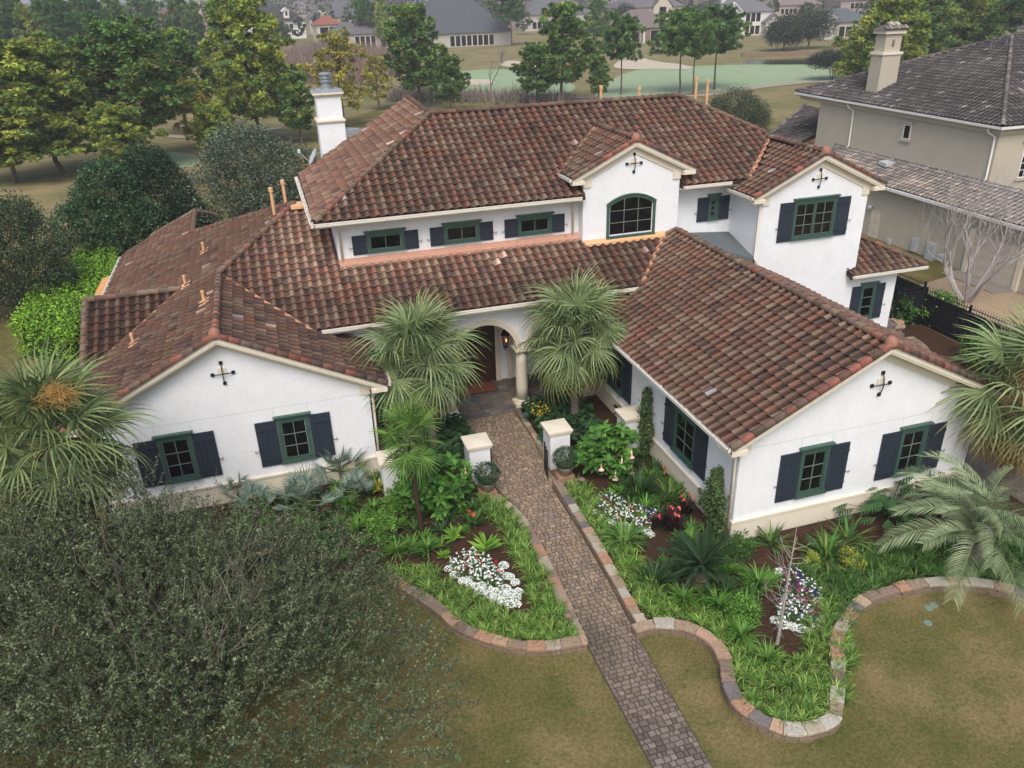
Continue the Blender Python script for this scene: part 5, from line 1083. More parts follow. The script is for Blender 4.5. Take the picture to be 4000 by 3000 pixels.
fl = fan_palm('largest fan palm with orange flower stalks at the left edge of the photo', (-17.3, 3.2, 0), (-17.3, 3.2, 5.2), FRW, 60, 1.22, ylist=FRW, seed=4, e0=-75, r0=.28, r1=.26)
def panicle(t, c, n, L, col, seed, name='flower_stalks', up=.6):
    rs = np.random.default_rng(seed); m = M()
    for i in range(n):
        d = rs.normal(size=3); d[2] = abs(d[2])*up; d /= np.linalg.norm(d); P = np.array(c)+d*L*np.linspace(.1, 1, 5)[:, None]+np.cumsum(rs.normal(0, .035, (5, 3)), 0); P[:, 2] -= np.linspace(0, 1, 5)**2*L*.35
        m.tube(P, [.008, .007, .006, .005, .003], 3, np.array(col)*rs.uniform(.7, 1.3), cap=False)
        for k in range(5): q = P[k]; e = q+rs.normal(0, .10, 3); m.tube([q, e], .004, 3, np.array(col)*rs.uniform(.8, 1.4), cap=False)
    m.build(name, BARK, t)
_q = aty(225, 1545, 1.9)-np.array((-17.3, 3.2, 0)); panicle(fl, tuple(_q), 90, .42, (.36, .22, .07), 1)
fr_ = fan_palm('ragged fan palm with dry orange fronds and flower stalks at the right edge', (9.1, -.8, 0), (9.0, -.8, 3.7), [FR[0], FR[2], FRO[0]], 40, 1.6, ylist=FRO, seed=5, e0=-70, r0=.24, r1=.25)
for i in range(16): put_frond(fr_, FRO[i % 2], 2.2+i*.37, math.radians(-35-R.uniform(0, 40)), (-.1, 0, 3.3), 1.35, R.uniform(-.6, .6))
panicle(fr_, (-.75, -.45, 3.65), 230, .85, (.42, .31, .14), 2, 'dried_flower_stalks', .9)
# blue palms below the left wing
for (u, v, s, k, lab) in ((1330, 1850, 1.25, 15, 'tallest silvery blue palm in front of the left wing window'), (1190, 1975, 1.2, 15, 'wide silvery blue palm lower left of the tallest one'), (1390, 1935, .85, 10, 'small silvery blue palm at the foot of the tallest one'), (1010, 1990, .95, 10, 'silvery blue palm near the left window shutter'), (930, 1930, .8, 9, 'leftmost silvery blue palm behind the oak twigs')):
    p = at(u, v, .5); t = thing('blue_fan_palm', lab, 'palm', loc=(p[0], p[1], .1)); trunk(t, (0, 0, 0), (0, 0, .45), .07, .06, (.1, .08, .06), 6)
    for i in range(k): put_frond(t, FRB[i % 2], i*2.4, math.radians(80-i*70/k)+R.uniform(-.1, .1), (0, 0, .45), s*1.2*R.uniform(.9, 1.15), R.uniform(-.5, .5))
# feather palms
def feather(seed, L=2.3, n=50, ll=.56, arch=1.5, cols=((.22, .28, .15), (.17, .225, .12), (.28, .34, .19)), w=.027, vee=.6, el0=.9, rc=(.20, .24, .12)):
    rs = np.random.default_rng(seed); m = M(); K = 24; t = np.linspace(0, 1, K); ang = el0-arch*t**1.1; st = L/(K-1); x = np.concatenate([[0], np.cumsum(np.cos(ang[:-1])*st)]); z = np.concatenate([[0], np.cumsum(np.sin(ang[:-1])*st)])
    P = np.stack([x, 0*x, z], 1); m.tube(P, np.linspace(.022, .005, K), 4, rc, cap=False)
    for i in range(n):
        f = .14+.86*i/(n-1); p = np.array([np.interp(f, t, P[:, k]) for k in range(3)]); a = np.interp(f, t, ang); T = np.array((math.cos(a), 0, math.sin(a))); N = np.array((-math.sin(a), 0, math.cos(a)))
        for sg in (-1, 1):
            l = ll*(.45+.55*math.sin(math.pi*min(1, f*1.02)**.8))*rs.uniform(.85, 1.1); d = T*.55+np.array((0, sg, 0))*.8+N*vee*rs.uniform(.6, 1.2); d /= np.linalg.norm(d); c = np.array(cols[rs.integers(len(cols))])*rs.uniform(.8, 1.2)
            tt = np.array([0, .35, .7, 1]); Q = p+d*l*tt[:, None]; Q[:, 2] -= l*.55*tt**2; sv = np.cross(d, N); sv /= np.linalg.norm(sv); sv = sv*.6+N*.4; wv = np.array([.6, 1, .8, .05])*w
            m.add(np.stack([Q-sv*wv[:, None]/2, Q+sv*wv[:, None]/2], 1).reshape(-1, 3), np.array([(0, 2, 3, 1), (2, 4, 5, 3), (4, 6, 7, 5)]), c)
    return m.mesh('frond', LEAF)
FE = [feather(300, 2.6, arch=1.9, el0=.75), feather(301, 2.3, arch=1.6, el0=1.0), feather(302, 2.7, arch=2.2, el0=.9)]
pd = thing('feather_palm', 'grey-green feather palm arching over the lawn in front of the right wing', 'palm', loc=(5.8, -3.0, .1)); trunk(pd, (0, 0, 0), (0, 0, .75), .25, .22, (.13, .10, .08), 10)
for i in range(24): put_frond(pd, FE[i % 3], [2.6, 3.3, 3.9, 4.5, 5.2, 1.9, 1.2, .4, 5.9][i % 9]+R.uniform(-.2, .2), math.radians([0, 25, 50][i//9]), (0, 0, .75), R.uniform(.95, 1.2), R.uniform(-.3, .3))
sgc = ((.014, .040, .016), (.022, .055, .02)); SG = [feather(310, 1.2, 64, .20, .6, sgc, .02, .5, .75, (.03, .05, .02)), feather(311, 1.2, 64, .20, .45, sgc, .02, .5, .6, (.03, .05, .02))]
p = at(2735, 2290, .13); sg = thing('sago_palm', 'dark green sago palm with stiff radiating fronds near the house corner', 'palm', loc=tuple(p)); trunk(sg, (0, 0, 0), (0, 0, .62), .17, .2, (.17, .13, .09), 10, rough=.2)
for i in range(34): put_frond(sg, SG[i % 2], i*2.4, math.radians(25-i*1.4)+R.uniform(-.08, .08), (0, 0, .62), R.uniform(.9, 1.08), 0)
# ================================================================== bare trees
def branch(m, p, d, L, r, depth, rs, col, spread=.5, up=.15, segs=3, fork=(2, 3), ratio=.72, tips=None):
    P = [np.array(p, float)]; dd = np.array(d, float)
    for i in range(segs): dd = dd+rs.normal(0, .10, 3)+np.array((0, 0, up*.3)); dd /= np.linalg.norm(dd); P.append(P[-1]+dd*L/segs)
    r2 = r*.66; m.tube(P, np.linspace(r, r2, segs+1), 5 if r > .03 else 3, np.array(col)*rs.uniform(.85, 1.15), cap=False)
    if depth <= 0:
        if tips is not None: tips.append(P[-1])
        return
    for k in range(int(rs.integers(fork[0], fork[1]+1))):
        n = dd+rs.normal(0, spread, 3)+np.array((0, 0, up)); n /= np.linalg.norm(n); q = P[-1] if k == 0 else P[int(rs.integers(max(1, segs-1), segs+1))]
        branch(m, q, n, L*ratio*rs.uniform(.75, 1.15), r2*(.85 if k == 0 else .7), depth-1, rs, col, spread, up, segs, fork, ratio, tips)
def bare_tree(label, base, H, seed, n=1, col=(.30, .27, .25), depth=5, r=.07, spread=.42, name='bare_tree', fork=(2, 3), ratio=.74, tilt=.25, cat_='tree', L0=None, group=None):
    t = thing(name, label, cat_, loc=tuple(base), group=group); rs = np.random.default_rng(seed); m = M()
    for i in range(n): a = i*2.4+rs.uniform(0, 1); branch(m, (math.cos(a)*.06*n*.3, math.sin(a)*.06*n*.3, 0), (math.cos(a)*tilt, math.sin(a)*tilt, 1), L0 or H*.3, r, depth, rs, col, spread, .22, 3, fork, ratio)
    m.build('branches', BARK, t); return t
bare_tree('pale bare crape myrtle with many trunks beside the black fence and driveway', (21.5, 13.3, 0), 7.5, 5, 9, (.36, .335, .325), 6, .10, .40, 'crape_myrtle', (2, 3), .78, .75, L0=2.0)
p = at(3036, 2516, .13)
t = thing('bare_sapling', 'slender bare sapling in a mulch circle in the right flower bed', 'tree', loc=tuple(p)); m = M(); rs = np.random.default_rng(9)
m.tube([(0, 0, 0), (.03, .03, .8), (.05, .05, 1.7), (.08, .08, 2.6), (.10, .10, 3.5)], [.045, .035, .026, .016, .006], 6, (.36, .33, .29))
for i in range(26):
    z = rs.uniform(.5, 2.9); a = rs.uniform(0, 6.28); L = rs.uniform(.5, 1.25)*(1.15-z/4.2); branch(m, (.05, .05, z), (math.cos(a), math.sin(a), .55), L*.5, .011, 2, rs, (.38, .35, .30), .35, .05, 3, (1, 3), .7)
m.build('branches', BARK, t)
# ================================================================== the big oak at lower left
def oak():
    t = thing('oak_tree', 'grey-green small-leaved oak with twiggy crown filling the lower left of the photo', 'tree', loc=(-14.8, -1.8, 0)); B0 = np.array((-14.8, -1.8, 0)); rs = np.random.default_rng(77)
    B = [(-15.2, -.9, 2.7, 3.5, 1.75), (-18.2, -1.3, 2.9, 3.0, 2.0), (-12.7, -.6, 2.3, 2.6, 1.5), (-13.6, -3.6, 2.4, 2.4, 1.6), (-16.8, -4.2, 2.8, 2.8, 1.9), (-11.0, -1.9, 1.9, 1.5, 1.1), (-19.5, .8, 2.8, 2.4, 1.7), (-15.8, .9, 2.3, 2.4, 1.5), (-13.4, .6, 1.7, 1.9, 1.0), (-11.7, -4.4, 1.6, 1.3, .8), (-13.5, -6.0, 2.0, 1.4, .9), (-16.6, 1.4, 3.9, 2.0, 1.2), (-18.6, .6, 4.1, 2.2, 1.2), (-10.2, -3.7, 1.9, 1.3, .7), (-11.0, -5.9, 2.2, 1.5, .7)]
    m = M(); tips = []
    m.tube([(0, 0, -.1), (.1, 0, .7), (.05, .1, 1.3)], [.28, .22, .2], 8, (.14, .12, .10))
    for i in range(16): a = i*.393+rs.uniform(-.2, .2); branch(m, (.05, .1, 1.0+.02*i), (math.cos(a), math.sin(a), .5+rs.uniform(-.1, .4)), 1.5, .075, 4, rs, (.17, .15, .125), .42, .12, 3, (2, 3), .72, tips)
    m.build('trunk', BARK, t)
    n = 12000; c = blob_surface(B, n, 5, .25); keep = (c[:, 2] > .7); c = c[keep]
    den = np.where((c[:, 0] > -12.8) & (c[:, 1] < -3.0), .42, 1.0); c = c[rs.random(len(c)) < den]
    n = len(c); d = rs.normal(0, .5, (n, 3)); d[:, 2] += .75; d += (c-np.array((-15, -1.5, 2)))*np.array((.18, .18, .1)); d /= np.linalg.norm(d, axis=1)[:, None]
    L = rs.uniform(.25, .6, n); longr = rs.random(n) < .08; L[longr] *= rs.uniform(1.5, 2.6, longr.sum()); tw = M(); V = []; C = []
    K = 3; side = np.cross(d, rs.normal(size=(n, 3))); side /= np.linalg.norm(side, axis=1)[:, None]; cur = side*.12
    col = np.where(rs.random((n, 1)) < .28, np.array([[.26, .26, .19]]), np.array([[.085, .085, .058]]))*rs.uniform(.7, 1.25, (n, 1))
    tt = np.linspace(0, 1, K+1); P = c[:, None]+d[:, None]*(L[:, None]*tt[None])[:, :, None]+cur[:, None]*(L[:, None]*(tt**2)[None])[:, :, None]
    th = [0, 2.09, 4.19]; a1 = side; a2 = np.cross(d, side); wr = np.interp(tt, [0, 1], [.0055, .002])
    V = np.stack([P+(a1[:, None]*math.cos(q)+a2[:, None]*math.sin(q))*wr[None, :, None] for q in th], 2).reshape(-1, 3)
    F = np.array([(k*3+j, k*3+(j+1) % 3, (k+1)*3+(j+1) % 3, (k+1)*3+j) for k in range(K) for j in range(3)]); F = (F[None]+(np.arange(n)*3*(K+1))[:, None, None]).reshape(-1, 4)
    tw.add(V-B0, F, np.repeat(col, 3*(K+1), 0)); tw.build('twigs', BARK, t)
    kk = 24; f = rs.random((n, kk)); pt = c[:, None]+d[:, None]*(L[:, None]*f)[:, :, None]+cur[:, None]*(L[:, None]*f*f)[:, :, None]+rs.normal(0, .035, (n, kk, 3)); keepl = rs.random((n, kk)) < np.where(longr, .55, 1.)[:, None]
    tone = np.repeat(1+rs.uniform(-.35, .35, n), kk).reshape(n, kk)
    pt = pt[keepl]; tone = tone[keepl]; v, f_, cc = leaves(pt-B0, .07, [(.062, .095, .038), (.044, .072, .028), (.10, .135, .058), (.17, .195, .11)], 8, .3, .5, tone, .25); mm = M(); mm.add(v, f_, cc); mm.build('crown', LEAF, t)
oak()
# ================================================================== garden and golf-course trees
def pine_mesh(seed, H, crown0, spread, cols, nb=46, k=34, lean=.3, tuft=.55, flat=.65):
    k = int(k*1.75); nb = int(nb*1.15); tuft *= 1.22
    rs = np.random.default_rng(seed); tr = M(); N = 9; tx = np.cumsum(rs.normal(0, lean/3, N)); ty = np.cumsum(rs.normal(0, lean/3, N)); zz = np.linspace(0, H*.97, N); P = np.stack([tx-tx[0], ty-ty[0], zz], 1)
    tr.tube(P, np.linspace(.17, .04, N)*H/12, 7, (.115, .09, .075)); cl = []
    for i in range(nb):
        f = crown0+(1-crown0)*(i+rs.random())/nb; z = f*H; p = np.array([np.interp(z, zz, P[:, q]) for q in range(3)]); g = (f-crown0)/(1-crown0); L = spread*(.35+.9*math.sin(math.pi*(.18+.74*g))**1.1)*rs.uniform(.55, 1.15)*(1-.35*g); a = i*2.4+rs.uniform(-.5, .5)
        d = np.array((math.cos(a), math.sin(a), .12+.65*g)); Q = [p, p+d*L*.5+(0, 0, -.04*L), p+d*L+(0, 0, .12*L)]; tr.tube(Q, [.05*H/12, .035*H/12, .015], 4, (.12, .095, .08), cap=False)
        for j in range(int(4+L*2.6)): u = rs.uniform(.35, 1.05); c = p+d*L*u+rs.normal(0, .32*spread/3, 3)*np.array((1, 1, flat)); c[2] += .15; cl.append((c, rs.uniform(.75, 1.25)))
        cl.append((p+d*L*1.0, 1.1))
    cl.append((P[-1]+(0, 0, .2), 1.)); C = np.array([c for c, _ in cl]); S = np.array([s for _, s in cl]); n = len(C)
    d = rs.normal(size=(n, k, 3)); d[:, :, 2] = d[:, :, 2]*.75+.25; d /= np.linalg.norm(d, axis=2)[:, :, None]; base = C[:, None]+d*.12*tuft*S[:, None, None]; tip = C[:, None]+d*tuft*S[:, None, None]*rs.uniform(.6, 1.1, (n, k, 1)); sd = np.cross(d, rs.normal(size=(n, k, 3))); sd /= np.linalg.norm(sd, axis=2)[:, :, None]
    w = .13*tuft*S[:, None, None]; V = np.stack([base, (base+tip)/2-sd*w, tip, (base+tip)/2+sd*w], 2).reshape(-1, 3)
    ct = np.array(cols)[rs.integers(len(cols), size=n)]*rs.uniform(.7, 1.3, (n, 1)); cc = np.repeat(np.repeat(ct[:, None], k, 1)*rs.uniform(.75, 1.25, (n, k, 1)), 4, 1).reshape(-1, 3)
    m = M(); m.add(V, np.arange(len(V)).reshape(-1, 4), cc); return tr.mesh('trunk', BARK), m.mesh('crown', NEEDLE)
PG = [(0.110, 0.212, 0.065), (0.085, 0.170, 0.054), (0.154, 0.264, 0.072)]; PY_ = [(0.247, 0.316, 0.060), (0.187, 0.264, 0.058), (0.341, 0.384, 0.077), (0.127, 0.204, 0.058)]; PD = [(0.058, 0.130, 0.052), (0.082, 0.163, 0.061)]; PYY = [(0.336, 0.314, 0.056), (0.258, 0.258, 0.056), (0.381, 0.336, 0.078)]
PM = {'g0': pine_mesh(1, 12, .25, 3.6, PG+[(.11, .14, .035)], 52, 30, tuft=.42), 'g1': pine_mesh(2, 12, .22, 3.0, PG+PY_[:1], 48, 30, tuft=.42), 'y0': pine_mesh(3, 12, .18, 3.9, PY_, 54, 30, tuft=.42), 'd0': pine_mesh(4, 12, .3, 2.9, PD+PG[:1], 46, 26, tuft=.45), 'yy': pine_mesh(5, 10, .2, 2.6, PYY, 26, 14, tuft=.42, flat=1.), 't0': pine_mesh(6, 12, .52, 4.0, PG, 40, 30, tuft=.42, lean=.15), 't1': pine_mesh(7, 12, .48, 4.0, PG+PD, 38, 28, tuft=.42, lean=.2)}
PH = {'yy': 10}
def pine(kind, label, ub, vb, vt, ut=None, wide=1., group=None, rot=None, z=0.):
    b = at(ub, vb, z); top = aty(ut or ub, vt, b[1]); H = top[2]-z; h0 = PH.get(kind, 12); s = H/h0; tr, cr = PM[kind]; t = thing('pine_tree', label, 'tree', loc=(b[0], b[1], 0), group=group); t.rotation_euler = (rad(R.uniform(-2, 2)), rad(R.uniform(-2, 2)), R.uniform(0, 6.28) if rot is None else rot); t.scale = (s*wide, s*wide, s)
    obj('trunk', tr, t); obj('crown', cr, t); return t
gl_ = 'pine trees on the golf course'
for a in [('y0', 'broad yellow-green pine at the left edge above the dark garden trees', 60, 715, 300, 30, 1.75), ('y0', 'yellow-green pine right of the broad one, its bushy top beside the grey thicket', 250, 680, 190, 235, 1.6), ('g0', 'tall green pine with bare forked trunk between the yellow pine and the grey-green oak', 560, 645, 115, 570, 1.45), ('g1', 'green pine behind the tall forked one, right of it', 735, 520, 140, 735, 1.35),
        ('y0', 'yellow-green bushy pine left of the white chimney', 1010, 560, 25, 1000, 1.1), ('g1', 'smaller pine at the foot of the yellow-green one by the chimney', 1180, 560, 300, 1150, 1.2), ('yy', 'loose yellow tree behind the white chimney', 1340, 500, 150, 1330, 1.25), ('yy', 'pale yellow tree right of the chimney', 1480, 430, 230, 1490, 1.2), ('yy', 'short yellow tree left of the grey-green oak', 790, 580, 330, 780, 1.3),
        ('g1', 'dense green pine in the centre above the roof ridge', 1640, 420, 45, 1640, 1.3), ('g0', 'short pine at the right foot of the dense central pine', 1760, 440, 235, 1770, 1.2), ('t1', 'pine with thin bare trunk in front of the large dark-roofed house', 2000, 180, -30, 1990, 1.15), ('g1', 'leaning two-stemmed pine right of the bare tree', 2195, 400, 40, 2170, 1.35), ('g0', 'spreading low pine left of the leaning one', 2100, 410, 190, 2050, 1.35),
        ('t1', 'slender pine standing in front of the sand bunker', 2425, 372, 85, 2410, .95), ('g1', 'low dark pine beside the slender one behind the roof ridge', 2335, 400, 230, 2340, 1.1), ('t0', 'left pine of the three on the fairway', 2655, 368, 70, 2660, 1.1), ('t0', 'middle pine of the three on the fairway', 2706, 372, 80, 2700, .9), ('t1', 'right pine of the three on the fairway', 2790, 352, 55, 2800, 1.1),
        ('d0', 'dark pine at the far left top corner', 110, 330, 15, 80, 1.2), ('y0', 'yellow pine among dark ones at the far left', 190, 330, 45, 150, 1.0), ('d0', 'dark round pine fourth from the left at the top', 290, 340, 8, 240, 1.1), ('g1', 'light pine in front of the grey thicket at the top left', 330, 330, 60, 290, .8), ('d0', 'dark pine right of the thicket at the top left', 400, 300, 0, 370, 1.0), ('g1', 'pine left of the brown-roofed far house', 500, 260, -5, 450, .9),
        ('g0', 'second dark green pine between the two yellow-green ones at the left', 160, 560, 240, 150, 1.5), ('g1', 'green pine between the tall forked pine and the yellow-green one', 400, 520, 200, 400, 1.5), ('y0', 'short yellow-green pine under the forked pine', 520, 690, 430, 470, 1.5), ('y0', 'low yellow-green pine right of the forked trunk', 850, 620, 420, 840, 1.4),
        ('t1', 'thin pine in front of the brown far house', 600, 230, -10, 590, .9), ('g0', 'pine just right of the brown far house', 730, 240, -10, 735, .85), ('t0', 'tall pine with bare trunk on the red mulch by the green', 925, 228, 0, 905, .95), ('t1', 'pine with bare trunk left of the golfer', 863, 262, 100, 850, .8), ('g1', 'pine left of the two bare trunks at the green', 790, 230, 20, 790, .7), ('t1', 'thin pine beside the pink far house', 1430, 190, 0, 1440, .9), ('y0', 'yellowish pine right of the thin one beside the pink house', 1500, 190, 0, 1500, .6),
        ('g1', 'green pine behind the brown hip-roofed house', 2330, 190, -20, 2340, .9), ('y0', 'big yellow-green tree behind the neighbouring chimney', 3400, 400, 20, 3430, 1.35), ('g1', 'green pine right of the neighbouring chimney', 3560, 330, -10, 3570, 1.5), ('y0', 'pine behind the neighbouring roof ridge', 3720, 310, -40, 3720, 1.3), ('g0', 'rightmost pine above the neighbouring roof', 3900, 320, -20, 3900, 1.4), ('g1', 'pale pine between the two right-hand pines', 3800, 280, -20, 3820, 1.3), ('y0', 'lower yellow-green tree at the left foot of the neighbouring chimney', 3330, 350, 130, 3340, 1.1)]:
    pine(a[0], a[1], a[2], a[3], a[4], a[5], a[6])
# broadleaf trees
def broad(name, label, base, blobs, cols, seed, nclu, k, size, cat_='tree', lr=.28, stems=1, tone=.35, asp=.6, inner=.5, mt=None, r=.12, bark=(.13, .11, .09)):
    t = thing(name, label, cat_, loc=tuple(base)); m = M(); rs = np.random.default_rng(seed); zt = max(b[2] for b in blobs)
    for i in range(stems): a = i*2.1+rs.random(); branch(m, (math.cos(a)*.1*(stems > 1), math.sin(a)*.1*(stems > 1), 0), (math.cos(a)*.25*(stems > 1), math.sin(a)*.25*(stems > 1), 1), zt*.42, r, 3, rs, bark, .45, .2, 3, (2, 3), .75)
    m.build('trunk', BARK, t); c = blob_surface(blobs, nclu, seed, inner); tn = np.repeat(1+rs.uniform(-tone, tone, nclu), k); v, f, cc = leaves(clump_points(c, k, lr, seed+2), size, cols, seed+3, .5, asp, tn); v[:, 2] = np.maximum(v[:, 2], .03); m = M(); m.add(v, f, cc); m.build('crown', LEAF, t); return t
DG = [(.032, .075, .03), (.042, .095, .036), (.024, .055, .024), (.065, .13, .045)]
broad('oak_tree', 'big grey-green oak behind the left wing, left of the chimney', (-12.2, 40, 0), [(0, 0, 4.2, 3.4, 2.9), (-2.8, -1, 2.9, 2.6, 2.4), (2.6, -.5, 3.6, 2.4, 2.6), (-.4, -1, 6.0, 2.2, 1.8), (1.2, -2.2, 2.2, 2.6, 2.0), (-4.1, -.4, 1.5, 1.8, 1.4), (3.8, 0, 2.2, 2., 2)], [(.075, .11, .068), (.06, .09, .055), (.105, .145, .09), (.14, .17, .12)], 31, 2600, 16, .17, lr=.22, r=.2, inner=.6)
broad('magnolia_tree', 'dark glossy evergreen tree left of the corrugated orange roof', (-20.6, 36.2, 0), [(0, 0, 3.3, 2.4, 2.5), (1.5, -1.2, 2.4, 1.9, 2.0), (-1.5, -.4, 2.6, 1.8, 1.9), (.2, -.3, 5.2, 1.5, 1.4)], DG, 32, 2100, 15, .16, lr=.16, inner=.7)
broad('magnolia_tree', 'darkest evergreen tree behind the glossy one, nearer the villa', (-18.0, 38.6, 0), [(0, 0, 3.3, 2.2, 2.9), (-.3, 0, 5.4, 1.5, 1.5), (1.2, -.6, 2.2, 1.6, 1.9)], [(.020, .045, .02), (.028, .06, .026)], 33, 1700, 14, .16, lr=.16, inner=.7)
broad('holly_tree', 'very dark broad tree at the left edge beside the bright hedge', (-24.4, 29.0, 0), [(0, 0, 3.4, 2.6, 2.7), (-2.2, 0, 3.0, 2.1, 2.4), (1.4, -.9, 2.2, 1.6, 1.9), (.2, .2, 5.2, 1.6, 1.2)], [(.026, .048, .024), (.036, .062, .028), (.05, .085, .034)], 34, 2400, 14, .13, lr=.18, inner=.6)
broad('live_oak_tree', 'round dark bushy shrub behind the right end of the main roof ridge', tuple(at(2860, 520, 0)), [(0, 0, 2.6, 2.7, 2.2), (2.2, .2, 1.9, 2., 1.8), (-2.3, 0, 2., 2., 1.7), (3.6, .5, 1.2, 1.4, 1.2)], [(.05, .075, .035), (.035, .055, .028), (.08, .10, .05)], 35, 1900, 14, .14, 'shrub', lr=.2)
for (u, v, vt, w, lab, sd) in ((3060, 200, 60, 5.0, 'left one of the two round oaks on the slope beyond the pond', 36), (3155, 192, 20, 6.3, 'right one of the two round oaks on the slope beyond the pond', 37), (2440, 130, 15, 4.5, 'dark oak behind the brown hip-roofed house', 38), (2770, 120, 0, 7, 'dark oak behind the right-hand fairway pine', 39), (3030, 60, -10, 6, 'dark tree above the white house', 40)):
    b = at(u, v, 0); H = aty(u, vt, b[1])[2]; broad('live_oak_tree', lab, b, [(0, 0, H*.62, w*.72, H*.36), (-w*.5, 0, H*.5, w*.5, H*.28), (w*.5, 0, H*.52, w*.5, H*.3)], [(.045, .065, .04), (.06, .08, .048), (.035, .05, .034)], sd, 700, 14, .42, lr=.6, r=.25)
b = at(3250, 312, 0); broad('pond_tree', 'low dark umbrella-shaped tree with several stems beside the pond', b, [(0, 0, 3.3, 3.2, 1.1), (2.6, 0, 3.2, 2.4, 1.0), (-2.6, 0, 3.0, 2.2, .9)], [(.03, .045, .035), (.04, .06, .042)], 41, 900, 14, .26, lr=.3, stems=4, r=.09)
# bright hedge
hz_ = scatter([(-23.5, 23.0), (-20.9, 20.6), (-20.1, 30.3), (-20.6, 34.4), (-22.4, 35.2), (-23.4, 28)], .28, 1.75, None, 12)
c = np.array([p for p in hz_]); sidep = []
for z in (.3, .8, 1.3, 1.65):
    for a, b in (((-23.5, 23.0), (-20.9, 20.6)), ((-20.9, 20.6), (-20.1, 30.3)), ((-20.1, 30.3), (-20.6, 34.4)), ((-23.5, 23), (-23.4, 28))):
        L = math.dist(a, b)
        for i in range(int(L/.35)): f = i*.35/L; sidep.append((a[0]+(b[0]-a[0])*f, a[1]+(b[1]-a[1])*f, z))
c = np.vstack([c, sidep]); rs = np.random.default_rng(5); c[:, 2] += rs.normal(0, .10, len(c)); tn = np.repeat(1+rs.uniform(-.25, .25, len(c)), 26)
v, f, cc = leaves(clump_points(c, 26, .14, 6), .13, [(.16, .33, .022), (.12, .26, .02), (.22, .40, .035)], 7, .5, .6, tn); m = M(); m.add(v, f, cc); t = thing('hedge', 'bright lime green clipped hedge left of the villa', 'hedge'); m.build('foliage', LEAF, t)
m = M(); m.prism([(-23.3, 23.2), (-21.0, 20.9), (-20.3, 30.3), (-20.8, 34.2), (-22.3, 35.0), (-23.2, 28)], 0, 1.5, (.035, .06, .015)); m.build('stems', BARK, t)
bare_tree('leafless grey tree on the fairway between the central pines', at(1908, 385, 0), 9, 15, 1, (.19, .17, .155), 5, .16, .5, L0=2.4); bare_tree('small bare brown tree behind the yellow-green pine at the left', at(670, 470, 0), 4.5, 16, 3, (.20, .16, .13), 4, .07, .5, L0=1.5)
bare_tree('bare brush below the yellow pine and above the dark glossy tree', (-24.5, 43.5, 0), 3.5, 17, 6, (.19, .16, .135), 4, .05, .5, L0=1.1)
for k, (u, v, w, h) in enumerate(((330, 250, 1, 5.5), (370, 255, 1, 6), (300, 245, 1, 5), (2120, 250, 1, 4), (1960, 250, 1, 3.5))): bare_tree(['tallest grey bare tree of the thicket at upper left', 'right-hand bare tree of the thicket at upper left', 'left-hand bare tree of the thicket at upper left', 'bare shrub left of the bunker behind the leaning pine', 'bare shrub in front of the dark-roofed far house'][k], at(u, v, 0), h, 20+k, 5, (.23, .205, .19), 4, .09, .4, L0=h*.36)
# the reddish bare thicket
def thicket(label, poly, H, n, col, seed, z0=0):
    rs = np.random.default_rng(seed); P = np.array([at(*q, 0)[:2] for q in poly]); lo, hi = P.min(0), P.max(0); q = rs.uniform(lo, hi, (n*6, 2)); q = q[poly_in(q[:, 0], q[:, 1], P)][:n]; n = len(q); h = H*rs.uniform(.5, 1.1, n); b = np.column_stack([q, np.zeros(n)]); V = []; m = M(); K = 5
    for j in range(K): a = rs.uniform(0, 6.28, n); d = np.column_stack([np.cos(a)*.35, np.sin(a)*.35, np.ones(n)])*h[:, None]*rs.uniform(.6, 1, (n, 1)); mid = b+d*.5+rs.normal(0, .15, (n, 3)); tp = b+d+rs.normal(0, .3, (n, 3)); s = np.column_stack([np.cos(a+1.5), np.sin(a+1.5), np.zeros(n)])*.045; V.append(np.stack([b-s, b+s, mid+s*.7, mid-s*.7, mid-s*.7, mid+s*.7, tp+s*.1, tp-s*.1], 1))
    V = np.stack(V, 1).reshape(-1, 3); m.add(V, np.arange(len(V)).reshape(-1, 4), np.repeat(np.array(col)*rs.uniform(.6, 1.4, (len(V)//8, 1)), 8, 0)); o = m.build('bare_thicket', BARK, kind='stuff'); o['label'] = label; o['category'] = 'thicket'
thicket('reddish brown leafless thicket before the far white houses', [(1080, 330), (1060, 235), (1240, 190), (1400, 200), (1560, 215), (1560, 300), (1400, 340)], 3.6, 2600, (.23, .165, .14), 1)
thicket('grey leafless thicket behind the yellow pine at upper left', [(200, 330), (220, 250), (430, 250), (450, 320)], 4.5, 900, (.20, .18, .165), 2)
thicket('low grey brush along the cart path above the roof ridge', [(1500, 400), (1560, 360), (2250, 390), (2200, 415)], 2.2, 700, (.22, .19, .16), 3)
thicket('dry reddish weeds beside the neighbouring low roof', [(3030, 560), (3100, 500), (3200, 500), (3190, 590)], 1.0, 500, (.26, .17, .10), 4)
# back garden picket fence at left
picket_run('black picket fence on the lawn behind the left wing', (-17.2, 36.6), (-13.8, 36.2), 1.2, .16)
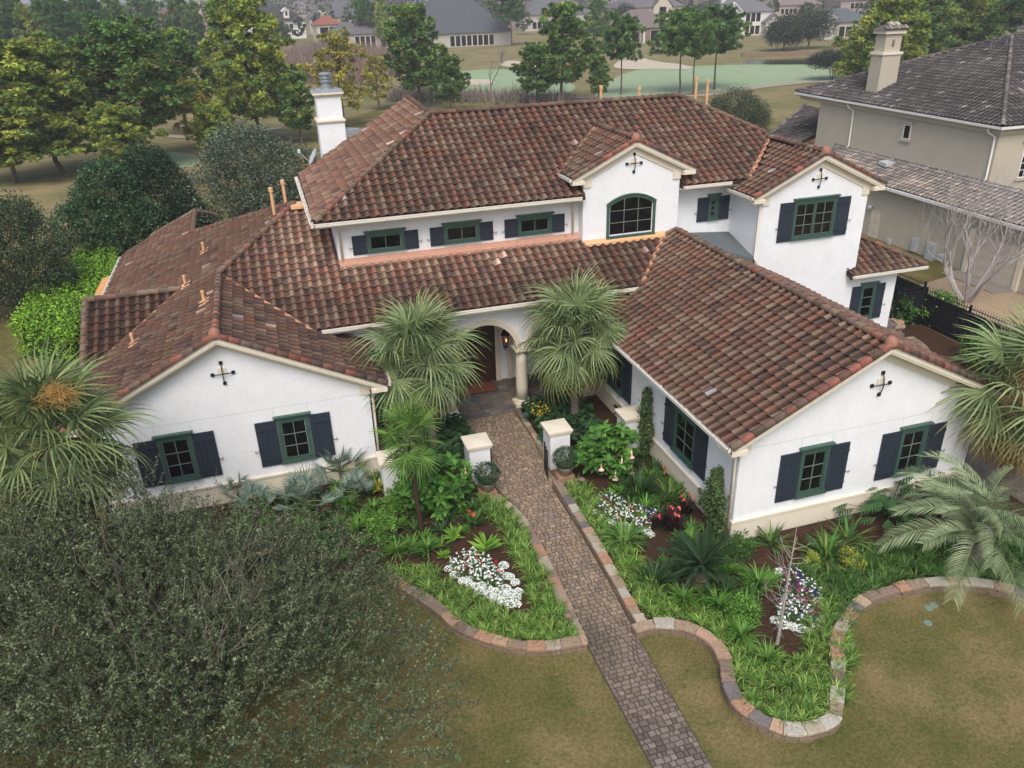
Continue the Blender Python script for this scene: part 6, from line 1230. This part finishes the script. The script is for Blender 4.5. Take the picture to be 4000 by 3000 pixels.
# ================================================================== neighbouring house
BEIGE = mat('beige_stucco', (.47, .43, .345), .92, .05, .4, bump=.2, bscale=9)
NB = thing('neighbour_house', 'beige stucco two-storey house with dark grey tile roof at the right edge', 'house')
XW = 27.45
m = M(); m.prism([(XW, 19.0), (44, 19.0), (44, 34.6), (XW, 34.6)], 0, 7.1); m.build('wall', BEIGE, NB)
m = M(); m.prism([(27.28, 18.85), (44.2, 18.85), (44.2, 36.8), (27.28, 36.8)], 6.93, 7.16); m.prism([(27.15, 18.7), (44.3, 18.7), (44.3, 36.95), (27.15, 36.95)], 7.162, 7.26); m.build('cornice', BEIGE, NB)
WG = mat('white_gutter', (.72, .71, .68), .5, .03, 2)
m = M(); m.prism([(26.95, 18.5), (44.5, 18.5), (44.5, 37.1), (26.95, 37.1)], 7.262, 7.40); m.build('gutter', WG, NB)
ez = 7.40; nr = Roof(NB, 'roof', TILE, PALG)
def tn_(P): return 1.0+.55*np.clip(np.sin(P[:, 0]*.9+P[:, 1]*.5)*np.cos(P[:, 1]*.6-P[:, 0]*.2)-.2, 0, 1)
nr.plane((27.0, 0, ez), (1, 0), .41, [[(27.0, 18.55), (36.2, 27.8), (27.0, 37.05)]], tn_, cw=.33, cl=.37)
nr.plane((0, 18.55, ez), (0, 1), .41, [[(27.0, 18.55), (44.4, 18.55), (40, 27.8), (36.2, 27.8)]], tn_, cw=.33, cl=.37)
nr.plane((0, 37.05, ez), (0, -1), .41, [[(27, 37.05), (44.4, 37.05), (40, 27.82), (36.2, 27.82)]], tn_, tiles=False)
m = M(); m.box((25.0, 6, -.5), (XW-.01, 31, 3.2)); m.build('garage_wall', BEIGE, NB)
nr.pal = PALN
nr.plane((24.6, 0, 3.40), (1, 0), .32, [[(24.6, 6), (XW, 6), (XW, 32.2), (24.6, 29.3)]], lambda P: 1.+.25*nz(P, .5, 8), cw=.33, cl=.37)
nr.pal = PALG
nr.plane((26.8, 0, 4.0), (1, 0), .34, [[(26.8, 35.4), (31.5, 35.4), (31.5, 41.8), (26.8, 39.3)]], tn_, cw=.33, cl=.37)
nrp = nr.finish(300)
def nb(*a, **k): barrels(nrp, *a, cols=GCOL, r=.14, step=.40, **k)
nb((27.0, 18.55, ez+.03), (36.2, 27.8, ez+3.80)); nb((27.0, 37.05, ez+.03), (36.2, 27.8, ez+3.80)); nb((24.6, 29.3, 3.43), (XW, 32.2, 4.33)); nb((26.8, 39.3, 4.05), (31.5, 41.8, 5.65)); nb((36.2, 27.8, ez+3.82), (40, 27.8, ez+3.82))
m = M(); m.prism([(24.45, 6), (24.62, 6), (24.62, 29.3), (24.45, 29.3)], 3.24, 3.40); m.build('gutter', WG, NB)
m = M(); m.prism([(27.0, 10), (XW, 10), (XW, 31.5), (27.0, 31.0)], lambda x, y: 4.22, lambda x, y: 4.30); m.build('flat_roof_strip', mat('grey_felt', (.20, .205, .21), .9, .2, 2), nrp)
m = M(); m.prism([(26.1, 25.6), (27.1, 25.8), (27.3, 26.7), (26.3, 26.5)], 4.08, 4.30); m.build('skylight', mat('skylight_white', (.55, .58, .58), .3, 0), nrp)
for (x, y, lab) in ((29.0, 30.6, 0), (38.2, 28.0, 1)):
    c = obj('chimney', None, NB); b = 7.6; tz = 11.75 if not lab else 11.6
    m = M(); m.box((x-.72, y-.55, b), (x+.72, y+.55, 10.35)); m.box((x-.62, y-.47, 10.35), (x+.62, y+.47, tz-.2)); m.build('shaft', BEIGE, c); m = M(); m.box((x-.80, y-.62, 10.27), (x+.80, y+.62, 10.42)); m.box((x-.80, y-.62, tz-.22), (x+.80, y+.62, tz)); m.build('moulding', CREAM, c)
    m = M(); V = [(x-.9, y-.7, tz), (x+.9, y-.7, tz), (x+.9, y+.7, tz), (x-.9, y+.7, tz), (x-.2, y, tz+.42), (x+.2, y, tz+.42)]; m.add(V, [(0, 1, 5, 4), (1, 2, 5), (2, 3, 4, 5), (3, 0, 4), (3, 2, 1, 0)], (.12, .11, .10)); cr = m.build('cap', TILE, c)
    for k in range(6): t_ = (k+.5)/6; xa = x-.9+1.8*t_; obj('tile', barrel_mesh((.30, .27, .24) if k % 2 else (.2, .18, .17), .12, .4), cr, mw=Matrix(((1, 0, 0, xa), (0, .86, -.51, y-.74), (0, .51, .86, tz+.02), (0, 0, 0, 1)))); obj('tile', barrel_mesh((.42, .39, .35) if k % 3 else (.2, .18, .17), .12, .4), cr, mw=Matrix(((1, 0, 0, x+(xa-x)*.5), (0, .86, -.51, y-.4), (0, .51, .86, tz+.2), (0, 0, 0, 1))))
    m = M(); K = 8; pts = [(x-.09, 10.75), (x+.09, 10.75)]+[(x+.09*math.cos(q), 11.1+.09*math.sin(q)) for q in np.linspace(0, math.pi, K)]; m.extr([(a, y-.475, z) for a, z in pts], (0, -.012, 0), (.16, .14, .12)); m.build('niche', PLAIN, c)
for (x, y, z) in ((34.0, 27.2, 10.0), (35.0, 27.0, 10.3)): m = M(); m.tube([(x, y, z), (x, y, z+.95)], .075, 8, (.12, .12, .14)); m.tube([(x, y, z+.9), (x, y, z+1.02)], .10, 8, (.12, .12, .14)); m.build('vent_pipe', PLAIN, NB)
nW = left(36.6, XW)
def nwin(nW, a0, a1, z0, z1, cols, rows, arch=False):
    wn = obj('window', None, NB); m = M(); e = .07
    for (p, q, r_, s_) in ((a0-e, a0, z0-e, z1+e), (a1, a1+e, z0-e, z1+e), (a0, a1, z1, z1+e), (a0, a1, z0-e, z0)): nW.box(m, p, q, r_, s_, .002, .06)
    for i in range(1, cols): x = a0+(a1-a0)*i/cols; nW.box(m, x-.02, x+.02, z0, z1, .002, .04)
    for j in range(1, rows): z = z0+(z1-z0)*j/rows; nW.box(m, a0, a1, z-.02, z+.02, .002, .038)
    if arch: m.extr([nW.p((a0+a1)/2+(a1-a0+.14)/2*math.cos(q), z1+.07+(a1-a0+.14)/2*math.sin(q), .002) for q in np.linspace(0, math.pi, 12)], nW.n*.05)
    m.build('window_frame', WG, wn); m = M(); nW.box(m, a0, a1, z0, z1, .0, .02); m.build('pane', GLASS, wn)
    if arch: m = M(); m.extr([nW.p((a0+a1)/2+(a1-a0-.05)/2*math.cos(q), z1+.09+(a1-a0-.05)/2*math.sin(q), .054) for q in np.linspace(0, math.pi, 12)], nW.n*.01, (.10, .22, .20)); m.build('pane', PLAIN, wn)
    m = M(); nW.box(m, a0-.22, a1+.22, z1+.12+(a1-a0)*.6*arch, z1+.24+(a1-a0)*.6*arch, .002, .13); nW.box(m, a0-.2, a1+.2, z0-.2, z0-.10, .002, .13); m.build('window_trim', BEIGE, wn)
nwin(nW, 36.6-26.05, 36.6-25.55, 5.72, 6.5, 1, 1)
fN = front(0, 19.0); nwin(fN, 29.45, 30.5, 4.45, 5.6, 3, 3, True); nwin(fN, 31.6, 32.6, 4.45, 5.6, 3, 3, True)
for (y, zt, z2) in ((31.2, 7.2, 4.5), (19.5, 7.2, 4.5)): m = M(); m.tube([(27.1, y, zt), (27.12, y, zt-.2), (27.36, y-.3, zt-.42), (27.37, y-.35, z2), (27.2, y-.4, z2-.12)], .06, 6); m.build('downspout', WG, NB, True)
gW = left(31, 25.0); door = 31-24.9
m = M(); gW.box(m, door, door+.85, -.4, 1.65, .002, .05, (.55, .50, .41))
for (p, q) in ((.1, .38), (.47, .75)):
    for (r_, s_) in ((-.3, .2), (.3, .85), (.95, 1.5)): gW.box(m, door+p, door+q, r_, s_, .051, .07, (.6, .55, .46))
m.build('side_door', PLAIN, NB); m = M(); gW.box(m, door-.1, door+.15, 1.9, 2.0, .0, .3, (.35, .36, .37)); m.lathe([(.15, 0), (.14, .1), (.05, .22)], (24.75, 24.85, 1.8), 8, (.4, .4, .42)); m.build('wall_lamp', PLAIN, NB)
for k, (y, z, w_, h_, lab) in enumerate(((20.95, .1, .35, .8, 'left grey electrical box on the neighbouring garage wall'), (19.8, -.2, .6, 1.15, 'tall grey meter box on the neighbouring garage wall'), (18.9, .2, .35, .3, 'small grey box right of the meter box'), (23.0, .0, .25, .3, 'small grey conduit box nearest the side door'))):
    a = 31-y; m = M(); gW.box(m, a, a+w_, z, z+h_, .003, .2, (.36, .39, .41)); gW.box(m, a+.03, a+w_-.03, z+.04, z+h_-.04, .201, .22, (.42, .45, .47)); gW.box(m, a+w_*.4, a+w_*.55, z-.5, z, .003, .06, (.25, .27, .28)); o = m.build('utility_box', PLAIN); o['label'] = lab; o['category'] = 'utility box'
m = M(); gW.box(m, 10.0, 11.8, -.2, .0, .003, .1, (.27, .32, .38)); m.build('conduit', PLAIN, NB)
m = M(); gW.box(m, 14.2, 17.2, 0, 2.2, .003, .04, (.56, .51, .42))
for j in range(4): gW.box(m, 14.25, 17.15, .03+j*.54, .54+j*.54, .041, .06, (.60, .55, .46))
m.build('garage_door', PLAIN, NB); m = M(); gW.box(m, 13.9, 14.19, 0, 2.5, .003, .14); gW.box(m, 17.21, 17.5, 0, 2.5, .003, .14); m.build('garage_trim', CREAM, NB)
# basketball post on the driveway edge
t = thing('hoop_stand', 'black pole stand with diagonal brace on the neighbouring driveway', 'pole'); m = M(); m.tube([(19.3, 7.4, 0), (20.0, 7.7, 3.2)], .05, 6); m.tube([(19.9, 8.7, .05), (19.7, 7.6, 2.6)], .03, 5); m.tube([(18.7, 7.0, .05), (19.35, 7.45, .9)], .03, 5); m.build('post', IRON, t); m = M(); m.tube([(19.55, 7.5, 1.1), (19.7, 7.57, 1.7)], .065, 8, (.75, .75, .75)); m.build('sleeve', PLAIN, t)
# ================================================================== far houses
def hip(m, x0, x1, y0, y1, z, h, c, oh=.6):
    x0 -= oh; x1 += oh; y0 -= oh; y1 += oh; ins = min(x1-x0, y1-y0)/2*.92
    if x1-x0 >= y1-y0: a, b = (x0+ins, (y0+y1)/2, z+h), (x1-ins, (y0+y1)/2, z+h); F = [(0, 1, 5, 4), (1, 2, 5), (2, 3, 4, 5), (3, 0, 4), (0, 3, 2, 1)]
    else: a, b = ((x0+x1)/2, y0+ins, z+h), ((x0+x1)/2, y1-ins, z+h); F = [(0, 1, 4), (1, 2, 5, 4), (2, 3, 5), (3, 0, 4, 5), (0, 3, 2, 1)]
    m.add([(x0, y0, z), (x1, y0, z), (x1, y1, z), (x0, y1, z), a, b], F, c)
ROOFM = mat('shingle_roof', attr=True, rough=.95, var=.18, scale=1.2, bump=.4, bscale=5, fine=.2)
def far_house(label, u, v, w, d, hw, hr, wallc, roofc, wins, extra=None, ang=.0, stz=0):
    b = at(u, v, 0); t = thing('far_house', label, 'house', loc=tuple(b)); t.rotation_euler = (0, 0, ang); m = M(); m.box((-w/2, 0, 0), (w/2, d, hw), wallc); m.build('wall', PLAIN, t)
    m = M(); hip(m, -w/2, w/2, 0, d, hw, hr, roofc); m.build('roof', ROOFM, t)
    for (x, z, ww, hh, n) in wins:
        for i in range(n): xx = x+i*(ww+.35); f = M(); f.box((xx-.12, -.06, z-.12), (xx+ww+.12, -.002, z+hh+.12), (.62, .6, .55)); fo = f.build('window', PLAIN, t); g = M(); g.box((xx, -.09, z), (xx+ww, -.062, z+hh)); g.build('pane', GLASS, fo)
    if extra: extra(t)
    return t
def cap_chimney(x, y, z, h, c, w=1.2):
    def f(t): m = M(); m.box((x-w/2, y, z), (x+w/2, y+1.2, z+h), c); m.box((x-w/2-.15, y-.15, z+h-.5), (x+w/2+.15, y+1.35, z+h-.2), c); m.build('chimney', PLAIN, t)
    return f
def gable(x, w, z, h, c, rc, y=-1.0, z0=0., wcol=None):
    def f(t):
        m = M(); m.extr([(x-w/2, y, z0), (x+w/2, y, z0), (x+w/2, y, z), (x, y, z+h), (x-w/2, y, z)], (0, 1.5-y, 0), c); m.build('gable', PLAIN, t); m = M()
        for s in (-1, 1): m.extr([(x, y-.3, z+h+.02), (x+s*(w/2+.4), y-.3, z-.25), (x+s*(w/2+.4), y-.3, z+.0), (x, y-.3, z+h+.3)], (0, 3.5, 0), rc)
        m.build('gable_roof', ROOFM, t); m = M(); m.box((x-w*.18, y-.06, z0+(z-z0)*.35), (x+w*.18, y-.005, z-.1)); m.build('pane', GLASS, t)
    return f
def multi(*fs):
    def f(t):
        for q in fs: q(t)
    return f
BR = (.145, .095, .08); GR = (.115, .118, .125); BRK = (.30, .24, .20); CRM = (.52, .48, .40); WHT = (.66, .65, .62)
far_house('brown tile-roofed brick house among the pines at upper left', 740, 185, 22, 14, 8, 4.2, (.30, .23, .19), BR, [(-8, 4.6, 1.2, 2.0, 2), (-2, 4.6, 1.0, 2.8, 2), (3, .6, 2.2, 2.6, 2), (-9.5, .6, 2.2, 2.4, 2)], multi(cap_chimney(5.5, 2, 8, 6.5, (.45, .38, .31)), gable(-5, 8, 7.2, 2.6, (.33, .26, .21), BR)), .1)
far_house('white house with dark roof and small arched dormer at upper left', 1085, 155, 22, 13, 6.2, 5, WHT, (.05, .048, .05), [(-9, 3.6, 1.2, 1.6, 3), (2, 3.6, 1.2, 1.6, 3), (-8, .6, 2, 2.2, 3)], multi(gable(-6, 7, 6, 2.2, WHT, (.07, .065, .065)), gable(4.5, 2.0, 9.6, .9, WHT, WHT, 0, 7.2)), .15)
far_house('pale house with small red tile roof behind the bare thicket', 1295, 178, 8, 8, 6.2, 2.6, (.55, .54, .46), (.26, .10, .07), [(-3, 3.6, 2.6, 1.8, 2), (-3, .5, 2.6, 2, 2)], None, .1)
far_house('grey-roofed house with cream gable behind the red-roofed one', 1330, 130, 24, 14, 6, 6, (.50, .46, .40), GR, [(-9, 1.2, 2, 2, 4)], gable(-7, 8, 6.4, 3.6, (.55, .50, .44), GR), .0)
far_house('long low beige house with tall glazed doors right of the thicket', 1445, 192, 22, 10, 4.2, 3.2, (.47, .43, .36), (.13, .125, .13), [(-10, .4, 1.8, 2.9, 2), (-4, .3, 1.2, 3.2, 4), (3.5, .3, 1.4, 3.2, 3)], None, .05)
far_house('house with huge dark grey roof and a row of glazed doors at top centre', 1800, 184, 30, 22, 3.7, 9.5, (.42, .40, .36), (.085, .092, .105), [(-3.0, .3, 1.3, 2.7, 8)], None, -.05)
far_house('grey-roofed house behind the central pine at top', 2180, 118, 26, 20, 5.5, 7.5, (.45, .42, .37), (.12, .122, .13), [(-10, .8, 1.6, 2.4, 5)], None, -.1)
far_house('brown hip-roofed brick house with covered porch behind the bunker', 2520, 168, 17, 13, 3.9, 4.6, (.24, .17, .14), (.17, .14, .13), [(-6.5, .3, 2.2, 2.6, 2), (1.5, .3, 4.2, 2.9, 1)], multi(lambda t: M().box((-2.2, -1.2, 0), (-1.5, -.5, 3.8), (.3, .27, .25)).box((-1.1, -1.2, 0), (-.5, -.5, 3.8), (.62, .6, .56)).build('porch_post', PLAIN, t)), -.1)
far_house('two-storey beige house behind the brown hip-roofed one', 2540, 118, 24, 14, 7.5, 4.5, (.45, .41, .34), (.14, .135, .14), [(-8, 4.8, 1.5, 1.6, 3)], gable(4, 7, 7.6, 4, (.52, .47, .38), (.13, .12, .12)), -.1)
def timber(t):
    m = M(); c = (.74, .73, .70)
    for a, b in (((-7.6, 6.4), (-4.4, 9.3)), ((-4.4, 9.3), (-1.2, 6.4)), ((-7.6, 6.4), (-1.2, 6.4)), ((-4.4, 6.4), (-4.4, 9.2)), ((-5.8, 6.5), (-4.4, 7.8)), ((-3.0, 6.5), (-4.4, 7.8))): m.tube([(a[0], -1.2, a[1]), (b[0], -1.2, b[1])], .16, 4, c)
    for x in (-7.4, -1.4): m.tube([(x, -1.1, 0), (x, -1.1, 6.4)], .22, 4, c)
    m.build('porch_frame', PLAIN, t); m = M(); m.box((-7.6, -1.3, 3.3), (-1.2, 0, 3.5), c); m.build('balcony', PLAIN, t)
far_house('white two-storey house with timber-framed gable beyond the pond', 2905, 140, 17, 12, 6.6, 4.6, WHT, (.15, .152, .16), [(.2, 3.9, 1.3, 2.3, 3), (.2, .4, 1.3, 2.3, 3), (-6.8, .4, 1.4, 2.4, 3), (-6.8, 3.8, 1.2, 1.9, 3)], multi(timber, gable(8.2, 5.2, 3.6, 2.0, (.50, .46, .40), (.15, .145, .145), -2.5), cap_chimney(-5.5, 4, 9, 3.5, WHT)), -.12)
far_house('grey-roofed low house with white square tower beyond the pond', 3300, 150, 15, 12, 4.2, 3.2, (.40, .36, .30), (.10, .115, .125), [(-2, .4, 1.6, 2.6, 3)], multi(lambda t: (M().box((-7.5, -2.2, 0), (-4.3, 1, 5.2), (.50, .52, .45)).build('tower', PLAIN, t), (lambda q: (hip(q, -7.5, -4.3, -2.2, 1, 5.2, 1.4, (.62, .61, .58), .4), q.build('tower_roof', ROOFM, t)))(M()))), -.2)
far_house('pinkish brick house at the top right beyond the oaks', 3390, 75, 24, 14, 7, 4.5, (.36, .27, .24), (.20, .17, .16), [(-8, 4, 1.5, 2, 4), (-8, 1, 1.5, 2, 4)], gable(5, 8, 7, 3, (.38, .29, .26), (.2, .17, .16)), -.2)
far_house('brown-roofed house behind the round oaks at the top right', 3110, 85, 20, 14, 6, 4, (.38, .30, .26), (.21, .17, .155), [(-7, 3, 1.4, 1.8, 4)], None, -.1)
far_house('dark roofed house at the left edge behind the pines', 30, 235, 16, 12, 4, 4.5, (.35, .31, .28), (.04, .045, .06), [(-5, 1, 1.6, 1.8, 3)], None, .1)
far_house('cream house with orange lamp glimpsed between pines at far left', 400, 150, 14, 10, 6, 3.5, (.5, .45, .38), (.2, .15, .13), [(-4, 3.5, 1.5, 1.6, 3)], None, .1)
k = 0
FL = ['leftmost far roof at the very top of the photo', 'far house at the top between the leftmost and the brown house', 'far house at the top above the thicket', 'far house at the top beyond the huge grey roof', 'far house at the top beyond the central pines', 'far house at the top beyond the brown hip roof', 'far roof at the top beyond the white timbered house', 'rightmost far house at the top']
for (u, v, w_) in ((150, 90, 24), (620, 75, 26), (1200, 70, 26), (1650, 75, 24), (2050, 60, 28), (2420, 62, 26), (2790, 52, 26), (3250, 45, 28)):
    far_house(FL[k], u, v, w_, 14, 6, 5, R.choice([CRM, BRK, WHT, (.40, .30, .26)]), R.choice([GR, BR, (.17, .16, .16)]), [(-8, 2, 1.5, 2, 5)], None, R.uniform(-.2, .2)); k += 1
# distant woods
def woods(label, y0, y1, x0, x1, n, seed, H=11):
    rs = np.random.default_rng(seed); x = rs.uniform(x0, x1, n); y = rs.uniform(y0, y1, n); h = H*rs.uniform(.6, 1.15, n); c = np.column_stack([x, y, h*.55]); k = 60; d = rs.normal(size=(n, k, 3)); d /= np.linalg.norm(d, axis=2)[:, :, None]
    P = c[:, None]+d*np.stack([h*.33, h*.33, h*.45], 1)[:, None]*rs.uniform(.6, 1, (n, k, 1)); ct = np.array([(.05, .075, .04), (.07, .09, .045), (.13, .105, .085), (.045, .06, .04)])[rs.integers(4, size=n)]; v, f, cc = leaves(P.reshape(-1, 3), 2.0, [(1, 1, 1)], seed, .4, .8); cc = cc*np.repeat(np.repeat(ct, k, 0), 4, 0); m = M(); m.add(v, f, cc); o = m.build('distant_wood', NEEDLE, kind='stuff'); o['label'] = label; o['category'] = 'wood'
woods('hazy line of distant trees along the top edge of the photo', 330, 1500, -300, 1100, 2600, 1, 14); woods('scattered garden trees between the far houses', 262, 340, -110, 260, 110, 2, 9)
# golfer
def golfer():
    b = at(893, 300, .05); me = bpy.data.meshes.new('body'); V = [(0, 0, .95), (0, 0, 1.2), (0, 0, 1.42), (0, 0, 1.52), (0, 0, 1.66), (-.11, 0, .9), (-.13, .05, .48), (-.14, 0, .06), (.11, 0, .9), (.14, -.03, .48), (.16, 0, .06), (-.2, 0, 1.40), (-.28, -.1, 1.15), (-.2, -.28, 1.0), (.2, 0, 1.40), (.27, -.1, 1.15), (.2, -.28, 1.0), (-.14, -.12, .04), (.16, -.12, .04)]
    E_ = [(0, 1), (1, 2), (2, 3), (3, 4), (0, 5), (5, 6), (6, 7), (0, 8), (8, 9), (9, 10), (2, 11), (11, 12), (12, 13), (2, 14), (14, 15), (15, 16), (7, 17), (10, 18)]; me.from_pydata(V, E_, []); t = thing('person', 'distant golfer in white trousers and dark top standing on the green', 'person', loc=tuple(b)); o = obj('body', me, t); sm = o.modifiers.new('skin', 'SKIN'); me.skin_vertices.new() if not me.skin_vertices else None
    rr = [.13, .15, .14, .06, .10, .09, .065, .045, .09, .065, .045, .065, .045, .035, .065, .045, .035, .03, .03]
    for i, r_ in enumerate(rr): me.skin_vertices[0].data[i].radius = (r_, r_)
    me.skin_vertices[0].data[0].use_root = True; o.modifiers.new('sub', 'SUBSURF').levels = 1; dg = bpy.context.evaluated_depsgraph_get(); ev = bpy.data.meshes.new_from_object(o.evaluated_get(dg)); o.modifiers.clear(); o.data = ev; ca = ev.color_attributes.new('Col', 'FLOAT_COLOR', 'POINT')
    for i, v in enumerate(ev.vertices): z = v.co.z; ca.data[i].color = ((.75, .75, .73, 1) if z < .98 else (.05, .07, .12, 1) if z < 1.46 else (.45, .3, .22, 1))
    ev.materials.clear(); ev.materials.append(PLAIN)
    for p_ in ev.polygons: p_.use_smooth = True
    m = M(); m.lathe([(.11, 0), (.115, .03), (.09, .09), (.02, .12)], (0, 0, 1.68), 10, (.8, .8, .8)); m.build('cap', PLAIN, t)
golfer()
# ================================================================== haze
HAZE = True
if HAZE:
    hm = bpy.data.materials.new('haze_air'); hm.use_nodes = True; t_ = hm.node_tree; t_.nodes.clear(); pv = t_.nodes.new('ShaderNodeVolumePrincipled'); pv.inputs['Color'].default_value = (.86, .88, .91, 1); pv.inputs['Density'].default_value = .00055; oo = t_.nodes.new('ShaderNodeOutputMaterial'); t_.links.new(pv.outputs[0], oo.inputs['Volume'])
    m = M(); m.box((-900, -500, -1.2), (2000, 2800, 24)); me = m.mesh('haze', hm); obj('haze', me, kind='stuff')
if 'ground' not in bpy.data.objects:
    g = M(); g.add([(-500, -500, 0), (1500, -500, 0), (1500, 1500, 0), (-500, 1500, 0)], [(0, 1, 2, 3)]); g.build('ground', mat('lawnx', (.09, .07, .03)), kind='structure')
